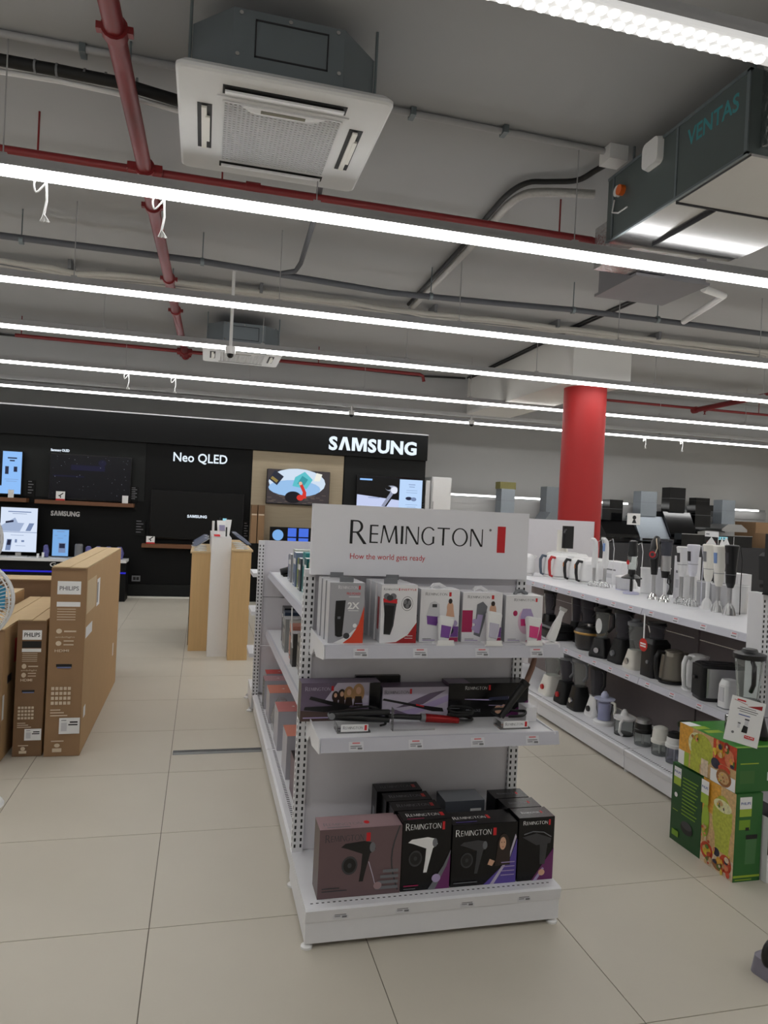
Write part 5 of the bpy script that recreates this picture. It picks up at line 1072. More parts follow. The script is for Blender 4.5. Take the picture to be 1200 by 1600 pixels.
def plate(label, x, z, w, h, k):
    o = MB().box(x-w/2, YW-0.035, z, x+w/2, YW-0.022, z+h).build('spec_plate', BW, at=(x, YW-0.03, z)); tag(o, label, 'plate', 'specification plates')
    decal(o, 'print', (-w/2, -0.005, 0), (1, 0, 0), (0, 0, 1), [('r', 0.02, h*(0.9-i*0.85/k), w*(0.8 if i % 2 else 0.6), h*(0.9-i*0.85/k)+0.012, INKG) for i in range(k)]+[('r', 0.005, 0.005, w-0.005, h-0.005, BW)][:0], False)
plate('black specification plate right of the starry screen', -0.95, 1.55, 0.13, 0.24, 7); plate('black plate with white lines left of the large black television', -0.84, 1.0, 0.16, 0.26, 5); plate('black plate with white lines right of the large black television', 0.84, 1.0, 0.1, 0.3, 6); plate('black plate beside the left edge screen', -2.48, 1.55, 0.12, 0.26, 5); plate('small dark plate by the earbud screen', 3.905, 1.6, 0.045, 0.2, 4)
o = MB().box(-0.93, YW-0.05, 0.27, -0.80, YW-0.04, 0.36).build('wall_socket', GREYP, at=(-0.86, YW-0.04, 0.27)); tag(o, 'small grey wall socket near the foot of the black wall', 'socket')
decal(o, 'socket_face', (-0.07, -0.01, 0), (1, 0, 0), (0, 0, 1), [('r', 0.02, 0.02, 0.06, 0.07, INKB), ('r', 0.07, 0.02, 0.11, 0.07, INKB)], False)
# phone counter on the left
t = thing('phone_counter', 'black counter with white top and a blue light strip, left of the wall', 'counter', (-2.8, YW-0.6, 0))
MB().box(-5.3, YW-0.50, 0.0, -0.98, YW-0.11, 0.60).build('counter_body', BW, t); MB().box(-5.3, YW-0.55, 0.60, -0.98, YW-0.11, 0.64).build('white_top', WHITE2, t)
MB().box(-5.3, YW-0.515, 0.43, -0.98, YW-0.50, 0.455).build('blue_light_strip', EM('blue strip', (40, 40, 200), 0.8), t)
decal(t, 'lettering', (-2.1, YW-0.50, 0.50), (1, 0, 0), (0, 0, 1), [('t', 'Galaxy', 0.03, 0.015, 0.07, PAPER, 'l', 0.36, 0.01)])
YC = YW-0.30
t = thing('upright_screen', 'tall white advert screen with a laptop picture on the left counter', 'screen', (-2.56, YC, 0.64))
MB().box(-2.83, YC, 0.70, -2.30, YC+0.03, 1.39).build('bezel', GLOSSB, t); MB().box(-2.70, YC-0.05, 0.6405, -2.42, YC+0.05, 0.655).build('foot', STEEL, t); MB().box(-2.60, YC+0.005, 0.655, -2.52, YC+0.025, 0.70).build('neck', STEEL, t)
decal(t, 'screen', (-2.82, YC, 0.71), (1, 0, 0), (0, 0, 1), [('r', 0, 0, 0.51, 0.67, WHS), ('r', 0.1, 0.60, 0.42, 0.615, EGR), ('r', 0.16, 0.575, 0.36, 0.582, EGR), ('p', [(0.0, 0.31), (0.27, 0.31), (0.33, 0.44), (0.24, 0.44), (0.2, 0.52), (0.02, 0.40)], EM('laptop grey', (160, 176, 206), 1.0)), ('p', [(0.07, 0.43), (0.18, 0.45), (0.18, 0.48), (0.07, 0.46)], EDK), ('p', [(0.35, 0.32), (0.42, 0.32), (0.47, 0.44), (0.40, 0.44)], EGR), ('r', 0.0, 0.295, 0.51, 0.303, EGR), ('r', 0.15, 0.25, 0.33, 0.255, EGR), ('p', [(0.08, 0.02), (0.15, 0.02), (0.17, 0.19), (0.10, 0.19)], EGR), ('p', [(0.1, 0.1), (0.15, 0.1), (0.16, 0.18), (0.11, 0.18)], EDK), ('r', 0.21, 0.14, 0.24, 0.19, EGR), ('r', 0.3, 0.15, 0.34, 0.18, EGR), ('r', 0.22, 0.09, 0.36, 0.095, EGR)], step=0.002)
t = thing('upright_tablet', 'pale blue upright tablet display on the left counter', 'tablet', (-1.97, YC, 0.64))
MB().box(-2.09, YC, 0.66, -1.85, YC+0.02, 1.075).build('bezel', GLOSSB, t); MB().box(-2.08, YC+0.02, 0.6405, -1.86, YC+0.08, 0.70).build('foot', GREYP, t)
decal(t, 'screen', (-2.085, YC, 0.665), (1, 0, 0), (0, 0, 1), [('r', 0, 0, 0.23, 0.405, SKY), ('r', 0.09, 0.05, 0.19, 0.2, EGR), ('r', 0.10, 0.12, 0.18, 0.19, EDK), ('r', 0.06, 0.37, 0.17, 0.378, EGR), ('r', 0.03, 0.31, 0.07, 0.316, EGR), ('r', 0.16, 0.31, 0.2, 0.316, EGR), ('r', 0.07, 0.27, 0.15, 0.276, EGR)], step=0.002)
GALX = M('violet patterned cloth', (90, 90, 150), 0.6, var=0.8, scale=25)
t = thing('speaker_tin', 'dark round speaker beside the pale blue tablet', 'speaker', (-1.70, YC-0.02, 0.6405))
b = MB(); b.lathe([(0.055, 0), (0.06, 0.01), (0.06, 0.20), (0.05, 0.22), (0, 0.222)], (-1.70, YC-0.02, 0.6405), 18); b.build('body', GREYP, t); b = MB(); b.cyl((-1.70, YC-0.02, 0.862), (-1.70, YC-0.02, 0.87), 0.045, n=16); b.build('top_plate', BLACK, t)
for k, (x, s) in enumerate(((-2.17, 0.04), (-1.56, 0.05), (-1.42, 0.055), (-1.27, 0.06), (-1.11, 0.06))):
    t = thing('patterned_gadget', 'violet patterned gadget cover on the left counter, %s from the left' % ['first', 'second', 'third', 'fourth', 'fifth'][k], 'gadget', (x, YC, 0.6405), group='violet patterned covers')
    b = MB(); b.loft([(0.0, s*0.7, 0.04, 0.02), (0.09, s, 0.05, 0.02), (0.17, s*0.8, 0.04, 0.02), (0.19, s*0.5, 0.02, 0.01)], 4); b.v = [(px*(1+0.2*math.sin(pz*60+px*30)), py, pz) for px, py, pz in b.v]; b.build('cover', GALX, t, False)
    MB().box(-s*0.6, -0.05, 0, s*0.6, 0.05, 0.01).build('foot', BLACK, t, False)
for k, x in enumerate((-2.26, -2.19)):
    o = MB().box(x-0.015, YC-0.12, 0.6405, x+0.015, YC-0.09, 0.70+0.02*k).build('anchor_block', PAPER, at=(x, YC-0.1, 0.6405)); tag(o, 'small white block on the left counter, %s of two' % ('left' if k == 0 else 'right'), 'block')
# cartons and white panels by the wall
for k, (x0, x1) in enumerate(((0.905, 1.0), (1.015, 1.12))):
    t = thing('slim_carton', '%s of two slim brown cartons standing before the beige panel' % ('left' if k == 0 else 'right'), 'carton', ((x0+x1)/2, YW-0.2, 0.86))
    MB().box(x0, YW-0.26, 0.96, x1, YW-0.04, 1.44).build('carton_body', CARD, t); MB().box(x0, YW-0.25, 1.44, x1, YW-0.04, 1.59).build('upper_carton', CARDD, t); MB().box(x0+0.006, YW-0.263, 1.42, x1-0.006, YW-0.26, 1.445).build('tape', SAND, t)
o = MB().box(0.86, YW-0.3, 0.0, 1.17, YW-0.11, 0.955).build('low_cabinet', BW, at=(1.5, YW-0.2, 0)); tag(o, 'black low cabinet under the slim cartons', 'cabinet')
o = MB().box(1.19, YW-0.55, 0.0, 2.3, YW-0.32, 0.715).build('low_cabinet', BW, at=(1.7, YW-0.45, 0)); tag(o, 'black low cabinet under the low television', 'cabinet')
t = thing('fridge', 'tall white refrigerator standing right of the black wall', 'refrigerator', (4.2, 9.6, 0))
MB().box(4.06, 9.3, 0.04, 4.42, 9.9, 2.24).build('cabinet_body', WHITE2, t); MB().box(4.07, 9.275, 0.06, 4.41, 9.298, 1.1).build('lower_door', WHITE2, t); MB().box(4.07, 9.275, 1.11, 4.41, 9.298, 2.23).build('upper_door', WHITE2, t); MB().box(4.07, 9.26, 1.2, 4.09, 9.275, 1.8).build('handle', STEEL, t)
o = MB().box(3.96, 9.35, 0, 4.04, 9.9, 2.17).build('fridge_side_panel', WHITE2, at=(4.0, 9.6, 0)); tag(o, 'narrow white panel between the black wall and the refrigerator', 'panel')

# ================================================================ appliances (front = local -y; rz=-90deg faces the aisle)
RZ = -PI/2
def place(o, x, y, z): o.location = (x, y, z); return o
def kettle(label, x, y, z, body, handle, h=0.20, accent=None, rz=RZ, metal_band=None, lidm=None):
    t = thing('kettle', label, 'kettle', (x, y, z), rz, group='kettles')
    b = MB(); b.lathe([(0.0, 0.0), (0.078, 0.0), (0.080, 0.012), (0.076, 0.016)], (0, 0, 0), 22); b.build('base_plate', BLACK if body != WHITE2 else WHITE2, t, False)
    b = MB(); b.lathe([(0.072, 0.016), (0.080, 0.03), (0.077, h*0.45), (0.069, h*0.85), (0.060, h*0.96), (0.045, h*0.99)], (0, 0.01, 0), 24, sx=0.92, sy=1.1); b.build('body', body, t, False)
    b = MB(); b.lathe([(0.058, h*0.95), (0.05, h*1.0), (0.03, h*1.03), (0.0, h*1.035)], (0, 0.01, 0), 20, sx=0.92, sy=1.1); b.build('lid', lidm or body, t, False)
    b = MB(); b.prism([(0.07, h*0.70), (0.115, h*0.92), (0.105, h*0.95), (0.05, h*0.93)], 'x', -0.018, 0.018); b.build('spout', body, t, False)
    b = MB(); pts = [(0, -0.060, h*0.94), (0, -0.098, h*0.97), (0, -0.118, h*0.80), (0, -0.116, h*0.45), (0, -0.106, h*0.15), (0, -0.082, h*0.10)]
    b.tube(pts, [0.012, 0.015, 0.015, 0.014, 0.012, 0.010], 10); hd = b.build('handle', handle, t, False)
    if accent:
        b = MB(); b.obox((0, -0.132, h*0.74), 0.006, 0.002, h*0.09, 0, 0); b.build('water_window', accent, hd, False)
    return t
AMB = M('amber window', (196, 120, 60), 0.3); GBLUE = M('grey blue plastic', (84, 96, 112), 0.35); REDK = M('red plastic', (190, 36, 40), 0.35)
ZT = 1.0625
kettle('plain white kettle at the far left of the appliance deck', 3.14, 3.47, ZT, WHITE2, WHITE2)
kettle('white kettle with a grey blue handle on the appliance deck', 3.37, 3.38, ZT, WHITE2, GBLUE, 0.205)
kettle('white kettle with a red handle on the appliance deck', 3.36, 3.18, ZT, WHITE2, REDK, 0.205)
kettle('white kettle with black handle and amber window, farther of the pair', 3.41, 2.985, ZT, WHITE2, BLACK, 0.20, AMB)
kettle('white kettle with black handle and amber window, nearer of the pair', 3.42, 2.80, ZT, WHITE2, BLACK, 0.20, AMB)
def hand_blender(label, x, y, body, shaftm, foot, footm, H=0.36, split=0.5, panel=None, cap='round', group='stick blenders'):
    t = thing('stick_blender', label, 'stick blender', (x, y, ZT), RZ, group=group)
    fz = 0.05
    if foot == 'whisk':
        b = MB()
        for k in range(6):
            a = k*PI/6; b.tube([(0.045*math.cos(a)*c, 0.045*math.sin(a)*c, s) for c, s in ((1, 0.002), (0.9, 0.022), (0.5, 0.045), (0, 0.052), (-0.5, 0.045), (-0.9, 0.022), (-1, 0.002))], 0.0028, 5)
        b.tube([(0.045*math.cos(a*PI/10), 0.045*math.sin(a*PI/10), 0.003) for a in range(20)], 0.003, 5, closed=True); b.build('wire_guard', CHROME, t, False)
    else:
        b = MB(); n = 10
        b.lathe([(0.040, 0.0), (0.038, 0.006), (0.028, 0.045), (0.016, 0.066), (0.012, 0.075)], (0, 0, 0), 20); fo = b.build('bell_guard', footm, t, False); fz = 0.07
        b = MB()
        for k in range(10):
            a = 2*PI*k/10; b.tube([(0.040*math.cos(a), 0.040*math.sin(a), 0.004), (0.030*math.cos(a), 0.030*math.sin(a), 0.044), (0.017*math.cos(a), 0.017*math.sin(a), 0.066)], 0.0022, 5)
        b.build('ribs', footm, fo, False)
    zs = H*split
    b = MB(); b.cyl((0, 0, fz-0.005), (0, 0, zs), 0.0125, 0.014, n=14); b.build('shaft', shaftm, t, False)
    if cap == 'arch':      # slender upright body that leans forward at the top
        b = MB(); b.tube([(0, 0, zs-0.02), (0, 0, zs+0.03), (0, 0.004, H*0.80), (0, 0.0, H*0.93), (0, -0.018, H*0.985), (0, -0.045, H)], [0.018, 0.026, 0.022, 0.020, 0.017, 0.008], 14); b.build('motor_body', body, t, False)
    else:
        b = MB(); b.loft([(zs-0.03, 0.018, 0.018, 0.017), (zs, 0.027, 0.027, 0.024), (zs+0.05, 0.030, 0.030, 0.026), (H*0.9, 0.033, 0.036, 0.026), (H, 0.035, 0.042, 0.026), (H+0.006, 0.028, 0.035, 0.02)], 5); b.build('motor_body', body, t, False)
        b = MB(); b.tube([(0.0315*math.cos(a*PI/9), 0.0315*math.sin(a*PI/9), zs+0.055) for a in range(18)], 0.0018, 5, closed=True); b.build('joint_ring', GREYP, t, False)
    if panel:
        b = MB(); b.loft([(H*0.74, 0.014, 0.004, 0.004, 0, -0.0325 if cap != 'arch' else -0.02), (H*0.90, 0.015, 0.004, 0.004, 0, -0.0365 if cap != 'arch' else -0.02)], 4); b.build('button_panel', panel, t, False)
    cordp = [(0, 0.03, H*0.95), (0.01, 0.055, H*1.0), (0.02, 0.065, H*0.8), (0.02, 0.06, H*0.4), (0.03, 0.055, 0.006)]
    b = MB(); b.tube(cordp, 0.003, 6); b.build('power_cord', body, t, False)
    return t
BLUEW = M('light blue plastic', (120, 150, 200), 0.35)
hand_blender('slender white stick blender with wire foot, leftmost behind the kettles', 3.36, 2.60, WHITE2, STEEL, 'whisk', CHROME, 0.40, 0.44, None, 'arch')
hand_blender('slender white stick blender with pale blue grip, second from the left', 3.40, 2.50, WHITE2, STEEL, 'whisk', CHROME, 0.41, 0.44, BLUEW, 'arch')
hand_blender('short slender white stick blender behind the clear chopper bowl', 3.66, 2.48, WHITE2, WHITE2, 'bell', WHITE2, 0.39, 0.44, BLUEW, 'arch')
hand_blender('white stick blender with wire foot and grey window, left of its twin', 3.41, 1.53, WHITE2, STEEL, 'whisk', CHROME, 0.40, 0.56, DGREY)
hand_blender('white stick blender with wire foot and small buttons, right of its twin', 3.42, 1.43, M('pale lilac plastic', (222, 222, 232), 0.3), STEEL, 'whisk', CHROME, 0.42, 0.56, DGREY)
hand_blender('white stick blender with plain white bell foot near the paper cones', 3.45, 1.31, IVORY, WHITE2, 'bell', WHITE2, 0.43, 0.50, GREYP)
hand_blender('white stick blender with ribbed steel bell and blue button', 3.42, 1.17, IVORY, STEEL, 'bell', STEEL, 0.43, 0.46, BLUEW)
hand_blender('tall black stick blender with ribbed steel bell near the deck end', 3.40, 1.04, BLACK, STEEL, 'bell', STEEL, 0.44, 0.46, DGREY)
# black blender with red badge
t = thing('stick_blender', 'black stick blender with a round red badge and wire foot', 'stick blender', (3.37, 1.79, ZT), RZ+0.6, group='stick blenders')
b = MB(); b.lathe([(0.042, 0.0), (0.036, 0.02), (0.02, 0.042), (0.012, 0.05)], (0, 0, 0), 18); b.build('bell_guard', CHROME, t, False); b = MB(); b.cyl((0, 0, 0.045), (0, 0, 0.19), 0.013, n=12); b.build('shaft', STEEL, t, False)
b = MB(); b.tube([(0, 0, 0.18), (0, 0, 0.24), (0, -0.01, 0.34), (0, -0.005, 0.42), (0, 0.03, 0.45)], [0.022, 0.028, 0.038, 0.030, 0.022], 14); mb_ = b.build('motor_body', BLACK, t, False)
b = MB(); b.cyl((0, -0.044, 0.33), (0, -0.050, 0.33), 0.036, n=20); b.build('black_badge', DGREY, mb_, False); b = MB(); b.cyl((0, -0.05, 0.33), (0, -0.052, 0.33), 0.024, n=20); b.build('red_badge', REDK, mb_, False); b = MB(); b.cyl((0, -0.052, 0.33), (0, -0.0535, 0.33), 0.014, n=18); b.build('badge_centre', DGREY, mb_, False)
b = MB(); b.tube([(0, 0.02, 0.45), (0.02, -0.04, 0.44), (0.035, -0.055, 0.38), (0.02, -0.05, 0.34)], 0.004, 6); b.build('tie_string', SAND, t, False)
t = thing('stick_blender', 'grey and black stick blender with a steel body and wire foot', 'stick blender', (3.365, 1.65, ZT), RZ, group='stick blenders')
b = MB(); b.lathe([(0.042, 0.0), (0.036, 0.02), (0.02, 0.042), (0.012, 0.05)], (0, 0, 0), 18); b.build('bell_guard', CHROME, t, False); b = MB(); b.cyl((0, 0, 0.045), (0, 0, 0.18), 0.012, n=12); b.build('shaft', WHITE2, t, False)
b = MB(); b.cyl((0, 0, 0.17), (0, 0, 0.22), 0.026, 0.032, n=16); b.build('black_collar', BLACK, t, False); b = MB(); b.cyl((0, 0, 0.22), (0, 0, 0.33), 0.034, n=18); b.build('steel_body', STEEL, t, False); b = MB(); b.cyl((0, 0, 0.33), (0, 0, 0.43), 0.036, 0.04, n=18); b.build('grip', M('slate plastic', (60, 62, 72), 0.35), t, False); b = MB(); b.cyl((0, 0, 0.43), (0, 0, 0.445), 0.045, n=18); b.build('dial', SMOKE, t, False)
# chopper attachment with a black disc
t = thing('chopper_set', 'clear beaker over a black cone on a blue white foot', 'chopper', (3.38, 2.085, ZT), RZ)
b = MB(); b.lathe([(0, 0), (0.06, 0.0), (0.064, 0.01), (0.05, 0.018), (0, 0.02)], (0, 0, 0), 22); b.build('foot', M('pale violet plastic', (206, 206, 232), 0.3), t, False); b = MB(); b.cyl((0, 0, 0.015), (0, 0, 0.12), 0.011, n=12); b.build('stem', BLACK, t, False)
b = MB(); b.lathe([(0.0, 0.135), (0.078, 0.12), (0.078, 0.127), (0.03, 0.155), (0.028, 0.19), (0.0, 0.19)], (0, 0, 0), 24); b.build('black_cone', BLACK, t, False); b = MB(); b.lathe([(0.032, 0.19), (0.038, 0.29)], (0, 0, 0), 20); b.build('clear_beaker', GLASS, t, False); b = MB(); b.cyl((0, -0.037, 0.245), (0, -0.0395, 0.245), 0.018, n=16); b.build('red_sticker', REDK, t, False)
b = MB(); b.lathe([(0.03, 0.292), (0.04, 0.30), (0.035, 0.35), (0.03, 0.41), (0, 0.42)], (0, 0, 0), 16); b.build('black_motor', BLACK, t, False)
MILK = CLEAR('milky plastic', (236, 236, 238), tint=0.95, diff=0.5)
def bowl(label, x, y, z, r, h, jar, lid, rz=RZ, name='chopper_bowl'):
    t = thing(name, label, 'bowl', (x, y, z), rz, group='clear bowls and cups')
    b = MB(); b.lathe([(0, 0.003), (r*0.9, 0.003), (r*0.95, 0.01), (r, h*0.9)], (0, 0, 0), 24); b.build('bowl_body', jar, t, False)
    b = MB(); b.lathe([(r*1.04, h*0.88), (r*1.05, h*0.95), (r*0.8, h*1.0), (0.012, h*1.06), (0, h*1.06)], (0, 0, 0), 24); b.build('bowl_lid', lid, t, False)
    b = MB(); b.lathe([(0, 0), (r*0.98, 0), (r*0.98, 0.006), (0, 0.008)], (0, 0, 0), 20); b.build('foot_ring', M('pale violet plastic', (206, 206, 232), 0.3), t, False)
    return t
bowl('wide clear chopper bowl with white lid on the appliance deck', 3.50, 2.36, ZT, 0.072, 0.115, MILK, WHITE2)
for k, (x, y, r, h) in enumerate(((3.58, 2.16, 0.06, 0.2), (3.55, 1.95, 0.065, 0.22), (3.55, 1.64, 0.06, 0.19), (3.565, 1.33, 0.055, 0.17), (3.56, 1.14, 0.055, 0.18), (3.56, 1.48, 0.05, 0.17))):
    t = thing('measuring_cup', 'milky white beaker in the rear row of the deck, %s from the left' % ['first', 'second', 'third', 'fourth', 'fifth', 'sixth'][k], 'cup', (x, y, ZT), RZ, group='milky beakers on the deck')
    b = MB(); b.lathe([(0, 0.002), (r*0.9, 0.002), (r*0.93, 0.01), (r, h), (r*0.94, h), (r*0.87, 0.012), (0, 0.012)], (0, 0, 0), 20); b.build('cup_body', WHITE2 if k % 2 == 0 else MILK, t, False)
    b = MB(); b.lathe([(r*1.02, h-0.006), (r*1.05, h-0.003), (r*1.02, h+0.002)], (0, 0, 0), 20); b.build('rim', WHITE2, t, False)
for k, (x, y, w, d, h, mt, lb) in enumerate(((3.62, 1.78, 0.14, 0.12, 0.32, WCARD, 'white carton standing behind the black red badged blender'), (3.68, 1.30, 0.11, 0.2, 0.24, WCARD, 'white carton behind the twin white stick blenders'), (3.64, 0.70, 0.14, 0.2, 0.27, WCARD, 'white carton behind the tall black stick blender'), (3.66, 2.66, 0.14, 0.3, 0.20, WCARD, 'white carton behind the slender stick blenders'))):
    carton('appliance_box', lb, x, y, ZT, w, d, h, mt, mt, mt, 'box', 'white cartons in the rear row of the deck', {'side': [('r', d*0.2, h*0.6, d*0.7, h*0.66, INKG), ('r', d*0.2, h*0.25, d*0.5, h*0.45, NAVY if k == 2 else LGREY)]})
for k, (x, y, z) in enumerate(((3.46, 1.31, ZT+0.437), (3.52, 1.24, ZT+0.43), (3.43, 1.17, ZT+0.437), (3.41, 1.04, ZT+0.447))):
    o = MB().prism([(-0.035, 0), (0.035, 0), (0.0, 0.05+0.01*(k == 1))], 'x', -0.001, 0.001).build('paper_cone', PAPER, at=(0, 0, 0)); o.location = (x, y, z); o.rotation_euler = (0, 0, 0.5-0.4*k)
    tag(o, 'folded white price paper on top of a stick blender, %s from the left' % ['first', 'second', 'third', 'fourth'][k], 'price paper', 'folded price papers')
t = thing('power_plug', 'black cord and plug hanging among the stick blenders', 'plug', (3.345, 1.57, ZT+0.06))
b = MB(); b.tube([(0, 0, 0.14), (0.0, 0.02, 0.11), (0, 0.025, 0.08), (0, 0.0, 0.07), (0, -0.015, 0.10), (0, 0.005, 0.135), (0, -0.005, 0.06), (0, -0.005, 0.03)], 0.005, 7); b.build('cord', BLACK, t, False); b = MB(); b.lathe([(0.018, 0), (0.02, 0.006), (0.008, 0.035), (0.005, 0.05)], (0, -0.005, 0), 12); b.build('plug_body', BLACK, t, False)
t = thing('honey_jar', 'small amber jar with a white lid at the near end of the deck', 'jar', (3.62, 0.98, ZT), RZ)
b = MB(); b.cyl((0, 0, 0), (0, 0, 0.075), 0.036, n=18); b.build('jar_body', M('amber food', (190, 150, 60), 0.3), t, False); b = MB(); b.cyl((0, 0, 0.075), (0, 0, 0.088), 0.038, n=18); b.build('lid', WHITE2, t, False)
t = thing('info_card', 'white folded information card near the right end of the deck', 'card', (3.24, 0.58, ZT), RZ)
b = MB(); b.obox((0, 0.0, 0.085), 0.055, 0.0015, 0.09, 0, math.radians(-16)); b.build('sheet', PAPER, t, False); b = MB(); b.obox((0.0, -0.024, 0.012), 0.03, 0.0008, 0.006, 0, math.radians(-16)); b.build('red_line', INKR, t, False)
t = thing('poster_card', 'upright white and dark price poster behind the stick blenders', 'poster', (3.72, 1.63, ZT), RZ)
b = MB(); b.box(-0.07, -0.002, 0.30, 0.07, 0.002, 0.52); sh_ = b.build('sheet', PAPER, t, False); b = MB(); b.cyl((0, 0.006, 0), (0, 0.006, 0.32), 0.005, n=8); b.build('stem', STEEL, t, False); MB().box(-0.04, -0.03, 0, 0.04, 0.03, 0.006).build('foot', BLACK, t, False)
decal(sh_, 'print', (-0.07, -0.002, 0.30), (1, 0, 0), (0, 0, 1), [('r', 0.0, 0.02, 0.14, 0.18, BLACK), ('e', 0.07, 0.05, 0.05, 0.03, REDK), ('r', 0.02, 0.10, 0.12, 0.15, C('dull red ink', (110, 50, 50))), ('r', 0.015, 0.195, 0.05, 0.203, INKG)], False)
t = thing('tilted_card', 'tilted white price card above the tall black stick blender', 'card', (3.74, 1.05, ZT), RZ)
b = MB(); b.obox((0, 0, 0.40), 0.07, 0.001, 0.09, 0.3, math.radians(-25)); b.build('sheet', PAPER, t, False); b = MB(); b.cyl((0, 0.02, 0), (0, 0.02, 0.36), 0.004, n=6); b.build('stem', STEEL, t, False); MB().box(-0.03, -0.01, 0, 0.03, 0.05, 0.006).build('foot', BLACK, t, False)
# coffee machine next to black header
t = thing('coffee_machine', 'black coffee machine at the near end of the appliance deck', 'coffee machine', (3.42, 0.62, ZT), RZ)
b = MB(); b.loft([(0.0, 0.09, 0.13, 0.02), (0.03, 0.09, 0.13, 0.02)], 4); b.build('drip_tray', BLACK, t, False); b = MB(); b.loft([(0.03, 0.085, 0.06, 0.02, 0, 0.06), (0.32, 0.085, 0.06, 0.02, 0, 0.06)], 4); b.build('rear_body', BLACK, t, False); b = MB(); b.loft([(0.26, 0.09, 0.12, 0.02), (0.40, 0.09, 0.125, 0.02), (0.42, 0.08, 0.11, 0.02)], 4); b.build('brew_head', BLACKM, t, False); b = MB(); b.cyl((0, -0.06, 0.22), (0, -0.06, 0.26), 0.03, n=14); b.build('portafilter', STEEL, t, False); b = MB(); b.tube([(0, -0.09, 0.235), (0, -0.17, 0.23)], 0.011, 8); b.build('portafilter_handle', BLACK, t, False)
# white appliances at the far part of the deck
for k, (x, y, w, d, h, lb) in enumerate(((3.56, 3.06, 0.25, 0.30, 0.20, 'white low toaster oven behind the kettles, nearer one'), (3.51, 3.62, 0.30, 0.32, 0.215, 'white low toaster oven behind the kettles, farther one'))):
    t = thing('toaster_oven', lb, 'toaster oven', (x+w/2, y+d/2 if k == 0 else y, ZT), RZ, group='white low ovens')
    b = MB(); b.loft([(0.01, d/2, w/2, 0.02), (h-0.02, d/2, w/2, 0.02), (h, d/2-0.015, w/2-0.015, 0.02)], 4); b.build('oven_body', WHITE2, t, False)
    b = MB(); b.box(-d/2+0.02, -w/2-0.006, 0.03, d/2-0.09, -w/2, h-0.04); b.build('oven_door', M('pale door panel', (206, 206, 206), 0.25), t, False)
    for sx in (-1, 1):
        for sy in (-1, 1): b = MB(); b.cyl((sx*(d/2-0.04), sy*(w/2-0.04), 0), (sx*(d/2-0.04), sy*(w/2-0.04), 0.012), 0.012, n=8); b.build('foot', GREYP, t, False)
t = thing('soda_maker', 'white and black drinks maker standing on the white low oven', 'drinks maker', (3.62, 3.62, ZT+0.2155), RZ)
b = MB(); b.cyl((-0.07, 0.02, 0), (-0.07, 0.02, 0.225), 0.055, n=20); b.build('white_tank', IVORY, t, False); b = MB(); b.loft([(0.05, 0.03, 0.05, 0.01, 0.07, 0), (0.27, 0.03, 0.05, 0.01, 0.07, 0)], 4); b.build('black_tower', BLACK, t, False); b = MB(); b.tube([(0.08, -0.02, 0.24), (0.12, -0.06, 0.23), (0.14, -0.08, 0.20)], 0.009, 8); b.build('spout_arm', BLACK, t, False); MB().box(-0.13, -0.07, 0, 0.13, 0.08, 0.012).build('foot_plate', WHITE2, t, False)
# ---------- second shelf
Z5 = 0.6055
def blender(label, x, y, z, basem, jar, lidm, bh=0.15, jh=0.20, r=0.06, square=True, knob=GREYP, handle=True, sticker=None, group='table blenders', rz=RZ, name='table_blender'):
    t = thing(name, label, 'blender', (x, y, z), rz, group=group)
    b = MB(); b.loft([(0, r*1.25, r*1.3, 0.03), (0.02, r*1.28, r*1.32, 0.03), (bh*0.6, r*1.05, r*1.05, 0.03), (bh, r*0.85, r*0.85, 0.03)], 5); b.build('motor_base', basem, t, False)
    b = MB(); b.cyl((0, -r*1.22, bh*0.40), (0, -r*1.42, bh*0.40), 0.022, 0.02, n=16); b.build('dial', knob, t, False)
    b = MB(); b.lathe([(r*0.72, bh), (r*0.75, bh+0.012), (r*0.9, bh+jh*0.5), (r*1.05, bh+jh)], (0, 0, 0), 6 if square else 20); b.build('jar', jar, t, False)
    b = MB(); b.lathe([(r*1.12, bh+jh-0.012), (r*1.14, bh+jh+0.012), (r*0.6, bh+jh+0.02), (r*0.5, bh+jh+0.035), (0, bh+jh+0.035)], (0, 0, 0), 20); b.build('lid', lidm, t, False)
    if handle: b = MB(); b.tube([(r*0.95, 0, bh+jh*0.92), (r*1.5, 0, bh+jh*0.85), (r*1.55, 0, bh+jh*0.45), (r*0.85, 0, bh+jh*0.25)], 0.011, 8); b.build('jar_handle', lidm if lidm != WHITE2 else jar, t, False)
    if sticker: b = MB(); b.lathe([(0.0, 0), (0.03, 0)], (0, 0, 0), 20); b.v = [(px*0.85, -r*0.97, bh+jh*0.45+py*1.9) for px, py, pz in b.v]; b.build('oval_sticker', sticker, t, False)
    return t
t = thing('multicooker', 'dark steel multicooker with a gold rim band on the second shelf', 'multicooker', (3.12, 2.22, Z5), RZ)
b = MB(); b.lathe([(0, 0), (0.09, 0.0), (0.105, 0.02), (0.115, 0.12), (0.115, 0.125)], (0, 0, 0), 28); b.build('pot_body', M('dark steel', (78, 76, 76), 0.3, 0.7), t, False); b = MB(); b.lathe([(0.118, 0.122), (0.122, 0.132), (0.118, 0.140)], (0, 0, 0), 28); b.build('gold_band', M('gold band', (190, 150, 84), 0.3, 0.5), t, False); b = MB(); b.lathe([(0.116, 0.14), (0.10, 0.165), (0.05, 0.18), (0, 0.182)], (0, 0, 0), 28); b.build('lid', BLACK, t, False); b = MB(); b.cyl((0, 0, 0.18), (0, 0, 0.2), 0.02, n=14); b.build('lid_knob', CHROME, t, False)
blender('black food processor with tall jar behind the gold banded cooker', 3.245, 2.45, Z5, BLACK, SMOKE, BLACK, 0.17, 0.22, 0.075)
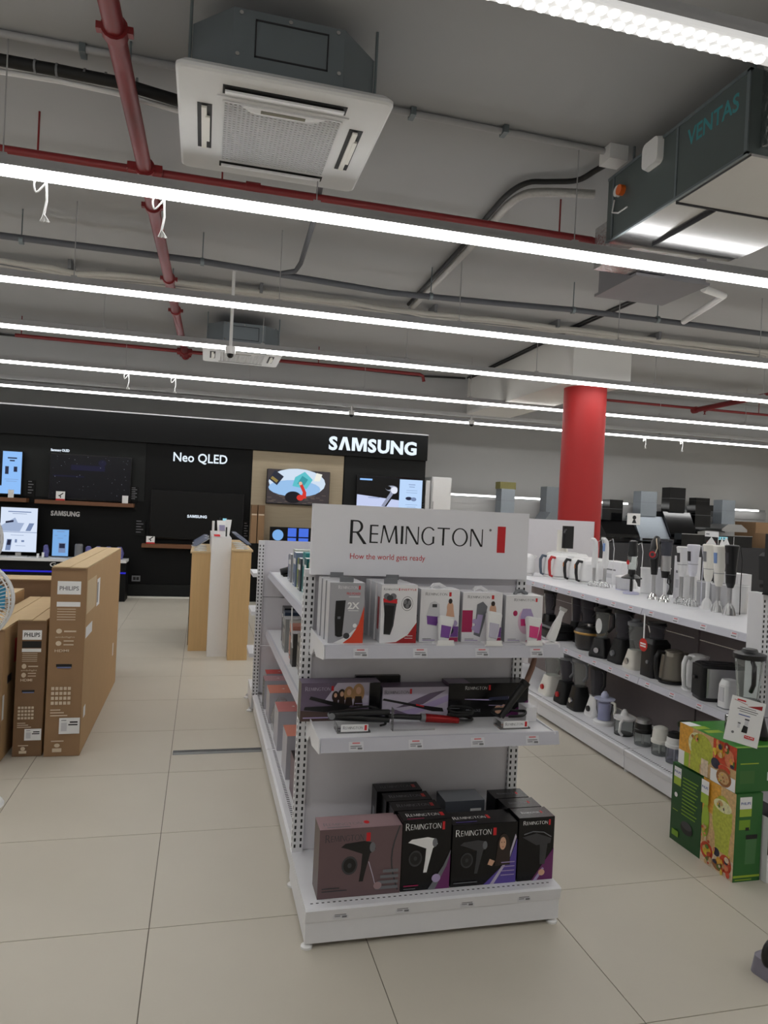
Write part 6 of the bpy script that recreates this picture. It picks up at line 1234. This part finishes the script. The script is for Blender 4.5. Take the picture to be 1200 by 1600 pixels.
blender('dark jar blender at the far left of the second shelf', 3.16, 2.97, Z5, BLACK, SMOKE, BLACK, 0.16, 0.2, 0.055); blender('slim dark jar blender beside the far left one', 3.27, 2.70, Z5, BLACKM, SMOKE, BLACK, 0.14, 0.24, 0.045, handle=False)
t = thing('grill_press', 'low black contact grill on the second shelf left of the cooker', 'grill', (3.08, 2.66, Z5), RZ); b = MB(); b.loft([(0.01, 0.12, 0.10, 0.03), (0.07, 0.125, 0.105, 0.03)], 4); b.build('lower_plate', BLACK, t, False); b = MB(); b.loft([(0.074, 0.125, 0.105, 0.03), (0.12, 0.11, 0.095, 0.03), (0.13, 0.08, 0.07, 0.02)], 4); b.build('upper_plate', BLACKM, t, False); b = MB(); b.tube([(-0.08, -0.10, 0.10), (-0.07, -0.13, 0.11), (0.07, -0.13, 0.11), (0.08, -0.10, 0.10)], 0.01, 8); b.build('handle', GREYP, t, False)
blender('black and steel blender with an oval paper sticker on its jar', 3.06, 1.945, Z5, BLACK, GLASS, BLACK, 0.14, 0.21, 0.058, True, CHROME, True, PAPER, 'table blenders', RZ+0.55)
blender('black blender with a smoky jar right of the oval sticker one', 3.11, 1.74, Z5, BLACKM, SMOKE, BLACK, 0.17, 0.20, 0.066)
blender('round white based blender with a tall clear jar on the second shelf', 3.09, 1.56, Z5, M('warm white plastic', (222, 218, 208), 0.35), GLASS, GREYP, 0.13, 0.18, 0.052, False, STEEL, False)
t = thing('coffee_grinder', 'tall black coffee grinder behind the red hanging tag', 'grinder', (3.09, 1.33, Z5), RZ)
b = MB(); b.loft([(0, 0.07, 0.075, 0.02), (0.22, 0.068, 0.072, 0.02), (0.25, 0.05, 0.055, 0.02)], 5); b.build('body', BLACK, t, False); b = MB(); b.lathe([(0.045, 0.25), (0.05, 0.29), (0.062, 0.335), (0.062, 0.345), (0, 0.35)], (0, 0, 0), 20); b.build('hopper', SMOKE, t, False); b = MB(); b.cyl((0.02, -0.074, 0.10), (0.02, -0.082, 0.10), 0.012, n=12); b.build('button', GREYP, t, False); b = MB(); b.cyl((0, 0, 0.345), (0, 0, 0.36), 0.058, n=18); b.build('hopper_lid', BLACK, t, False)
t = thing('hanging_tag', 'round red tag with white lines on a white strip below the deck', 'tag', (2.925, 1.22, 0.82))
b = MB(); b.box(2.9215, 1.222, 0.86, 2.9235, 1.236, 1.035); b.build('strip', PAPER, t); b = MB(); b.cyl((2.920, 1.229, 0.835), (2.9235, 1.229, 0.835), 0.042, n=26); b.build('red_disc', M('tag red', (202, 44, 36), 0.4), t); MB().box(2.9185, 1.20, 0.838, 2.92, 1.258, 0.847).build('white_line', PAPER, t); MB().box(2.9185, 1.20, 0.822, 2.92, 1.258, 0.831).build('white_line', PAPER, t)
SATIN = M('satin champagne steel', (140, 134, 124), 0.35, 0.7)
kettle('champagne steel kettle with a black handle on the second shelf', 3.09, 1.16, Z5, SATIN, BLACK, 0.205, None, RZ)
kettle('glossy white kettle left of the toaster on the second shelf', 3.12, 0.97, Z5, WHITE2, WHITE2, 0.215, None, RZ+0.3)
t = thing('toaster', 'black and brushed steel toaster on the second shelf', 'toaster', (3.12, 0.765, Z5), RZ-0.28)
b = MB(); b.loft([(0, 0.085, 0.13, 0.045), (0.02, 0.087, 0.132, 0.045)], 6); b.build('base', BLACK, t, False); b = MB(); b.loft([(0.02, 0.080, 0.125, 0.045), (0.19, 0.080, 0.125, 0.045)], 6); b.build('steel_shell', STEEL, t, False); b = MB(); b.loft([(0.19, 0.084, 0.128, 0.045), (0.205, 0.082, 0.126, 0.045), (0.21, 0.072, 0.116, 0.04)], 6); b.build('top_frame', BLACK, t, False)
for sx in (-0.03, 0.03): MB().box(sx-0.012, -0.09, 0.2102, sx+0.012, 0.09, 0.2115).build('bread_slot', SLOT, t, False)
b = MB(); b.loft([(0.018, 0.078, 0.02, 0.019, 0, -0.112), (0.196, 0.078, 0.02, 0.019, 0, -0.112)], 6); b.build('end_panel', BLACKM, t, False); MB().box(-0.02, -0.150, 0.12, 0.02, -0.130, 0.135).build('lever', BLACK, t, False)
t = thing('egg_cooker', 'small white appliance right of the steel toaster', 'mini grinder', (3.04, 0.585, Z5), RZ)
b = MB(); b.loft([(0.004, 0.04, 0.05, 0.02), (0.13, 0.038, 0.046, 0.02), (0.16, 0.03, 0.036, 0.02)], 5); b.build('body', WHITE2, t, False); b = MB(); b.loft([(0.04, 0.02, 0.003, 0.003, 0, -0.049), (0.12, 0.018, 0.003, 0.003, 0, -0.047)], 4); b.build('front_inset', LGREY, t, False); b = MB(); b.loft([(0, 0.041, 0.051, 0.02), (0.006, 0.041, 0.051, 0.02)], 5); b.build('foot', GREYP, t, False)
# ---------- base shelf
Z6 = 0.1475
blender('white based food processor with clear bowl at the far end of the bottom shelf', 3.03, 2.62, Z6, IVORY, GLASS, WHITE2, 0.16, 0.17, 0.07, False, REDK)
blender('black blender with red badge and smoky jar on the bottom shelf', 3.02, 2.36, Z6, BLACKM, SMOKE, GREYP, 0.17, 0.19, 0.062, True, REDK); blender('black blender with steel front panel and clear jar on the bottom shelf', 3.03, 2.17, Z6, BLACK, GLASS, GREYP, 0.18, 0.20, 0.06, True, CHROME)
blender('white blender base with a large black dial on the bottom shelf', 3.07, 1.98, Z6, WHITE2, SMOKE, BLACK, 0.15, 0.22, 0.058, False, BLACK)
t = thing('citrus_juicer', 'pale blue citrus juicer with a domed reamer on the bottom shelf', 'juicer', (3.02, 1.80, Z6), RZ)
PB = M('pale blue plastic', (192, 196, 222), 0.3)
b = MB(); b.lathe([(0, 0), (0.075, 0.0), (0.076, 0.02), (0.065, 0.03), (0, 0.032)], (0, 0, 0), 22); b.build('white_foot', WHITE2, t, False); b = MB(); b.lathe([(0.05, 0.03), (0.046, 0.06), (0.056, 0.10), (0.062, 0.17), (0.07, 0.175)], (0, 0, 0), 22); b.build('jug', BLUEC, t, False); b = MB(); b.lathe([(0.044, 0.032), (0.040, 0.15), (0, 0.152)], (0, 0, 0), 18); b.build('inner_sieve', PB, t, False); b = MB(); b.lathe([(0.07, 0.175), (0.075, 0.185), (0.05, 0.19), (0.03, 0.192), (0.026, 0.215), (0.012, 0.235), (0, 0.238)], (0, 0, 0), 22); b.build('reamer', PB, t, False); b = MB(); b.tube([(0.06, 0.02, 0.17), (0.10, 0.02, 0.17), (0.11, 0.02, 0.13), (0.10, 0.02, 0.09)], 0.01, 8); b.build('handle', IVORY, t, False)
def chopper(label, x, y, bowlm, headm, topm, r=0.058, bh=0.09, hh=0.09, extra=None):
    t = thing('mini_chopper', label, 'chopper', (x, y, Z6), RZ, group='mini choppers on the bottom shelf')
    b = MB(); b.lathe([(0, 0.003), (r*0.9, 0.003), (r*0.95, 0.012), (r, bh)], (0, 0, 0), 22); b.build('bowl', bowlm, t, False); b = MB(); b.lathe([(0, 0), (r*0.93, 0), (r*0.93, 0.006), (0, 0.006)], (0, 0, 0), 20); b.build('foot_ring', GREYP, t, False)
    b = MB(); b.lathe([(r*1.05, bh-0.004), (r*1.06, bh+0.015), (r*0.95, bh+0.02), (r*0.9, bh+hh*0.65)], (0, 0, 0), 22); b.build('motor_head', headm, t, False); b = MB(); b.lathe([(r*0.9, bh+hh*0.65), (r*0.8, bh+hh*0.9), (r*0.4, bh+hh), (0, bh+hh)], (0, 0, 0), 22); b.build('push_cap', topm, t, False); b = MB(); b.cyl((0, 0, 0.006), (0, 0, bh), 0.008, n=10); b.build('blade_shaft', STEEL, t, False)
    return t
t = thing('juice_pitcher', 'clear juicer pitcher with white reamer and handle on the bottom shelf', 'juicer', (3.03, 1.56, Z6), RZ)
b = MB(); b.lathe([(0, 0.004), (0.06, 0.004), (0.065, 0.014), (0.068, 0.11)], (0, 0, 0), 22); b.build('pitcher', GLASS, t, False); b = MB(); b.lathe([(0.072, 0.106), (0.074, 0.12), (0.04, 0.126), (0.026, 0.13), (0.022, 0.155), (0.01, 0.172), (0, 0.174)], (0, 0, 0), 22); b.build('reamer_lid', WHITE2, t, False); b = MB(); b.tube([(0.05, -0.045, 0.11), (0.07, -0.075, 0.10), (0.07, -0.08, 0.04), (0.055, -0.05, 0.012)], 0.010, 8); b.build('handle', WHITE2, t, False); b = MB(); b.lathe([(0, 0), (0.065, 0), (0.065, 0.006), (0, 0.006)], (0, 0, 0), 20); b.build('foot_ring', BLACK, t, False)
chopper('black headed mini chopper with steel cap and smoky bowl', 3.03, 1.34, GLASS, BLACK, STEEL); chopper('cream headed mini chopper with clear bowl', 3.03, 1.155, GLASS, IVORY, IVORY, 0.055, 0.08, 0.10); chopper('white headed mini chopper with a blue violet bowl beside the green cartons', 3.03, 1.01, BLUEC, WHITE2, BLACK, 0.055, 0.10, 0.09)
t = thing('storage_jar', 'clear jar with a dark green lid at the back of the bottom shelf', 'jar', (3.16, 1.08, Z6), RZ); b = MB(); b.cyl((0, 0, 0.002), (0, 0, 0.20), 0.05, n=20, caps=False); b.build('jar_body', GLASS, t, False); b = MB(); b.lathe([(0.052, 0.195), (0.055, 0.215), (0.04, 0.225), (0, 0.225)], (0, 0, 0), 20); b.build('lid', M('dark green plastic', (54, 66, 44), 0.4), t, False)
t = thing('waffle_maker', 'flat black waffle maker at the near end of the bottom shelf', 'waffle maker', (3.12, 0.78, Z6), RZ); b = MB(); b.loft([(0.01, 0.11, 0.12, 0.03), (0.05, 0.115, 0.125, 0.03)], 4); b.build('lower_half', BLACK, t, False); b = MB(); b.loft([(0.055, 0.115, 0.125, 0.03), (0.09, 0.10, 0.11, 0.03)], 4); b.build('upper_half', BLACKM, t, False); b = MB(); b.tube([(-0.03, -0.12, 0.06), (-0.03, -0.16, 0.06), (0.03, -0.16, 0.06), (0.03, -0.12, 0.06)], 0.008, 6); b.build('handle', BLACK, t, False)

# ================================================================ green cartons
GRN = M('green carton', (42, 104, 44), 0.4, var=0.06, scale=8); GRND = M('dark green carton', (24, 74, 32), 0.4, var=0.06, scale=8); LIME = C('lime ink', (158, 186, 56)); YEL = FOOD('yellow ink', (222, 190, 60)); ORF = FOOD('orange fruit ink', (224, 160, 60)); TOM = FOOD('tomato ink', (196, 70, 40)); OAT = FOOD('oat ink', (206, 170, 120)); GREENL = FOOD('smoothie green', (178, 184, 66)); DKB = FOOD('berry ink', (44, 44, 66)); BRND = M('brand blue', (30, 70, 150), 0.4)
def toppings(x0, y0, x1, y1, n, seed, s=0.02):
    q = random.Random(seed); inks = [TOM, OAT, YEL, ORF, DKB, FOOD('granola ink', (150, 96, 50)), FOOD('salmon ink', (220, 130, 90)), FOOD('pale food', (216, 196, 170)), FOOD('leaf herb', (96, 120, 50))]
    return [('e', q.uniform(x0, x1), q.uniform(y0, y1), q.uniform(0.3, 1)*s, q.uniform(0.3, 1)*s, q.choice(inks)) for _ in range(n)]
def food(w, h):
    return [('r', 0, 0, w, h, OAT), ('r', 0, h*0.62, w*0.55, h, ORF), ('e', w*0.62, h*0.62, w*0.30, h*0.28, GREENL), ('p', [(w*0.35, h*0.75), (w*0.92, h*0.75), (w*0.84, h*0.25), (w*0.45, h*0.25)], GREENL), ('e', w*0.62, h*0.78, w*0.27, h*0.07, FOOD('smoothie top', (226, 220, 170))), ('e', w*0.55, h*0.8, w*0.08, h*0.03, OAT), ('r', 0, 0, w, h*0.22, FOOD('pale food', (216, 196, 170))), ('e', w*0.2, h*0.16, w*0.2, h*0.10, TOM), ('e', w*0.2, h*0.16, w*0.13, h*0.06, YEL), ('e', w*0.78, h*0.15, w*0.18, h*0.10, TOM), ('e', w*0.5, h*0.22, w*0.10, h*0.05, DKB), ('e', w*0.55, h*0.08, w*0.16, h*0.06, FOOD('granola ink', (150, 96, 50))), ('e', w*0.12, h*0.5, w*0.12, h*0.2, LIME), *toppings(w*0.08, h*0.03, w*0.92, h*0.27, 34, 2, 0.016), *toppings(w*0.5, h*0.76, w*0.74, h*0.80, 8, 4, 0.008), *toppings(w*0.05, h*0.28, w*0.3, h*0.45, 8, 8, 0.012), ('r', 0, h*0.82, w*0.24, h*0.98, PAPER), ('t', 'PHILIPS', w*0.02, h*0.88, h*0.03, BRND, 'l', w*0.19, 0.02), ('r', 0, h*0.70, w*0.24, h*0.82, LIME)]
o = carton('blender_carton', 'green carton with food pictures on its side, lower one at the front', 2.55, -0.07, 0.0, 0.145, 0.22, 0.405, GRN, GRN, GRN, 'carton', 'green blender cartons', {'side': food(0.22, 0.405), 'front': [('r', 0.02, 0.335, 0.085, 0.39, PAPER), ('t', 'PHILIPS', 0.026, 0.355, 0.012, BRND, 'l', 0.053, 0.02), ('r', 0.02, 0.30, 0.085, 0.335, LIME), ('r', 0.02, 0.24, 0.08, 0.285, C('leaf ink', (120, 160, 40))), ('r', 0.055, 0.235, 0.075, 0.25, BLACK), ('p', [(0.06, 0.08), (0.115, 0.08), (0.12, 0.20), (0.06, 0.20)], C('jar ink', (70, 120, 70))), ('r', 0.06, 0.195, 0.122, 0.215, BLACK), ('r', 0.0, 0.02, 0.145, 0.03, LIME), ('r', 0.01, 0.008, 0.1, 0.012, LIME)]})
o = carton('blender_carton', 'dark green carton with rows of small print, behind the lower front one', 2.55, 0.153, 0.0, 0.145, 0.232, 0.395, GRND, GRND, GRN, 'carton', 'green blender cartons', {'side': [('r', 0.015, 0.33, 0.07, 0.38, PAPER), ('t', 'PHILIPS', 0.018, 0.35, 0.012, BRND, 'l', 0.048, 0.02), ('r', 0.015, 0.29, 0.07, 0.33, LIME)]+[('r', 0.085, 0.34-0.018*k, 0.20-0.01*(k % 3), 0.346-0.018*k, C('leaf ink', (120, 160, 40))) for k in range(11)]+[('e', 0.13, 0.10, 0.045, 0.03, BLACK), ('e', 0.13, 0.115, 0.04, 0.02, DGREY), ('r', 0.02, 0.16, 0.06, 0.163, LIME), ('e', 0.04, 0.24, 0.012, 0.012, PAPER), ('r', 0.02, 0.03, 0.07, 0.06, C('leaf ink', (120, 160, 40)))]})
o = carton('blender_carton', 'green carton lying across on top with food pictures and lime label', 2.552, -0.058, 0.4065, 0.30, 0.405, 0.205, GRN, GRN, M('bright green lid', (66, 140, 52), 0.35), 'carton', 'green blender cartons', {'side': [('r', 0, 0, 0.405, 0.205, OAT), ('r', 0, 0.07, 0.10, 0.205, ORF), ('e', 0.13, 0.13, 0.06, 0.06, FOOD('smoothie top', (226, 220, 170))), ('e', 0.17, 0.12, 0.08, 0.075, GREENL), ('r', 0.09, 0.0, 0.16, 0.09, GREENL), ('r', 0.17, 0, 0.22, 0.08, FOOD('pale food', (216, 196, 170))), ('r', 0.0, 0, 0.045, 0.07, PAPER), ('r', 0.045, 0, 0.08, 0.07, LIME), ('r', 0.25, 0.10, 0.405, 0.205, TOM), ('e', 0.30, 0.16, 0.03, 0.035, ORF), ('e', 0.36, 0.14, 0.03, 0.04, FOOD('salmon ink', (220, 130, 90))), ('e', 0.34, 0.19, 0.02, 0.02, FOOD('deep tomato', (150, 40, 30))), ('e', 0.27, 0.09, 0.03, 0.025, DKB), ('e', 0.33, 0.08, 0.04, 0.02, TOM), ('r', 0.24, 0.0, 0.405, 0.06, PAPER), ('e', 0.33, 0.04, 0.05, 0.04, FOOD('granola ink', (150, 96, 50))), ('e', 0.33, 0.04, 0.035, 0.028, OAT), *toppings(0.26, 0.11, 0.395, 0.195, 22, 5, 0.016), *toppings(0.10, 0.15, 0.15, 0.18, 8, 6, 0.01), *toppings(0.3, 0.02, 0.36, 0.06, 10, 7, 0.008)], 'top': [('p', [(0.0, 0.33), (0.07, 0.33), (0.05, 0.40), (0.0, 0.40)], PAPER), ('r', 0.0, 0.28, 0.08, 0.325, LIME), ('r', 0.02, 0.22, 0.11, 0.26, LIME), ('r', 0.0, 0.0, 0.3, 0.02, C('leaf edge', (150, 200, 90)))], 'front': [('r', 0.02, 0.04, 0.10, 0.10, C('leaf dark', (60, 110, 50))), ('r', 0.17, 0.05, 0.24, 0.09, PAPER), ('r', 0.18, 0.055, 0.23, 0.085, INKG), ('r', 0.02, 0.13, 0.12, 0.135, LIME)]})
t = blender('large glass jar blender with a black base standing on the green cartons', 2.752, 0.12, 0.6135, BLACK, GLASS, BLACK, 0.17, 0.215, 0.066, True, CHROME, True, None, 'table blenders', RZ-0.5)
t = thing('product_poster', 'white product poster with a red corner leaning on the green cartons', 'poster', (2.590, -0.022, 0.6140), -0.5)
b = MB(); t.rotation_euler = (0, 0.2, -0.5)
b = MB(); b.obox((0, 0.012, 0.112), 0.074, 0.0015, 0.104, 0, math.radians(-12)); ps = b.build('sheet', PAPER, t, False)
Rr = Matrix.Rotation(math.radians(-12), 3, 'X'); org = Vector((0, 0.012, 0.112))+Rr @ Vector((-0.062, -0.0015, -0.096)); vv = Rr @ Vector((0, 0, 1))
decal(ps, 'print', org, (1, 0, 0), vv, [('p', [(0.06, 0.165), (0.124, 0.185), (0.124, 0.165)], DRED), ('l', [(0, 0.183), (0.06, 0.172)], 0.002, DRED), ('r', 0.012, 0.183, 0.05, 0.19, INKR), ('r', 0.03, 0.155, 0.10, 0.158, INKG), ('r', 0.02, 0.145, 0.11, 0.149, INKG), ('r', 0.03, 0.136, 0.105, 0.139, INKG), ('r', 0.03, 0.12, 0.08, 0.124, BRND), ('p', [(0.055, 0.045), (0.08, 0.045), (0.08, 0.075), (0.06, 0.078)], BLACK), ('r', 0.062, 0.078, 0.078, 0.105, LGREY), ('r', 0.06, 0.103, 0.08, 0.109, DGREY), ('r', 0.035, 0.06, 0.045, 0.08, LGREY), ('r', 0.034, 0.08, 0.046, 0.085, DGREY), ('r', 0.072, 0.022, 0.115, 0.036, INKR), ('t', 'PHILIPS', 0.076, 0.026, 0.007, WHI, 'l', 0.034), ('e', 0.02, 0.035, 0.006, 0.006, INKG)], False)
b = MB(); b.obox((0, 0.045, 0.06), 0.02, 0.001, 0.065, 0, math.radians(12)); b.build('back_strut', LGREY, t, False)
# partly seen goods at the right edge
o = carton('appliance_carton', 'white carton with a black top photo at the right edge beside the green cartons', 2.705, -0.10, 0.0, 0.13, 0.2, 0.30, WCARD, WCARD, BCARD, 'carton', None, {'front': [('r', 0, 0.13, 0.13, 0.30, BLACK), ('e', 0.05, 0.18, 0.05, 0.06, DGREY), ('r', 0.02, 0.06, 0.11, 0.07, NAVY)]})
t = thing('vacuum_head', 'grey vacuum tool with a black ring at the lower right edge', 'vacuum tool', (2.30, -0.66, 0), 0.2)
b = MB(); b.loft([(0.0, 0.14, 0.07, 0.03), (0.06, 0.13, 0.065, 0.03), (0.08, 0.09, 0.04, 0.02)], 5); b.build('shell', M('violet grey plastic', (128, 124, 138), 0.35), t, False); b = MB(); b.tube([(-0.10+0.045*math.cos(a*PI/9), 0, 0.09+0.045*math.sin(a*PI/9)) for a in range(18)], 0.012, 8, closed=True); b.build('black_ring', BLACK, t, False)

# ================================================================ cooker hoods and goods in the distance
HY = 9.5
def hood(label, cx, chw, ztop, zmid, bw, zbot, mt, style, y=HY, body2=None):
    t = thing('cooker_hood', label, 'cooker hood', (cx, y, zbot), group='cooker hoods on the far display')
    d = 0.26
    b = MB(); b.box(cx-chw/2, y+0.1, zmid, cx+chw/2, y+0.1+d, ztop); b.build('chimney', mt, t)
    MB().box(cx-chw/2-0.004, y+0.097, zmid+(ztop-zmid)*0.55, cx+chw/2+0.004, y+0.1+d, zmid+(ztop-zmid)*0.56).build('chimney_joint', GREYP, t)
    if style == 'slant':
        b = MB(); b.prism([(y+0.36, zmid), (y+0.12, zmid), (y-0.16, zbot+0.06), (y-0.16, zbot), (y+0.36, zbot)], 'x', cx-bw/2, cx+bw/2); b.build('canopy', body2 or mt, t); MB().box(cx-bw/2+0.05, y-0.165, zbot+0.008, cx+bw/2-0.05, y-0.1601, zbot+0.05).build('control_strip', GLOSSB, t)
    elif style == 'trap':
        q = [(cx-bw/2, zbot), (cx+bw/2, zbot), (cx+bw/2, zbot+0.05), (cx+chw/2, zmid), (cx-chw/2, zmid), (cx-bw/2, zbot+0.05)]
        b = MB(); b.prism(q, 'y', y-0.1, y+0.36); b.build('canopy', body2 or mt, t)
    else:
        n = 10; q = [(cx-bw/2+bw*i/n, zbot+0.03*(1-(2*i/n-1)**2)) for i in range(n+1)]+[(cx+bw/2-bw*i/n, zbot+0.03*(1-(2*(1-i/n)-1)**2)+0.018) for i in range(n+1)]
        b = MB(); b.prism(q, 'y', y-0.2, y+0.36); b.build('glass_canopy', body2 or mt, t); MB().box(cx-chw*0.6, y-0.05, zbot-0.05, cx+chw*0.6, y+0.36, zbot+0.02).build('filter_box', STEEL, t)
    MB().box(cx-0.04, y+0.36, zbot, cx+0.04, y+0.46, ztop-0.05).build('wall_bracket', GREYP, t)
    return t
HGREY = M('hood grey blue', (150, 158, 166), 0.35, 0.5)
hood('black slanted hood with a narrow chimney right of the red column', 7.95, 0.29, 2.02, 1.62, 0.72, 1.30, GLOSSB, 'slant')
hood('steel grey slanted hood second right of the red column', 8.67, 0.36, 2.22, 1.73, 0.66, 1.25, HGREY, 'slant')
hood('tall black hood with a wide black canopy in the middle of the far display', 9.32, 0.36, 2.33, 1.84, 0.62, 1.34, GLOSSB, 'slant')
hood('black box hood with a curved dark glass canopy', 9.93, 0.37, 2.0, 1.56, 0.58, 1.48, GLOSSB, 'glass', body2=GLOSSB)
hood('steel hood with flat flared canopy at the right of the far display', 10.53, 0.31, 2.14, 1.65, 0.60, 1.50, HGREY, 'trap', body2=STEEL)
hood('pale grey hood with olive top seen left of the red column', 5.66, 0.27, 2.11, 1.62, 0.5, 1.42, HGREY, 'trap')
hood('grey hood half hidden by the left edge of the red column', 6.58, 0.26, 2.20, 1.72, 0.6, 1.42, M('dull grey', (120, 126, 132), 0.4), 'trap')
hood('small dark hood behind the tall black one', 10.38, 0.22, 2.30, 1.91, 0.52, 1.7, M('brown black', (54, 48, 44), 0.4), 'trap', 11.83)
hood('small dark hood behind the curved glass hood', 11.75, 0.38, 2.25, 2.08, 0.62, 1.77, GLOSSB, 'trap', 11.83)
o = MB().box(5.5, HY+0.12, 2.11, 5.82, HY+0.34, 2.24).build('olive_box', M('olive card', (130, 124, 76), 0.7), at=(5.66, HY+0.2, 2.11)); tag(o, 'small olive box on top of the pale grey hood left of the column', 'box')
t = thing('hood_display', 'grey slatted display stand carrying the far cooker hoods', 'display stand', (8.5, HY+0.5, 0))
SLATW = M('slat white', (190, 190, 190), 0.5)
MB().box(4.6, HY+0.47, 0, 11.0, HY+0.55, 1.28).build('stand_body', SLATW, t); MB().box(7.2, HY-0.46, 0.0, 11.0, HY+0.46, 1.20).build('counter', M('dark counter', (50, 50, 54), 0.4), t)
for k in range(8): MB().box(4.6, HY+0.50, 1.285+0.105*k, 11.0, HY+0.53, 1.285+0.105*k+0.095 if k < 6 else 1.285+0.105*k+0.06).build('slat', SLATW, t) if k < 6 else None
t = thing('built_in_oven', 'black oven front with a bright cyan display below the hoods', 'oven', (9.85, HY-0.3, 1.17))
MB().box(9.05, HY-0.44, 1.205, 10.66, HY-0.22, 1.43).build('front_panel', GLOSSB, t); MB().box(9.62, HY-0.45, 1.34, 10.08, HY-0.44, 1.395).build('display', EM('cyan oven display', (150, 216, 226), 1.0), t)
decal(t, 'display_digits', (9.62, HY-0.45, 1.34), (1, 0, 0), (0, 0, 1), [('r', 0.0, 0.0, 0.46, 0.055, EM('cyan oven display', (150, 216, 226), 1.0))]+[('r', 0.06+0.06*k, 0.012, 0.10+0.06*k, 0.045, EM('digit ink', (70, 110, 130), 0.8)) for k in range(6)])
MB().box(9.05, HY-0.445, 1.418, 10.66, HY-0.44, 1.43).build('steel_trim', STEEL, t)
carton('range_carton', 'brown carton at the far right behind the hoods', 11.3, HY+0.2, 0.0, 1.2, 0.6, 1.72, CARD, CARD, CARDL, 'carton')
carton('range_carton', 'lower brown carton at the far right beside the tall one', 11.05, HY-0.45, 0.0, 0.5, 0.4, 1.50, CARDL, CARD, CARDL, 'carton')
o = carton('hood_card', 'white price card with a black figure on the black slanted hood', 8.02, HY-0.19, 1.55, 0.28, 0.012, 0.22, PAPER, None, None, 'price card', None, {'front': [('p', [(0.1, 0.03), (0.2, 0.03), (0.17, 0.1), (0.13, 0.1)], INKB), ('e', 0.15, 0.14, 0.04, 0.04, INKB)]})
# strip lights over the far slat wall
for k, (x0, x1) in enumerate(((5.35, 8.1), (8.6, 9.9), (12.7, 13.6))):
    t = thing('wall_strip_light', 'thin lit strip over the far slat wall, %s of three' % ['left', 'middle', 'right'][k], 'strip light', ((x0+x1)/2, 12.2, 2.0), group='strip lights over the far wall')
    MB().box(x0, 12.235, 2.0, x1, 12.28, 2.05).build('housing', RAIL, t); MB().box(x0, 12.2, 2.0, x1, 12.234, 2.04).build('lens_cover', led('far strip lens', 3.0), t)
t = thing('slat_wall', 'white slatted wall fixture under the far strip lights', 'slat wall', (8, 12.3, 0))
MB().box(4.8, 12.32, 0, 13.9, 12.40, 2.05).build('panel_body', M('slat wall grey', (176, 176, 176), 0.6), t)
for k in range(9): MB().box(4.8, 12.29, 0.12+0.21*k, 13.9, 12.319, 0.12+0.21*k+0.19).build('slat', SLATW, t)
o = MB().box(4.75, 10.9, 0.0, 6.1, 11.2, 1.60).build('wood_cabinet', M('brown cabinet', (120, 92, 64), 0.6, var=0.1, scale=6), at=(5.4, 11, 0)); tag(o, 'brown wooden cabinet right of the refrigerator', 'cabinet')
bpy.context.view_layer.update()
